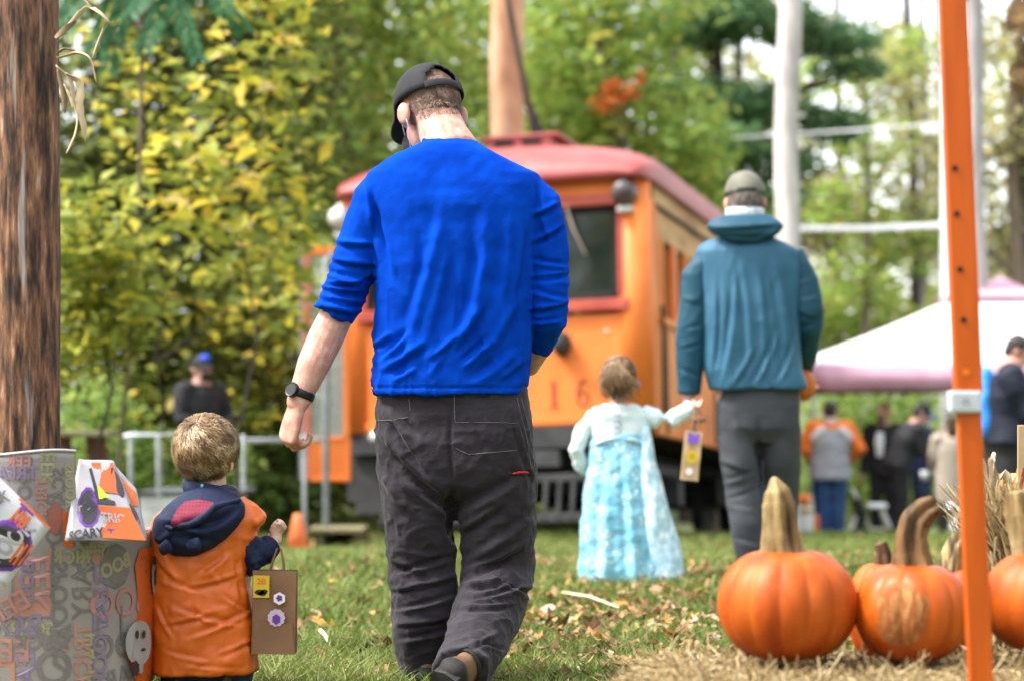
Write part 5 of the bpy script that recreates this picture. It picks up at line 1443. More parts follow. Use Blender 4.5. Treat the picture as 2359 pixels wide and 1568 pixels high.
# the folding door that stands open at its left corner
def door():
    a, z0 = P(700, 1106, 18.3), 0
    Yd = 18.3
    t = thing('streetcar_door', 'narrow glazed orange door standing open at the streetcar\'s left corner', 'door', P(752, 1200, Yd))
    X = lambda px, py, dy=0: P(px, py, Yd + dy)
    def bar(x0, y0, x1, y1, dep, dy=0, bev=.01):
        p, q = X(x0, y0, dy), X(x1, y1, dy)
        return box(((p.x + q.x) / 2, Yd + dy, (p.z + q.z) / 2), (abs(q.x - p.x), dep, abs(q.z - p.z)), None, bev)
    put('stile', bar(698, 588, 716, 1106, .06), mat('stile_red', (.42, .12, .07), (.52, .18, .12), rough=.6, scale=8, bump=.1, bscale=40), t)
    put('stile', bar(792, 588, 806, 1004, .06), tram_orange, t)
    put('edge_strip', bar(690, 574, 698.5, 1108, .05, .01), steel_grey, t)
    put('top_rail', bar(698, 571, 806, 588, .07), tram_orange, t)
    put('lower_panel', bar(716, 1012, 808, 1106, .05), tram_orange, t)
    put('panel_border', join(bar(716, 1006, 808, 1014, .062), bar(714, 1014, 722, 1098, .062), bar(800, 1014, 808, 1098, .062), bar(714, 1098, 808, 1108, .062)), mat('border_orange', (.80, .16, .02), (.85, .2, .03), rough=.6), t)
    put('pane', bar(716, 588, 792, 1006, .012, 0, 0), pane_m, t)
    put('sash_bar', join(bar(728, 590, 738, 690, .03, .03), bar(728, 590, 790, 598, .03, .03)), silver, t)
    h = thing('handrail_post', 'thin grey metal handrail post in front of the open streetcar door', 'post', G(P(751, 1205, 18.1).x, 18.1))
    put('post', tube([P(751, 1235, 18.1), P(751, 600, 18.1), P(760, 588, 18.12)], [.028, .028, .028], n=10), steel_grey, h, True)
    put('foot_plate', box(P(751, 1232, 18.1), (.14, .14, .02)), steel_grey, h)
door()

# wooden boarding step, cone, railing, white skirted deck, bench
plank_m = mat('weathered_plank', (.13, .115, .055), (.25, .22, .12), rough=.9, scale=6, st=(.3, 1, 1), bump=.3, bscale=30)
def boarding_step():
    Yb = 18.0
    t = thing('boarding_step', 'low weathered wooden step with a dark gap beneath, by the open door', 'step', G(P(780, 1245, Yb).x, Yb))
    p, q = P(716, 1212, Yb), P(842, 1250, Yb)
    z1 = p.z; cx = (p.x + q.x) / 2; w = q.x - p.x
    for i in range(4): put('plank', box((cx, Yb - .23 + i * .155, z1 - .02), (w, .145, .035), None, .006), plank_m, t)
    put('riser', box((p.x + .07, Yb + .0, z1 - .15), (.12, .5, .22), None, .006), plank_m, t)
    put('riser', box((q.x - .05, Yb + .0, z1 - .15), (.08, .5, .22), None, .006), dark_wood, t)
    put('back_board', box((cx, Yb + .27, z1 - .15), (w, .03, .22), None, .004), dark_wood, t)
boarding_step()
def cone():
    Yc = 17.0
    b = P(686, 1270, Yc); b.z = float(gz(b.x, Yc)); h = P(686, 1182, Yc).z - b.z
    t = thing('traffic_cone', 'small faded orange traffic cone on the grass beside the toddler', 'cone', b)
    om = mat('cone_orange', (.80, .17, .05), (.85, .24, .09), rough=.5, scale=7)
    put('cone_body', tube([b + Vector((0, 0, .012)), b + Vector((0, 0, h * .5)), b + Vector((0, 0, h * .96)), b + Vector((0, 0, h))], [.088, .064, .036, .028], n=24, round_cap=False), om, t, True)
    put('base', box(b + Vector((0, 0, .010)), (.20, .20, .022), None, .008), om, t)
cone()
def railing():
    Yr = 16.6
    t = thing('metal_railing', 'light grey metal railing behind the toddler, on the edge of the white skirted deck', 'railing', G(P(430, 1130, Yr).x, Yr))
    put('top_rail', tube([P(286, 1006, Yr), P(300, 1001, Yr), P(430, 1003, Yr), P(560, 1014, Yr + .5), P(740, 1012, Yr + 1.0)], [.021] * 5, n=10), galv, t, True)
    for px in (300, 364, 560, 700):
        Yk = Yr + max(0, (px - 430) / 310)
        put('baluster', tube([P(px, 1004, Yk), P(px + 2, 1140 if px < 500 else 1230, Yk)], [.018] * 2, n=8), galv, t, True)
    put('rail', tube([P(300, 1262, Yr), P(364, 1262, Yr)], [.016] * 2, n=6), galv, t, True)
    d = thing('deck', 'low deck with a white side board and a dark top edge behind the toddler', 'deck', G(P(430, 1250, Yr + .3).x, Yr + .3))
    p, q = P(318, 1136, Yr + .05), P(556, 1262, Yr + .05)
    cx = (p.x + q.x) / 2
    for i in range(6): put('plank', box((cx, Yr + .12 + i * .17, p.z), (q.x - p.x, .16, .03), None, .004), mat('deck_dark', (.05, .055, .06), (.10, .105, .11), rough=.8, scale=9), d)
    for i in range(4):
        zz = p.z - .05 - i * .095
        put('side_board', box((cx, Yr + .06, zz - .02), (q.x - p.x - .02, .02, .09), None, .004), mat('board_white', (.52, .53, .53), (.66, .67, .67), rough=.6, scale=5), d)
railing()
def bench():
    Yb = 15.5
    b = P(210, 1100, Yb)
    t = thing('picnic_bench', 'weathered plank bench with a dark support, just right of the brown pole', 'bench', G(b.x, Yb))
    p, q = P(120, 998, Yb), P(262, 998, Yb)
    for i in range(3): put('plank', box(((p.x + q.x) / 2, Yb - .1 + .155 * i, p.z), (q.x - p.x, .145, .04), None, .006), plank_m, t)
    for px in (145, 226):
        c = P(px, 1000, Yb)
        put('leg', tube([c + Vector((-.03, .05, -.02)), c + Vector((.03, .05, -.45)), Vector((c.x + .07, Yb + .05, float(gz(c.x, Yb))))], [(.075, .03)] * 3, n=8), mat('leg_red_brown', (.11, .045, .035), (.18, .08, .065), rough=.85, scale=8), t)
bench()

# ================================================================== FOREGROUND: POLE, WRAPPED STAND, HAY BALE, PUMPKINS, STRAP POST
def pole():
    Y = 6.7
    b = G(P(58, 942, Y).x, Y)
    t = thing('utility_pole', 'thick weathered brown wooden pole at the left edge', 'pole', b)
    n, m = 120, 200
    R = 78 / F * Y
    z = np.linspace(-.05, 4.2, m); th = np.linspace(0, math.tau, n, endpoint=False)
    T, Z = np.meshgrid(th, z)
    Q = np.stack([np.cos(T) * 1.0, np.sin(T) * 1.0, Z * .35], -1).reshape(-1, 3)
    d = .6 * vnoise(Q, 7, 1) + .5 * np.minimum(0, vnoise(Q * [1, 1, .5], 16, 2)) * 1.6 + .25 * vnoise(Q, 30, 3)
    crack = np.minimum(0, np.abs(vnoise(Q * [1, 1, .25], 6, 9)) * 5 - .5)
    rr = R * (1.03 - .0 * Z.ravel()) + .0045 * d + .008 * crack
    lean = (Z.ravel() - .5) * -.0035
    V = np.stack([b.x + lean + rr * np.cos(T.ravel()), Y + rr * np.sin(T.ravel()), Z.ravel()], -1) - np.array(b)
    i = np.arange(n * m).reshape(m, n); j = np.roll(i, -1, 1)
    me = fast_mesh('shaft', V, np.stack([i[:-1], j[:-1], j[1:], i[1:]], -1).reshape(-1, 4)); set_smooth(me)
    pm = bpy.data.materials.new('pole_wood'); pm.use_nodes = True
    nd = pm.node_tree.nodes; l = pm.node_tree.links; bs = nd["Principled BSDF"]; bs.inputs['Roughness'].default_value = .85
    tc = nd.new("ShaderNodeTexCoord"); mp = nd.new("ShaderNodeMapping"); mp.inputs['Scale'].default_value = (1, 1, .17); l.new(tc.outputs['Object'], mp.inputs[0])
    mp2 = nd.new("ShaderNodeMapping"); mp2.inputs['Scale'].default_value = (1.3, 1.3, .10); l.new(tc.outputs['Object'], mp2.inputs[0])
    n1 = nd.new("ShaderNodeTexNoise"); n1.inputs['Scale'].default_value = 38; n1.inputs['Detail'].default_value = 7; n1.inputs['Roughness'].default_value = .65; l.new(mp.outputs[0], n1.inputs['Vector'])
    n2 = nd.new("ShaderNodeTexNoise"); n2.inputs['Scale'].default_value = 11; n2.inputs['Detail'].default_value = 5; l.new(mp2.outputs[0], n2.inputs['Vector'])
    r1 = nd.new("ShaderNodeValToRGB"); e = r1.color_ramp.elements
    for _ in range(3): e.new(.5)
    for x, (p, c) in zip(e, [(.36, (.016, .009, .006)), (.45, (.07, .034, .02)), (.53, (.17, .08, .044)), (.61, (.29, .135, .065)), (.69, (.42, .30, .22))]): x.position = p; x.color = (*c, 1)
    l.new(n1.outputs['Fac'], r1.inputs['Fac'])
    r2 = nd.new("ShaderNodeValToRGB"); e = r2.color_ramp.elements; e[0].position = .60; e[0].color = (0, 0, 0, 1); e[1].position = .66; e[1].color = (1, 1, 1, 1)
    l.new(n2.outputs['Fac'], r2.inputs['Fac'])
    mx = nd.new("ShaderNodeMix"); mx.data_type = 'RGBA'; l.new(r2.outputs['Color'], mx.inputs['Factor']); l.new(r1.outputs['Color'], mx.inputs['A']); mx.inputs['B'].default_value = (.42, .34, .30, 1)
    l.new(mx.outputs['Result'], bs.inputs['Base Color'])
    bp = nd.new("ShaderNodeBump"); bp.inputs['Strength'].default_value = .8; bp.inputs['Distance'].default_value = .01; l.new(n1.outputs['Fac'], bp.inputs['Height']); l.new(bp.outputs[0], bs.inputs['Normal'])
    link('shaft', me, pm, t)
pole()

husk_m = mat('corn_husk', (.50, .36, .20), (.68, .55, .38), rough=.8, scale=14, st=(1, 1, .3), bump=.2, bscale=60)
husk_dark = mat('corn_husk_dark', (.16, .105, .06), (.30, .21, .13), rough=.85, scale=14, bump=.2, bscale=60)
def ribbon(pts, w, twist, seed):
    """a dry leaf: folded strip along a curved line"""
    r = random.Random(seed)
    pts = [Vector(p) for p in pts]
    V, Fs = [], []
    N = 16
    for i in range(N + 1):
        t = i / N * (len(pts) - 1); k = min(int(t), len(pts) - 2); f = t - k
        p0, p1, p2, p3 = pts[max(0, k - 1)], pts[k], pts[k + 1], pts[min(len(pts) - 1, k + 2)]
        p = .5 * ((2 * p1) + (p2 - p0) * f + (2 * p0 - 5 * p1 + 4 * p2 - p3) * f * f + (3 * p1 - p0 - 3 * p2 + p3) * f ** 3)
        tg = (p2 - p1).normalized()
        a = twist * i / N + seed
        s = Vector((math.cos(a), math.sin(a), 0)); s = (s - tg * s.dot(tg)).normalized(); nn = tg.cross(s)
        ww = w * (math.sin(math.pi * min(1, (i / N) * .9 + .08)) ** .6) * r.uniform(.8, 1.15)
        V += [p - s * ww + nn * ww * .5, p, p + s * ww + nn * ww * .5]
    for i in range(N):
        for j in (0, 1): Fs.append((3 * i + j, 3 * i + j + 1, 3 * i + j + 4, 3 * i + j + 3))
    return V, Fs
def cornstalk():
    Y = 6.55
    t = thing('cornstalk', 'dry tan corn leaves hanging beside the top of the brown pole', 'cornstalk', P(120, 120, Y))
    X = lambda px, py, d=0: P(px, py, Y + d)
    put('stalk', tube([X(100, -120, .30), X(104, 60, .29), X(98, 180, .30), X(100, 300, .30)], [.012, .012, .011, .009], n=8), husk_dark, t, True)
    leaves = [([X(128, 88), X(160, 60), X(190, 28, -.02), X(212, 22, -.03), X(243, 48, -.02), X(240, 58), X(222, 100, .02), X(212, 132, .02)], .0115, 2.0, husk_m),
              ([X(180, -12), X(200, 12), X(212, 24)], .012, .6, husk_m), ([X(128, 90), X(152, 66), X(175, 48)], .010, 1.2, husk_dark),
              ([X(130, 132), X(150, 126), X(178, 118), X(204, 128), X(215, 150), X(223, 190)], .012, 1.5, husk_m),
              ([X(130, 150), X(150, 168), X(178, 182), X(188, 205), X(184, 250), X(192, 290), X(196, 328)], .0125, 1.8, husk_m),
              ([X(150, 168), X(162, 190), X(168, 240), X(176, 270), X(170, 310), X(152, 354)], .009, 2.5, husk_m), ([X(146, 195), X(158, 225), X(166, 248)], .010, 1, husk_m),
              ([X(132, 160), X(146, 220), X(150, 262)], .009, .8, husk_dark), ([X(128, 125), X(146, 110), X(174, 116)], .009, 1.4, husk_dark)]
    for i, (p, w, tw, m) in enumerate(leaves):
        o = put('leaf', ribbon(p, w, tw, i * 1.3), m, t, True)
        so = o.modifiers.new('thick', 'SOLIDIFY'); so.thickness = .0012
cornstalk()

# ------------------------------------------------------------------ the stand wrapped in printed paper
paper_back = mat('paper_back', (.22, .19, .18), (.31, .275, .265), rough=.24, scale=4, bump=.06, bscale=14, spec=.6)
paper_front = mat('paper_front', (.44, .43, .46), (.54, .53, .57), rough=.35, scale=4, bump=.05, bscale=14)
paper_orange = mat('paper_orange', (.44, .072, .010), (.54, .10, .016), rough=.4, scale=5, bump=.08, bscale=18)
def faded(name, c, k=.62):
    base = (.255, .225, .215)
    return mat(name, tuple(a * (1 - k) + b * k for a, b in zip(c, base)), None, rough=.34, scale=4)
INK = {'k': (.03, .025, .03), 'o': (.55, .10, .012), 'p': (.12, .03, .26), 'g': (.34, .34, .02), 'r': (.6, .1, .08)}
inkv = {k: paint('ink_vivid_' + k, v, .35) for k, v in INK.items()}
inkf = {k: faded('ink_faded_' + k, v, .62 if k != 'k' else .55) for k, v in INK.items()}
ink_white = paint('ink_white', (.32, .30, .30), .35)

def wrapped():
    Y = 5.62
    s = F / Y
    cx, cy = P(95, 942, Y).x, Y + .05
    R = (338 - 95) / s
    t = thing('wrapped_stand', 'round stand wrapped in glossy halloween paper printed with faded words, at the left corner', 'stand', G(cx, cy))
    ztop = P(0, 1232, Y - R + .05).z
    # paper wall of the big drum: slightly buckled
    def A(px):
        lo, hi = math.radians(-70), math.radians(86)
        for _ in range(40):
            m_ = (lo + hi) / 2
            if CX + (cx + R * math.sin(m_)) / (cy - R * math.cos(m_)) * F < px: lo = m_
            else: hi = m_
        return (lo + hi) / 2
    def surf(a, z, lift=0):
        """a = angle from the side that faces us (radians, right positive)"""
        rr = R * (1 + .014 * math.sin(3 * a + 4 * z) + .010 * math.sin(7 * a - 9 * z) + .006 * math.sin(13 * a + 15 * z)) + lift
        zz = z
        flare = .02 * min(1, max(0, (z - (ztop - .12)) / .3))
        return Vector((cx + (rr - flare * .6) * math.sin(a), cy - (rr - flare * .6) * math.cos(a), zz))
    V, Fs = [], []
    na, nz = 92, 34
    zhi = P(0, 1042, Y - R * .9).z
    astep = A(178)
    angs = sorted([math.radians(-115 + 230 * j / (na - 2)) for j in range(na - 1)] + [astep - .004, astep + .004])
    for i in range(nz):
        for a in angs:
            tp = zhi + .006 * math.sin(5 * a) if a < astep else ztop
            V.append(surf(a, -.03 + (tp + .03) * (i / (nz - 1))))
    for i in range(nz - 1):
        for j in range(na): Fs.append((i * (na + 1) + j, i * (na + 1) + j + 1, (i + 1) * (na + 1) + j + 1, (i + 1) * (na + 1) + j))
    o = put('paper_side', (V, Fs), paper_back, t, True)
    so = o.modifiers.new('thick', 'SOLIDIFY'); so.thickness = .002; so.offset = -1
    # core drum under the paper, and its top
    put('drum', tube([Vector((cx, cy, .0)), Vector((cx, cy, ztop - .02))], [R * .95] * 2, n=40, round_cap=False), mat('drum_board', (.2, .16, .12), (.3, .25, .2), rough=.9), t, True)
    put('rolled_edge', tube([surf(math.radians(-115 + (math.degrees(astep) + 115) * j / 40), zhi + .006 * math.sin(5 * math.radians(-115 + (math.degrees(astep) + 115) * j / 40)), .001) for j in range(41)], [.0035] * 41, n=6), paper_front, o, True)
    layer = [0]
    def pr(par, VF, a0, z0, m, rot=0, mirror=True, sleeve=False, vivid=False):
        """lay flat print on the wall: x runs round, y up; the inside of the sheet shows it mirrored"""
        layer[0] += 1
        lift = .0016 + .00025 * (layer[0] % 6)
        c, s_ = math.cos(rot), math.sin(rot)
        out = []
        for v in VF[0]:
            x = -v[0] if mirror else v[0]; y = v[1]
            X, Z = x * c - y * s_, x * s_ + y * c
            out.append(surf(a0 + X / R, z0 + Z, lift))
        put('print', (out, VF[1]), m, par)
    def Zp(py): return P(0, py, Y - R * .8).z
    word = lambda s_, sz, b=.0: text_vf(s_, sz, b)
    frame = lambda w, h, q: join(poly([(-w, -h), (w, -h), (w, -h + q), (-w, -h + q)]), poly([(-w, h - q), (w, h - q), (w, h), (-w, h)]), poly([(-w, -h + q), (-w + q, -h + q), (-w + q, h - q), (-w, h - q)]), poly([(w - q, -h + q), (w, -h + q), (w, h - q), (w - q, h - q)]))
    dz = math.pi / 2
    # the orange box with the vertical word
    pr(o, poly([(-.045, -.085), (.045, -.085), (.045, .085), (-.045, .085)]), A(76), Zp(1340), inkf['o'])
    pr(o, frame(.052, .092, .007), A(76), Zp(1340), inkf['k'])
    pr(o, word('EEK', .085, .002), A(90), Zp(1340), inkf['r'], dz)
    pr(o, word('BOO', .05, .002), A(64), Zp(1340), inkf['p'], dz)
    items = [('SPOOKY', .060, 'k', 138, 1400, dz), ('SCARY', .07, 'k', 190, 1330, dz), ('TRICK', .045, 'g', 176, 1285, 0), ('EEK', .045, 'g', 212, 1275, 0), ('TREAT', .060, 'p', 234, 1370, dz),
             ('BOO', .10, 'r', 285, 1400, 0), ('EEK', .07, 'r', 20, 1400, .5), ('SCARY', .045, 'g', 60, 1448, 0), ('BOO', .075, 'p', 22, 1440, 0),
             ('TREAT', .065, 'p', 60, 1520, dz), ('TRICK', .06, 'o', 190, 1515, dz), ('BOO', .12, 'k', 128, 1550, dz), ('SPOOKY', .06, 'p', 232, 1520, dz), ('BOO', .09, 'k', 282, 1500, 0), ('HAUNTED', .05, 'g', 210, 1570, dz), ('SCARY', .07, 'k', 285, 1570, .2), ('EEK', .08, 'o', 10, 1500, 0), ('TRICK', .05, 'k', 100, 1480, 0)]
    for (w_, sz, ck, px, py, rot) in items: pr(o, word(w_, sz, .0012), A(px), Zp(py), inkf[ck], rot)
    pr(o, disc(0, 0, .014), A(222), Zp(1290), inkf['o']); pr(o, strokes([[(0, .0), (.03, -.005), (.04, .03)]], .012), A(212), Zp(1312), inkf['k'])
    pr(o, disc(0, 0, .014, .016), A(148), Zp(1485), inkf['o']); pr(o, strokes([[(0, .07), (0, -.03), (-.02, -.045)]], .010), A(126), Zp(1500), inkf['k'])
    pr(o, disc(0, 0, .05, .055, 20, .06), A(270), Zp(1310), inkf['k']); pr(o, word('BOO', .05, .002), A(270), Zp(1310), ink_white if False else inkf['g'], .3)
    pr(o, frame(.045, .05, .008), A(255), Zp(1450), inkf['k'])
    pr(o, frame(.03, .035, .012), A(8), Zp(1555), inkf['o'])
    for (w_, sz, ck, px, py, rot) in (('BOO', .05, 'k', 58, 1100, dz), ('EEK', .05, 'g', 112, 1078, dz), ('SCARY', .045, 'k', 138, 1140, dz), ('TRICK', .04, 'o', 96, 1150, dz), ('TREAT', .045, 'p', 25, 1090, 0), ('BOO', .06, 'k', 128, 1195, dz), ('SPOOKY', .035, 'g', 165, 1130, dz), ('EEK', .04, 'r', 40, 1062, 0)):
        pr(o, word(w_, sz, .001), A(px), Zp(py), inkf[ck], rot)
    pr(o, poly([(-.012, -.045), (.012, -.045), (.014, .045), (-.010, .04)]), A(158), Zp(1218), inkv['o'])
    pr(o, disc(0, 0, .018, .04), A(128), Zp(1195), faded('ink_dim_red', (.3, .05, .02), .25))
    # vivid orange return of the sheet at the right, with its ghosts
    V, Fs = [], []
    zz = [P(0, y, Y).z for y in (1575, 1540, 1500, 1450, 1400, 1350, 1300, 1262)]
    a0 = [70, 64, 60, 66, 71, 70, 68, 75]
    for z, q in zip(zz, a0):
        for j in range(9): V.append(surf(math.radians(q + (112 - q) * j / 8), z, .010 - .008 * (j == 0) + .003 * math.sin(j + z * 20)))
    for i in range(len(zz) - 1):
        for j in range(8): Fs.append((i * 9 + j, i * 9 + j + 1, (i + 1) * 9 + j + 1, (i + 1) * 9 + j))
    oo = put('paper_return', (V, Fs), paper_orange, t, True); oo['label'] = 'bright orange printed return of the paper'
    def prv(VF, deg, py, m, lift):
        out = [surf(math.radians(deg) + v[0] / R, P(0, py, Y).z + v[1], lift) for v in VF[0]]
        put('print', (out, VF[1]), m, oo)
    prv(disc(0, 0, .055, .058), 68, 1475, ink_white, .0165); prv(poly([(-.02, -.02), (.02, -.028), (.03, .03), (-.015, .05)]), 66, 1520, ink_white, .0165)
    for (dx, dy) in ((-.012, .018), (.014, .016)): prv(disc(dx, dy, .007, .011, 12), 68, 1470, inkv['k'], .0185)
    prv(disc(.012, -.012, .010, .004, 10), 68, 1480, inkv['k'], .0185)
    prv(disc(0, 0, .016, .018, 14, .2), 63, 1530, inkv['k'], .0190)
    prv(disc(0, 0, .028, .05, 16), 88, 1330, ink_white, .0165); prv(disc(0, .004, .014, .025, 12, .25), 88, 1335, inkv['k'], .0185); prv(disc(-.004, .03, .010, .012, 10, .2), 86, 1318, inkv['k'], .0185)
    rs = random.Random(2)
    for k in range(22): prv(disc(0, 0, .003, n=6), rs.uniform(70, 88), rs.uniform(1275, 1560), inkv['k'], .0168)
    # folded corners that show the bright face of the sheet
    def flap(name, quad, m, bend=.015, nrm=Vector((0, -1, .25)), nu=12):
        q = [Vector(p) for p in quad]
        at = lambda u, v: (q[0] * (1 - u) * (1 - v) + q[1] * u * (1 - v) + q[2] * u * v + q[3] * (1 - u) * v) + nrm.normalized() * (bend * math.sin(math.pi * u) * math.sin(math.pi * v) + .006 * math.sin(5 * u + 3 * v) + .005 * abs(math.sin(3.1 * u - 4.7 * v + 1)))
        V = [at(i / nu, j / nu) for j in range(nu + 1) for i in range(nu + 1)]
        Fs = [(j * (nu + 1) + i, j * (nu + 1) + i + 1, (j + 1) * (nu + 1) + i + 1, (j + 1) * (nu + 1) + i) for j in range(nu) for i in range(nu)]
        ob = put(name, (V, Fs), m, t, True)
        so = ob.modifiers.new('thick', 'SOLIDIFY'); so.thickness = .0015; so.offset = 1
        lay = [0]
        def stick(VF, mm):
            lay[0] += 1
            out = [at(v[0], v[1]) - nrm.normalized() * -(.0034 + .0004 * (lay[0] % 7)) for v in VF[0]]
            put('print', (out, VF[1]), mm, ob)
        return stick
    Yf = 5.22
    st = flap('folded_corner', [P(-190, 1180, Yf), P(12, 1352, Yf), P(118, 1215, Yf + .02), P(-60, 1040, Yf + .03)], paper_front, .02)
    # u along the lower left edge, v towards the upper right edge
    st(disc(.80, .45, .20, .34, 26, .05), inkv['p']); st(disc(.80, .45, .175, .30, 26, .04), inkv['k'])
    st(move2(text_vf('SPOOK', .24, .006), .80, .46, 1.45, 1, .9), ink_white)
    st(strokes([[(.68, .70), (.68, .88)], [(.72, .70), (.72, .9)], [(.76, .70), (.76, .9)], [(.80, .72), (.80, .9)]], .026), inkv['o'])
    st(strokes([[(.90, .30), (.90, .60)], [(.94, .30), (.94, .62)], [(.98, .34), (.98, .66)]], .022), inkv['o'])
    st(strokes([[(.62, .985), (.98, .985)]], .03), inkv['o']); st(strokes([[(.66, .95), (.80, .95)]], .03), inkv['p']); st(disc(.70, .90, .03, .05, 9, .3), inkv['p'])
    st(disc(.42, .75, .09, .12, 14, .15), inkf['k']); st(disc(.40, .45, .035, .06), inkv['g']); st(move2(text_vf('EEK', .16, .002), .45, .80, 1.0), inkf['k'])
    Yg = 5.60
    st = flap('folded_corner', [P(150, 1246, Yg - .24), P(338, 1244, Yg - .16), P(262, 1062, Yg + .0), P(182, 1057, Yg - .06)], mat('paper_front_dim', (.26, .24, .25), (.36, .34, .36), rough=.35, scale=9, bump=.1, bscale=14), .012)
    st(poly([(.34, .97), (.97, .97), (.92, .56), (.52, .60)]), paint('ink_brick', (.42, .09, .02), .35)); st(disc(.90, .72, .09, .19, 16), inkv['k']); st(disc(.985, .35, .02, .11, 12), inkv['k'])
    st(poly([(.30, .88), (.36, .90), (.50, .52), (.74, .48), (.74, .43), (.45, .44)]), inkv['k']); st(poly([(.47, .66), (.52, .66), (.66, .52), (.48, .50)]), paint('ink_lime', (.42, .55, .02), .35)); st(disc(.58, .53, .03, .03, 8, .4), inkv['k'])
    st(disc(.30, .40, .17, .24, 24, .05), inkv['p']); st(disc(.30, .40, .14, .205, 24, .04), inkv['k']); st(move2(text_vf('BOO', .15, .004), .30, .42, .5), inkf['g'])
    st(poly([(.46, .03), (.99, .0), (.95, .40), (.46, .42)]), inkv['o']); st(move2(text_vf('TRICK', .155, .004), .70, .26, -.05), ink_white); st(move2(text_vf('TREAT', .13, .003), .74, .08, -.03), inkv['p']); st(move2(text_vf('SCARY', .15, .004), .27, .07, .1), inkv['k'])
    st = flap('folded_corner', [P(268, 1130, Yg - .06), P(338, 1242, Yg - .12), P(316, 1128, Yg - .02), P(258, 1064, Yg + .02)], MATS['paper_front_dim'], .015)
    st(poly([(.04, .10), (.5, .2), (.95, .62), (.92, .90), (.35, .84), (.02, .5)]), paint('ink_rust', (.5, .11, .015), .35)); st(disc(.70, .2, .16, .18, 14), inkv['k'])
wrapped()

# ------------------------------------------------------------------ straw bale with its pumpkins
straw_leaf = leaf_mat('straw', [(0, (.18, .115, .045)), (.35, (.37, .26, .115)), (.7, (.54, .41, .20)), (1, (.70, .58, .36))], .15, .6)
BALE = dict(x0=.275, x1=1.55, y0=4.16, y1=4.80, z=.225)
def straws(name, n, boxf, parent, L=(.05, .16), w=.0022, seed=1, tip=None, kind='stuff', up=.25):
    r = np.random.default_rng(seed)
    Pn, D = boxf(r, n)
    D = D + up * np.abs(r.standard_normal((n, 1))) * np.array([0, 0, 1]); D /= np.linalg.norm(D, axis=1)[:, None]
    Ls = r.uniform(*L, (n, 1)); W = w * (.6 + .9 * r.random((n, 1)))
    a = np.cross(D, r.standard_normal((n, 3))); a /= np.linalg.norm(a, axis=1)[:, None]; b = np.cross(D, a)
    bend = b * Ls * .12 * r.standard_normal((n, 1))
    ends = []
    for (t, k) in ((-.5, 1), (0, 1), (.5, .6)):
        c = Pn + D * Ls * t + bend * (1 - 4 * t * t)
        ends += [c + a * W * k, c - a * W * .5 * k + b * W * .87 * k, c - a * W * .5 * k - b * W * .87 * k]
    V = np.stack(ends, 1).reshape(-1, 3)
    o = []
    for s in (0, 3):
        for i in range(3): o.append([s + i, s + (i + 1) % 3, s + 3 + (i + 1) % 3, s + 3 + i])
    Fq = (np.arange(n)[:, None, None] * 9 + np.array(o)[None]).reshape(-1, 4)
    me = fast_mesh(name, V - np.array(wl(parent)), Fq)
    tinted(me, np.repeat(r.random(n), 6))
    ob = link(name, me, straw_leaf, parent)
    if kind: ob['kind'] = kind
    return ob
def bale():
    B = BALE
    c = Vector(((B['x0'] + B['x1']) / 2, (B['y0'] + B['y1']) / 2, 0))
    t = thing('straw_bale', 'loose yellow straw bale under the pumpkins at the lower right', 'bale', c)
    bm = bmesh.new(); bmesh.ops.create_grid(bm, x_segments=1, y_segments=1, size=1); bm.free()
    V, Fs = box((c.x, c.y, B['z'] / 2 - .01), (B['x1'] - B['x0'] - .04, B['y1'] - B['y0'] - .04, B['z'] - .02), None, .04)
    put('core', (V, Fs), mat('straw_core', (.20, .13, .05), (.36, .25, .11), rough=.95, scale=30, detail=6, st=(.2, 1, 1), bump=.6, bscale=50), t)
    def top(r, n):
        x = B['x0'] - .09 + (B['x1'] - B['x0'] + .09) * r.random(n); y = B['y0'] + (B['y1'] - B['y0'] + .05) * r.random(n)
        z = B['z'] - .015 + .03 * r.random(n) - .14 * np.clip((B['x0'] + .06 - x) / .15, 0, 1) ** 1.2
        D = r.standard_normal((n, 3)) * [1, .75, .22]
        return np.stack([x, y, z], -1), D
    def side(r, n):
        x = B['x0'] + (B['x1'] - B['x0']) * r.random(n); y = np.where(r.random(n) < .6, B['y0'], B['y1']) + .01 * r.standard_normal(n)
        z = B['z'] * r.random(n); D = r.standard_normal((n, 3)) * [1, .25, .35]
        return np.stack([x, y, z], -1), D
    def left(r, n):
        x = B['x0'] - .02 - .10 * np.abs(r.standard_normal(n)); y = B['y0'] + (B['y1'] - B['y0']) * r.random(n)
        z = np.clip(B['z'] - .05 - .13 * (B['x0'] - x) / .1, .01, 1) * r.random(n) ** .4; D = r.standard_normal((n, 3)) * [1, .6, .4]
        return np.stack([x, y, z], -1), D
    def spike(r, n):
        x = B['x0'] + .02 + (B['x1'] - B['x0']) * r.random(n); y = B['y0'] + .05 + .40 * r.random(n)
        D = r.standard_normal((n, 3)) * [.55, .4, .1] + np.array([0, 0, .9])
        return np.stack([x, y, np.full(n, B['z'] + .008)], -1), D
    straws('straw', 9500, top, t, (.05, .17), .0021, 1)
    straws('straw', 2500, side, t, (.05, .16), .0021, 2)
    straws('straw', 1200, left, t, (.05, .14), .0021, 3)
    straws('straw', 420, spike, t, (.04, .085), .0028, 4, up=.1)
    put('twine', join(*[tube([Vector((B['x0'] - .002, y, .01)), Vector((B['x0'] - .002, y, B['z'])), Vector((B['x1'], y, B['z']))], [.003] * 3, n=6) for y in (4.3, 4.66)]), mat('bale_twine', (.5, .42, .2), (.6, .5, .3), rough=.8), t, True)
bale()

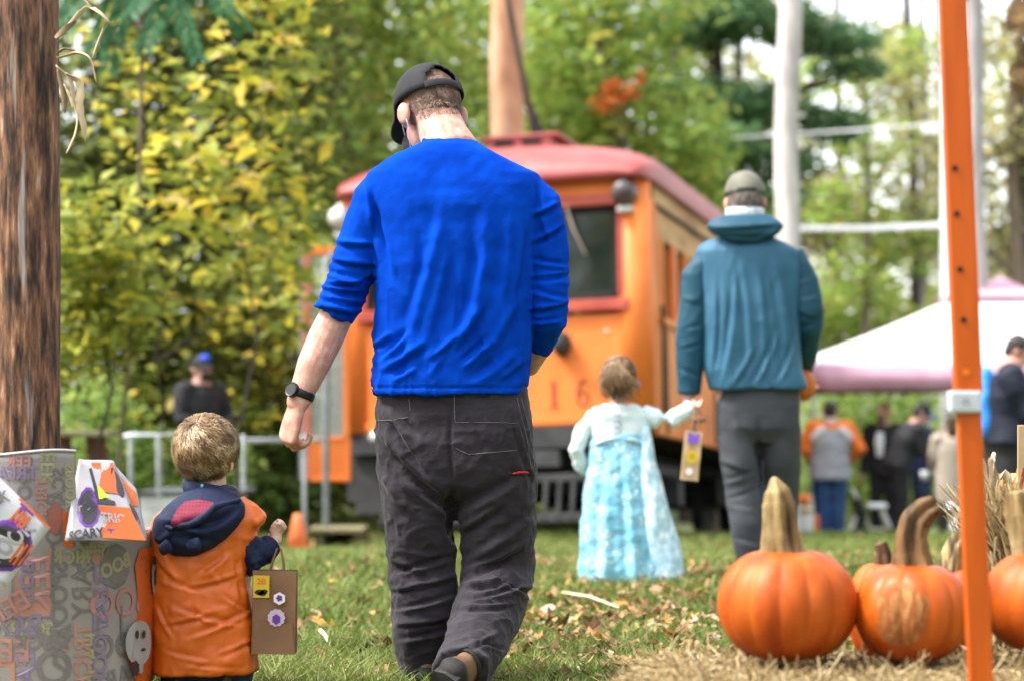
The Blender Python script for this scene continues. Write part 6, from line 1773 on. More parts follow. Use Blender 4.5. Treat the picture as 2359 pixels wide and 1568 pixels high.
def pumpkin_mat(name, c0, c1, c2, scar=None):
    m = bpy.data.materials.new(name); m.use_nodes = True
    n = m.node_tree.nodes; l = m.node_tree.links; b = n["Principled BSDF"]; b.inputs['Roughness'].default_value = .5; b.inputs['Specular IOR Level'].default_value = .3
    tc = n.new("ShaderNodeTexCoord"); mp = n.new("ShaderNodeMapping"); mp.inputs['Scale'].default_value = (1, 1, .35); l.new(tc.outputs['Object'], mp.inputs[0])
    nz = n.new("ShaderNodeTexNoise"); nz.inputs['Scale'].default_value = 16; nz.inputs['Detail'].default_value = 6; l.new(mp.outputs[0], nz.inputs['Vector'])
    rp = n.new("ShaderNodeValToRGB"); e = rp.color_ramp.elements; e.new(.5)
    for x, (p, c) in zip(e, ((.32, c0), (.5, c1), (.72, c2))): x.position = p; x.color = (*c, 1)
    l.new(nz.outputs['Fac'], rp.inputs['Fac'])
    col = rp.outputs['Color']
    if scar:
        # a healed corky scar of its own shape on the rind
        cen, size = scar
        vm = n.new("ShaderNodeVectorMath"); vm.operation = 'SUBTRACT'; l.new(tc.outputs['Object'], vm.inputs[0]); vm.inputs[1].default_value = cen
        vs = n.new("ShaderNodeVectorMath"); vs.operation = 'DIVIDE'; l.new(vm.outputs[0], vs.inputs[0]); vs.inputs[1].default_value = size
        ln = n.new("ShaderNodeVectorMath"); ln.operation = 'LENGTH'; l.new(vs.outputs[0], ln.inputs[0])
        n2 = n.new("ShaderNodeTexNoise"); n2.inputs['Scale'].default_value = 30; l.new(tc.outputs['Object'], n2.inputs['Vector'])
        ad = n.new("ShaderNodeMath"); ad.operation = 'MULTIPLY_ADD'; l.new(n2.outputs['Fac'], ad.inputs[0]); ad.inputs[1].default_value = .7; l.new(ln.outputs['Value'], ad.inputs[2])
        r2 = n.new("ShaderNodeValToRGB"); r2.color_ramp.elements[0].position = .0; r2.color_ramp.elements[0].color = (1, 1, 1, 1); r2.color_ramp.elements[1].position = .0
        mr = n.new("ShaderNodeMapRange"); mr.inputs['From Min'].default_value = 1.42; mr.inputs['From Max'].default_value = 1.2; l.new(ad.outputs[0], mr.inputs['Value'])
        n3 = n.new("ShaderNodeTexNoise"); n3.inputs['Scale'].default_value = 34; n3.inputs['Detail'].default_value = 5; n3.inputs['Distortion'].default_value = 1.2
        mp3 = n.new("ShaderNodeMapping"); mp3.inputs['Rotation'].default_value = (0, math.radians(40), 0); mp3.inputs['Scale'].default_value = (1.6, 1, .5); l.new(tc.outputs['Object'], mp3.inputs[0]); l.new(mp3.outputs[0], n3.inputs['Vector'])
        r3 = n.new("ShaderNodeValToRGB"); e = r3.color_ramp.elements
        e[0].position = .45; e[0].color = (.25, .075, .016, 1); e[1].position = .68; e[1].color = (.38, .19, .06, 1)
        l.new(n3.outputs['Fac'], r3.inputs['Fac'])
        mx = n.new("ShaderNodeMix"); mx.data_type = 'RGBA'; l.new(mr.outputs[0], mx.inputs['Factor']); l.new(col, mx.inputs['A']); l.new(r3.outputs['Color'], mx.inputs['B'])
        col = mx.outputs['Result']
        rm = n.new("ShaderNodeMapRange"); rm.inputs['To Min'].default_value = .38; rm.inputs['To Max'].default_value = .8; l.new(mr.outputs[0], rm.inputs['Value']); l.new(rm.outputs[0], b.inputs['Roughness'])
    n5 = n.new("ShaderNodeTexNoise"); n5.inputs['Scale'].default_value = 55; n5.inputs['Detail'].default_value = 6; n5.inputs['Roughness'].default_value = .7; l.new(tc.outputs['Object'], n5.inputs['Vector'])
    r5 = n.new("ShaderNodeMapRange"); r5.inputs['From Min'].default_value = .60; r5.inputs['From Max'].default_value = .74; r5.inputs['To Max'].default_value = .55; l.new(n5.outputs['Fac'], r5.inputs['Value'])
    m5 = n.new("ShaderNodeMix"); m5.data_type = 'RGBA'; l.new(r5.outputs[0], m5.inputs['Factor']); l.new(col, m5.inputs['A']); m5.inputs['B'].default_value = (.30, .13, .035, 1); col = m5.outputs['Result']
    l.new(col, b.inputs['Base Color'])
    n4 = n.new("ShaderNodeTexNoise"); n4.inputs['Scale'].default_value = 90; n4.inputs['Detail'].default_value = 3; l.new(tc.outputs['Object'], n4.inputs['Vector'])
    bp = n.new("ShaderNodeBump"); bp.inputs['Strength'].default_value = .12; bp.inputs['Distance'].default_value = .006; l.new(n4.outputs['Fac'], bp.inputs['Height']); l.new(bp.outputs[0], b.inputs['Normal'])
    return m
PUM = ((.29, .040, .002), (.42, .072, .003), (.50, .115, .010))
stem_m = mat('pumpkin_stem', (.24, .16, .065), rough=.8, scale=26, detail=6, st=(1, 1, .18), bump=.5, bscale=60, stops=[(.34, (.05, .03, .011)), (.46, (.20, .125, .045)), (.56, (.32, .23, .10)), (.68, (.44, .35, .20))])
stem_brown = mat('pumpkin_stem_brown', (.20, .10, .035), rough=.75, scale=26, detail=6, st=(1, 1, .18), bump=.5, bscale=60, stops=[(.34, (.05, .025, .008)), (.5, (.17, .085, .024)), (.68, (.31, .19, .075))])
stem_dark = mat('pumpkin_stem_dark', (.05, .03, .015), (.14, .08, .035), rough=.85, scale=30, bump=.4, bscale=60)
def pumpkin(label, pxL, pxR, pyT, pyB, Y, m, ribs, stem, stemr, sm, seed, squash=1.0, group='pumpkins on the straw bale', lobe=.05, dip=.16):
    a, b = P(pxL, pyT, Y), P(pxR, pyB, Y)
    R = (b.x - a.x) / 2; H = (a.z - b.z) / 2
    c = Vector(((a.x + b.x) / 2, Y, (a.z + b.z) / 2))
    base = Vector((c.x, c.y, c.z - H))
    t = thing('pumpkin', label, 'pumpkin', base, group)
    n, mm = ribs * 10, 44
    r = random.Random(seed)
    ph0 = [r.uniform(-.10, .10) for _ in range(ribs)]; am = [r.uniform(.65, 1.35) for _ in range(ribs)]
    V, Fs = [], []
    for i in range(mm + 1):
        ph = math.pi * i / mm
        for j in range(n):
            th = math.tau * j / n
            q = (j % 10) / 10; k = j // 10
            groove = (abs(2 * q - 1) ** 2.2) * lobe * (am[k] * (1 - q) + am[(k + 1) % ribs] * q)
            sp = math.sin(ph)
            rr = R * (sp ** .82) * (1 - groove * sp ** .5) * (1 + .018 * math.sin(2 * th + seed) + .012 * math.sin(3 * th + seed * 2))
            zz = H * math.cos(ph)
            zz -= H * dip * math.exp(-(rr / (R * .30)) ** 2) * (1 if ph < 1.57 else -.8)
            V.append(Vector((c.x + rr * math.cos(th), c.y + rr * math.sin(th), c.z + zz)))
    for i in range(mm):
        for j in range(n): Fs.append((i * n + j, (i + 1) * n + j, (i + 1) * n + (j + 1) % n, i * n + (j + 1) % n))
    put('rind', (V, Fs), m, t, True)
    if stem:
        pts = [P(x, y, Y + (0 if len(st_) < 1 else st_[0])) for x, y, *st_ in stem]
        # resample smoothly
        P2, R2 = [], []
        N = 22
        for i in range(N + 1):
            u = i / N * (len(pts) - 1); k = min(int(u), len(pts) - 2); f = u - k
            P2.append(pts[k].lerp(pts[k + 1], f * f * (3 - 2 * f) * .5 + f * .5)); R2.append(stemr[k] * (1 - f) + stemr[k + 1] * f)
        V, Fs = [], []
        ns = 40
        for i, (p, rr) in enumerate(zip(P2, R2)):
            tg = (P2[min(i + 1, N)] - P2[max(0, i - 1)]).normalized()
            s = (Vector((1, 0, 0)) - tg * tg.x).normalized(); d = tg.cross(s)
            for j in range(ns):
                th = math.tau * j / ns
                w = rr * (1 + .24 * math.cos(5 * th + i * .05 + seed) + .05 * math.cos(11 * th + i * .13) + .03 * r.uniform(-1, 1))
                V.append(p + s * w * math.cos(th) + d * w * math.sin(th))
        for i in range(N):
            for j in range(ns): Fs.append((i * ns + j, i * ns + (j + 1) % ns, (i + 1) * ns + (j + 1) % ns, (i + 1) * ns + j))
        V.append(P2[-1] + (P2[-1] - P2[-2]) * .15)
        for j in range(ns): Fs.append((N * ns + j, N * ns + (j + 1) % ns, len(V) - 1))
        put('stem', (V, Fs), sm, t, True)
    return t
pumpkin('big round orange pumpkin with a tall straight pale stem on the straw', 1652, 1972, 1258, 1524, 4.60, pumpkin_mat('pumpkin_rind', *PUM), 14, [(1800, 1272), (1796, 1220), (1793, 1160), (1790, 1128), (1782, 1098)], [.041, .032, .029, .022, .004], stem_m, 1)
_p = pumpkin('orange pumpkin with a corky round scar and a bent brown stem', 1966, 2236, 1290, 1526, 4.58, pumpkin_mat('pumpkin_rind_scarred', *PUM, scar=((-.042, -.118, .112), (.056, .09, .072))), 13, [(2104, 1306), (2102, 1270), (2100, 1235), (2108, 1200), (2130, 1176), (2158, 1162)], [.039, .031, .028, .026, .024, .021], stem_brown, 5)
pumpkin('orange pumpkin cut off by the right edge, beside the strap post', 2264, 2560, 1264, 1505, 4.62, pumpkin_mat('pumpkin_rind_right', (.29, .042, .002), (.41, .07, .003), (.48, .108, .010)), 13, [(2385, 1280), (2370, 1235), (2352, 1180), (2345, 1130)], [.04, .034, .03, .022], stem_m, 8)
pumpkin('small dark orange pumpkin with a short dark stub stem wedged behind the scarred one', 1950, 2120, 1288, 1530, 4.79, pumpkin_mat('pumpkin_rind_small', (.42, .07, .005), (.55, .10, .008), (.62, .14, .02)), 12, [(2034, 1300), (2034, 1272), (2027, 1250)], [.017, .014, .012], stem_dark, 12)
pumpkin('reddish pumpkin with a curved striped stem just left of the strap post', 2140, 2290, 1300, 1520, 4.86, pumpkin_mat('pumpkin_rind_red', (.50, .07, .02), (.62, .10, .03), (.68, .16, .06)), 12, [(2190, 1312), (2196, 1285), (2208, 1256), (2232, 1238), (2262, 1236)], [.028, .026, .024, .024, .02], mat('stem_striped', (.10, .075, .03), rough=.8, scale=30, detail=5, st=(1.6, 1, .3), bump=.5, bscale=50, stops=[(.38, (.035, .022, .012)), (.5, (.12, .08, .03)), (.6, (.42, .34, .16))]), 14)
_g = Vector((P(2196, 1285, 5.05).x, 5.05, P(0, 1345, 5.05).z))
tag(put('gourd', ell(_g + Vector((.02, 0, .055)), (Vector((.05, 0, 0)), Vector((0, .05, 0)), Vector((.012, 0, .062))), 28, 18), mat('gourd_coral', (.62, .10, .08), (.72, .16, .13), rough=.4, scale=8), None, True, origin=_g), 'coral red gourd peeking out behind the curved striped stem', 'gourd')

# orange strap post with its clamp
def strap_post():
    Y = 4.10
    a, b = P(2186, -60, Y), P(2268, 1640, Y)
    t = thing('strap_post', 'flat bright orange post with small holes and a grey clamp at the right', 'post', b)
    om = mat('post_orange', (.46, .072, .0015), (.56, .095, .003), rough=.45, scale=30, detail=8, st=(1, 1, .12), spec=.4, bump=.08, bscale=60)
    w = 64 / F * Y / 2
    V, Fs = [], []
    N = 60
    for i in range(N + 1):
        u = i / N
        px = 2188 + 44 * u ** 1 + 6 * math.sin(u * 3.1) + (22 * u * u)
        if u > .6: px += 10 * (u - .6)
        py = -60 + 1700 * u
        ww = w * (1.0 if u < .58 else .86)
        c = P(px + 4, py, Y)
        for (x, y) in ((-1, -1), (-.9, -1.25), (.9, -1.25), (1, -1), (1, 1), (.9, 1.25), (-.9, 1.25), (-1, 1)):
            V.append(c + Vector((x * ww, y * .010, 0)))
    for i in range(N):
        for j in range(8): Fs.append((i * 8 + j, (i + 1) * 8 + j, (i + 1) * 8 + (j + 1) % 8, i * 8 + (j + 1) % 8))
    Fs += [tuple(range(8)), tuple(N * 8 + j for j in range(8))[::-1]]
    put('upright', (V, Fs), om, t)
    for (px, py) in ((2200, 388), (2208, 493), (2212, 621), (2220, 737)):
        if py == 493: px = 2204
        c = P(px, py, Y - .0135)
        put('bolt_hole', tube([c + Vector((0, .004, 0)), c + Vector((0, -.001, 0))], [.0058] * 2, n=14, round_cap=False), under_black, t)
    c = P(2226, 856, Y - .0135)
    put('rivet', tube([c + Vector((0, .004, 0)), c], [.0066] * 2, n=14, round_cap=False), mat('rivet_orange', (.70, .15, .01), (.74, .17, .012), rough=.4), t)
    p, q = P(2184, 899, Y), P(2258, 950, Y)
    cl = put('clamp', box(((p.x + q.x) / 2, Y, (p.z + q.z) / 2), (q.x - p.x, .045, p.z - q.z), Matrix.Identity(4), .006), mat('clamp_grey', (.40, .43, .46), (.48, .51, .54), rough=.45, scale=6), t)
    cc = P(2226, 922, Y - .0235)
    V, Fs = text_vf('n', .030, .0003)
    put('clamp_mark', ([cc + Vector((v[0], -.001, v[1])) for v in V], Fs), mat('mark_grey', (.22, .24, .26), (.28, .30, .32), rough=.6), cl)
strap_post()

# straw sheaf, cornstalks, cardboard sign and a far small pumpkin at the right edge
def sheaf():
    Y = 5.25
    b = P(2318, 1480, Y); b.z = 0
    t = thing('straw_sheaf', 'upright bundle of dry straw tied behind the right hand pumpkin', 'sheaf', b)
    def f(r, n):
        k = r.random(n); z = P(0, 1195, Y).z * k
        px = 2318 + (22 + 26 * np.abs(k - .45) * 2) * r.standard_normal(n) * .7
        x = (px - CX) / F * Y; y = Y + .05 * r.standard_normal(n)
        D = np.stack([(px - 2318) / 90.0 * (k - .4) * 2 + .12 * r.standard_normal(n), .2 * r.standard_normal(n), np.ones(n)], -1)
        return np.stack([x, y, z], -1), D
    straws('straw', 3600, f, t, (.10, .26), .0024, 7, up=0)
    put('core', tube([b, P(2318, 1300, Y), P(2318, 1200, Y)], [.05, .045, .05], n=12), mat('sheaf_core', (.26, .18, .08), (.40, .29, .14), rough=.95, scale=40, st=(1, 1, .15), bump=.5, bscale=60), t, True)
    put('tie', tube([P(2318, 1225, Y) + Vector((math.cos(a) * .062, math.sin(a) * .062, .006 * math.sin(3 * a))) for a in [math.tau * k / 16 for k in range(17)]], [(.012, .005)] * 17, side=(0, 0, 1), n=6), stem_brown, t, True)
    c = thing('cornstalk', 'dry corn leaves leaning behind the strap post near the straw sheaf', 'cornstalk', Vector((P(2280, 1150, 5.5).x, 5.5, 0)))
    X = lambda px, py: P(px, py, 5.5)
    put('stalk', tube([X(2300, 1400), X(2290, 1200), X(2284, 1060)], [.012, .011, .009], n=7), husk_dark, c, True)
    for i, p in enumerate(([X(2290, 1150), X(2272, 1080), X(2262, 1050), X(2250, 1062)], [X(2288, 1130), X(2305, 1090), X(2325, 1110), X(2335, 1150)], [X(2286, 1100), X(2282, 1060), X(2290, 1040)], [X(2292, 1210), X(2315, 1160), X(2340, 1180)])):
        o = put('leaf', ribbon(p, .012, 1.4, i * 2.1), husk_m, c, True); so = o.modifiers.new('thick', 'SOLIDIFY'); so.thickness = .0012
sheaf()
pumpkin('small pale orange pumpkin half hidden by the cardboard sign at the right edge', 2304, 2400, 1086, 1160, 5.9, pumpkin_mat('pumpkin_rind_pale', (.72, .22, .06), (.78, .28, .09), (.82, .34, .13)), 12, [(2352, 1094), (2354, 1078)], [.014, .010], stem_m, 15, group='pumpkins beyond the straw bale')
def sign():
    Y = 5.7
    t = thing('cardboard_sign', 'tan cardboard sign with a red mark cut off by the right edge', 'sign', P(2380, 1200, Y))
    p, q = P(2344, 978, Y), P(2470, 1172, Y)
    o = put('board', box(((p.x + q.x) / 2, Y, (p.z + q.z) / 2), (q.x - p.x, .008, p.z - q.z), None, .002), kraft_light, t)
    V, Fs = disc(0, 0, .062, .055, 26, .03)
    put('red_mark', ([P(2402, 1105, Y - .006) + Vector((v[0], 0, v[1])) for v in V], Fs), mat('sign_red', (.30, .03, .02), (.36, .045, .03), rough=.6), o)
    put('stake', box((P(2400, 0, Y).x, Y + .02, .35), (.035, .02, .70), None, .003), dark_wood, t)
sign()
# brown leaves of a branch that hangs in at the top right corner
def hanging_branch():
    Y = 3.3
    t = thing('oak_branch', 'twig with brown oak leaves hanging into the top right corner', 'branch', P(2400, 0, Y))
    put('twig', tube([P(2440, -60, Y), P(2395, 20, Y), P(2358, 70, Y), P(2365, 150, Y), P(2352, 190, Y)], [.005, .004, .003, .003, .002], n=6), bark_dark, t, True)
    lm = mat('oak_leaf_brown', (.07, .035, .008), (.15, .08, .018), rough=.7, scale=9)
    r = random.Random(4)
    for (px, py, s) in ((2345, 40, .045), (2362, 62, .05), (2335, 52, .03), (2352, 160, .035), (2344, 180, .035), (2362, 195, .04), (2366, 20, .05), (2380, 110, .05), (2372, 78, .04)):
        V, Fs = leaf_vf(0, .4, int(px))
        M = Matrix.Translation(P(px, py, Y + r.uniform(-.05, .05))) @ Matrix.Rotation(r.uniform(.7, 1.9), 4, 'X') @ Matrix.Rotation(r.uniform(0, 6), 4, 'Z') @ Matrix.Scale(s * .62, 4)
        put('leaf', ([M @ v for v in V], Fs), lm, t)
hanging_branch()

# ================================================================== PEOPLE AND THINGS FARTHER BACK
def figure(label, base, H, turn, top_m, trouser_m, hair=None, hat=None, hat_m=None, pose=None, sleeve_m=None, girth=1.0, mask=None, coat_len=.50, hair_m=None, longhair=False, voxel=.014, lean=0, shoes=None, cup=False):
    """turn: degrees from facing away (+Y), counter-clockwise; pose overrides joints given in units of H (x right, y forward, z up)"""
    J = dict(pelvis=(0, 0, .53), chest=(0, 0, .71), neck=(0, .0, .835), head=(0, .012, .92), shL=(-.115, 0, .805), shR=(.115, 0, .805), elL=(-.14, -.01, .64), elR=(.14, -.01, .64),
             wrL=(-.135, .04, .49), wrR=(.135, .04, .49), hipL=(-.05, 0, .51), hipR=(.05, 0, .51), knL=(-.055, .01, .28), knR=(.055, .01, .28), anL=(-.055, -.01, .045), anR=(.055, -.01, .045), look=(0, 1, 0), up=(0, .1, 1))
    if pose: J.update(pose)
    M = Matrix.Rotation(math.radians(turn), 4, 'Z')
    W = lambda k: base + M @ (Vector(J[k]) * H)
    D = lambda v: M @ Vector(v)
    root = thing('person', label, 'person', base)
    sx = D((1, 0, 0))
    hp, at, A, (r, f, u) = head_pieces(W('head'), D(J['look']), D(J['up']), .132 * H)
    g = girth * H
    body = hp + [tube([W('chest'), W('neck'), W('head')], [.05 * g, .034 * H, .033 * H], side=sx),
                 tube([W('hipL').lerp(W('hipR'), .5), W('pelvis'), W('chest'), W('neck')], [(.085 * g, .055 * g), (.085 * g, .06 * g), (.095 * g, .06 * g), (.05 * g, .04 * g)], side=sx)]
    for s in 'LR':
        body += [tube([W('sh' + s), W('el' + s), W('wr' + s)], [.028 * H, .024 * H, .017 * H]), tube([W('hip' + s), W('kn' + s), W('an' + s)], [.045 * H, .032 * H, .022 * H])]
        d = (W('wr' + s) - W('el' + s)).normalized()
        body += hand_pieces(W('wr' + s), d, D((-.3 if s == 'R' else .3, .9, .2)), L=.105 * H, curl=.5)
    union('body', body, skin, root, voxel * .62, 3)
    # jacket or shirt
    p, c, n_ = W('pelvis'), W('chest'), W('neck')
    hem = p + (p - c).normalized() * (.53 - coat_len) * H if coat_len < .53 else p
    tp = [tube([hem, p, p.lerp(c, .5), c, c.lerp(n_, .62), n_ + (n_ - c) * .02], [(.108 * g, .078 * g), (.104 * g, .074 * g), (.098 * g, .070 * g), (.112 * g, .074 * g), (.104 * g, .062 * g), (.045 * H, .042 * H)], side=sx, n=20, round_cap=False)]
    slv = [[tube([W('sh' + s).lerp(n_, .22), W('sh' + s), W('sh' + s).lerp(W('el' + s), .5), W('el' + s), W('wr' + s)], [.042 * g, .045 * g, .039 * g, .036 * g, .027 * g], n=14, round_cap=True)] for s in 'LR']
    fold = rumple(.007, 9, int(H * 100) % 17)
    if sleeve_m is None:
        union('jacket', tp + slv[0] + slv[1], top_m, root, voxel, 4, [fold])
    else:
        union('shirt', tp, top_m, root, voxel, 4, [fold])
        for s in slv: union('sleeve', s, sleeve_m, root, voxel, 4, [fold])
    tr_ = [tube([W('pelvis') + Vector((0, 0, .02 * H)), W('hipL').lerp(W('hipR'), .5) - Vector((0, 0, .02 * H))], [(.098 * g, .072 * g), (.095 * g, .070 * g)], side=sx, n=18)]
    for s in 'LR': tr_.append(tube([W('hip' + s), W('kn' + s), W('an' + s) + Vector((0, 0, .01))], [.056 * g, .043 * g, .036 * g], n=14))
    union('trousers', tr_, trouser_m, root, voxel, 4, [fold])
    for s in 'LR':
        a = W('an' + s); a = Vector((a.x, a.y, max(a.z - .045 * H, float(gz(a.x, a.y)))))
        fd = D((0, 1, 0))
        shoe(root, a - fd * .035 * H + Vector((0, 0, .012)), a + fd * .105 * H + Vector((0, 0, .012)), (0, 0, 1), .026 * H, shoes or rubber_black, rubber_black)
    k = .132 * H / .225
    if hair is not None:
        pcs = [ell(at(0, -.022, .030), A(.082, .098, .092)), ell(at(0, -.060, -.025), A(.070, .05, .06))]
        if longhair: pcs += [tube([at(0, -.06, .02), at(0, -.085, -.08), at(0, -.09, -.19)], [(.075 * k, .04 * k), (.078 * k, .04 * k), (.05 * k, .022 * k)], side=r, n=14)]
        union('hair', pcs, hair, root, voxel * .7, 2, [rumple(.004, 30, 3)])
    if hat == 'beanie':
        union('beanie', [ell(at(0, -.008, .050), A(.086, .102, .080)), tube([at(0, -.008, .03), at(0, -.008, .055)], [(.089 * k, .105 * k)] * 2, side=r, n=20)], hat_m, root, voxel * .7, 2, [rumple(.003, 40, 2)])
    elif hat == 'cap': shell_cap(at(0, -.004, .03), r, f, u, k * 1.08, hat_m, root)
    if mask is not None:
        put('face_mask', ell(at(0, .070, -.078), A(.052, .046, .042)), mask, root, True)
    ey = put('eyes', join(*[ell(at(s * .030, .088, .005), A(.010, .008, .008), 8, 6) for s in (-1, 1)]), eye_m, root, True)
    ey.name = 'eye_pair'
    return root, W, D, at, A

# man in dark jacket and blue cap at the left, looking our way over his shoulder
Y = 18.2
b = G(P(462, 942, Y).x, Y); H = (P(0, 813, Y).z - b.z)
_r, _W, _D, _at, _A = figure('masked man in black jacket and blue fronted cap at the edge of the trees', b, H, -135, black_cloth, black_cloth, dark_hair, 'cap', cap_black, dict(look=(.1, 1, .02), wrL=(-.06, .16, .60), wrR=(.06, .16, .6), elL=(-.16, .03, .65), elR=(.16, .03, .65)), mask=cap_black, girth=1.1)

put('cap_front', ell(_at(0, .055, .085), _A(.05, .045, .042)), blue_cap_m, _r, True)
# the group by the tent
Y = 24.4
b = G(P(1912, 942, Y).x, Y); H = (P(0, 922, Y).z - b.z)
rt, W, D, at, A = figure('woman in a grey shirt with orange sleeves, blue jeans and black beanie', b, H, -4, grey_knit, denim, dark_hair, 'beanie', mat('beanie_black', (.03, .028, .03), (.055, .05, .055), rough=.9, scale=30), dict(elR=(.215, -.02, .66), wrR=(.15, .06, .585), elL=(-.18, -.01, .66), wrL=(-.12, .08, .56)), sleeve_m=orange_cloth, girth=1.42, coat_len=.44)
union('shoulder_yoke', [tube([W('shL').lerp(W('neck'), .1), W('neck').lerp(W('chest'), .22), W('shR').lerp(W('neck'), .1)], [(.030 * H, .074 * H), (.030 * H, .086 * H), (.030 * H, .074 * H)], side=(0, 0, 1), n=14)], orange_cloth, rt, .012, 3)
for s, k in ((-1, 'L'), (1, 'R')):
    q = W('sh' + k) + Vector((-s * .012, -.092 * H, -.03 * H))
    put('white_patch', tube([q + Vector((-s * .075, .006, .055)), q + Vector((s * .0, -.004, -.01)), q + Vector((s * .05, .012, -.075))], [(.034, .010)] * 3, n=10), white_cloth, rt, True)
put('collar', tube([W('neck') + Vector((0, -.01, -.02)), W('neck') + Vector((0, -.005, .05))], [.075, .066], n=16), white_cloth, rt, True)

Y = 25.2
b = G(P(2036, 942, Y).x, Y); H = (P(0, 922, Y).z - b.z)
rt, W, D, at, A = figure('sandy haired man in a dark mask with white shirt and open black jacket', b, H, 150, black_cloth, black_cloth, sandy_hair, None, None, dict(look=(.12, 1, -.1)), mask=black_cloth)
put('shirt_front', tube([W('chest') + D((0, .122, .11)) , W('chest') + D((0, .135, 0)), W('chest') + D((0, .13, -.16))], [(.04, .012), (.055, .014), (.04, .012)], n=10), white_cloth, rt, True)

Y = 24.0
b = G(P(2068, 942, Y).x, Y); H = 1.62
figure('person in black clothes and black headscarf bending forward to the right', b, H, -82, black_cloth, black_cloth, dark_hair, 'beanie', black_cloth, dict(chest=(0, .06, .70), neck=(0, .12, .80), head=(0, .17, .875), shL=(-.115, .11, .775), shR=(.115, .11, .775), elL=(-.13, .17, .62), elR=(.13, .15, .61), wrL=(-.08, .30, .60), wrR=(.09, .29, .57), look=(.0, 1, -.45), up=(0, .5, .9)), girth=1.2)

Y = 24.9
b = G(P(2122, 942, Y).x, Y); H = (P(0, 928, Y).z - b.z) * .985
figure('person in navy jacket and bright blue cap facing right, in a pale mask', b, H, -75, navy, denim_dark, brown_hair, 'cap', blue_cap_m, dict(look=(.1, 1, -.12), elR=(.13, .10, .64), wrR=(.06, .18, .78), elL=(-.13, .05, .64), wrL=(-.08, .2, .60)), mask=mask_blue)

Y = 23.2
b = G(P(2190, 942, Y).x, Y); H = (P(0, 952, Y).z - b.z)
figure('woman with long dark hair in a long beige knit coat', b, H, 5, beige_knit, black_cloth, brown_hair, None, None, dict(elL=(-.13, .03, .66), wrL=(-.11, .14, .58)), coat_len=.30, longhair=True, girth=1.12)

Y = 16.7
b = G(P(2326, 942, Y).x, Y); H = (P(0, 766, Y).z - b.z)
rt, W, D, at, A = figure('dark haired man in a navy jacket half cut off by the right edge', b, H, -100, mat('dark_navy', (.003, .005, .014), (.007, .010, .026), rough=.75, scale=8, bump=.2, bscale=110), black_cloth, dark_hair, None, None, dict(look=(.1, .9, -.5), up=(0, .4, .9), head=(0, .04, .915), shL=(-.13, 0, .80), shR=(.13, 0, .80), elR=(.16, .06, .66), wrR=(.05, .17, .70), elL=(-.15, .06, .66), wrL=(-.05, .17, .7)), girth=1.55)
t = thing('backpack', 'bright blue backpack on the back of the man at the right edge', 'backpack', W('chest') + D((0, -.2, -.2)))
bc = W('chest') + D((0, -.19, -.02))
union('pack', [tube([bc + Vector((0, 0, .20)), bc, bc - Vector((0, 0, .22))], [(.10, .07), (.145, .10), (.15, .11)], side=D((1, 0, 0)), n=16)], bright_blue, t, .012, 4, [rumple(.006, 14, 2)])
union('pocket', [ell(bc + D((0, -.09, -.13)), (D((.10, 0, 0)), D((0, .05, 0)), Vector((0, 0, .09))))], bright_blue, t, .012, 2)
for s in (-1, 1):
    put('strap', tube([bc + D((s * .08, .06, .20)), W('neck') + D((s * .11, .02, -.02)), W('chest') + D((s * .12, .14, .02)), bc + D((s * .13, .06, -.18))], [(.022, .006)] * 4, side=D((1, 0, 0)), n=8), bright_blue, t, True)

# a child in jeans partly seen beyond the teal man's legs
Y = 22.5
b = G(P(1768, 942, Y).x, Y)
figure('person in blue jeans glimpsed between the legs of the teal jacketed man', b, 1.25, 0, navy, denim, brown_hair, None, None, girth=1.1)

# the small pumpkin held under the teal man's arm
pumpkin('small dark orange pumpkin held at the teal jacketed man\'s right side', 1795, 1880, 846, 926, 10.17, pumpkin_mat('pumpkin_rind_held', (.40, .085, .008), (.52, .12, .012), (.58, .16, .02)), 12, None, None, None, 19, group='pumpkins carried by visitors')

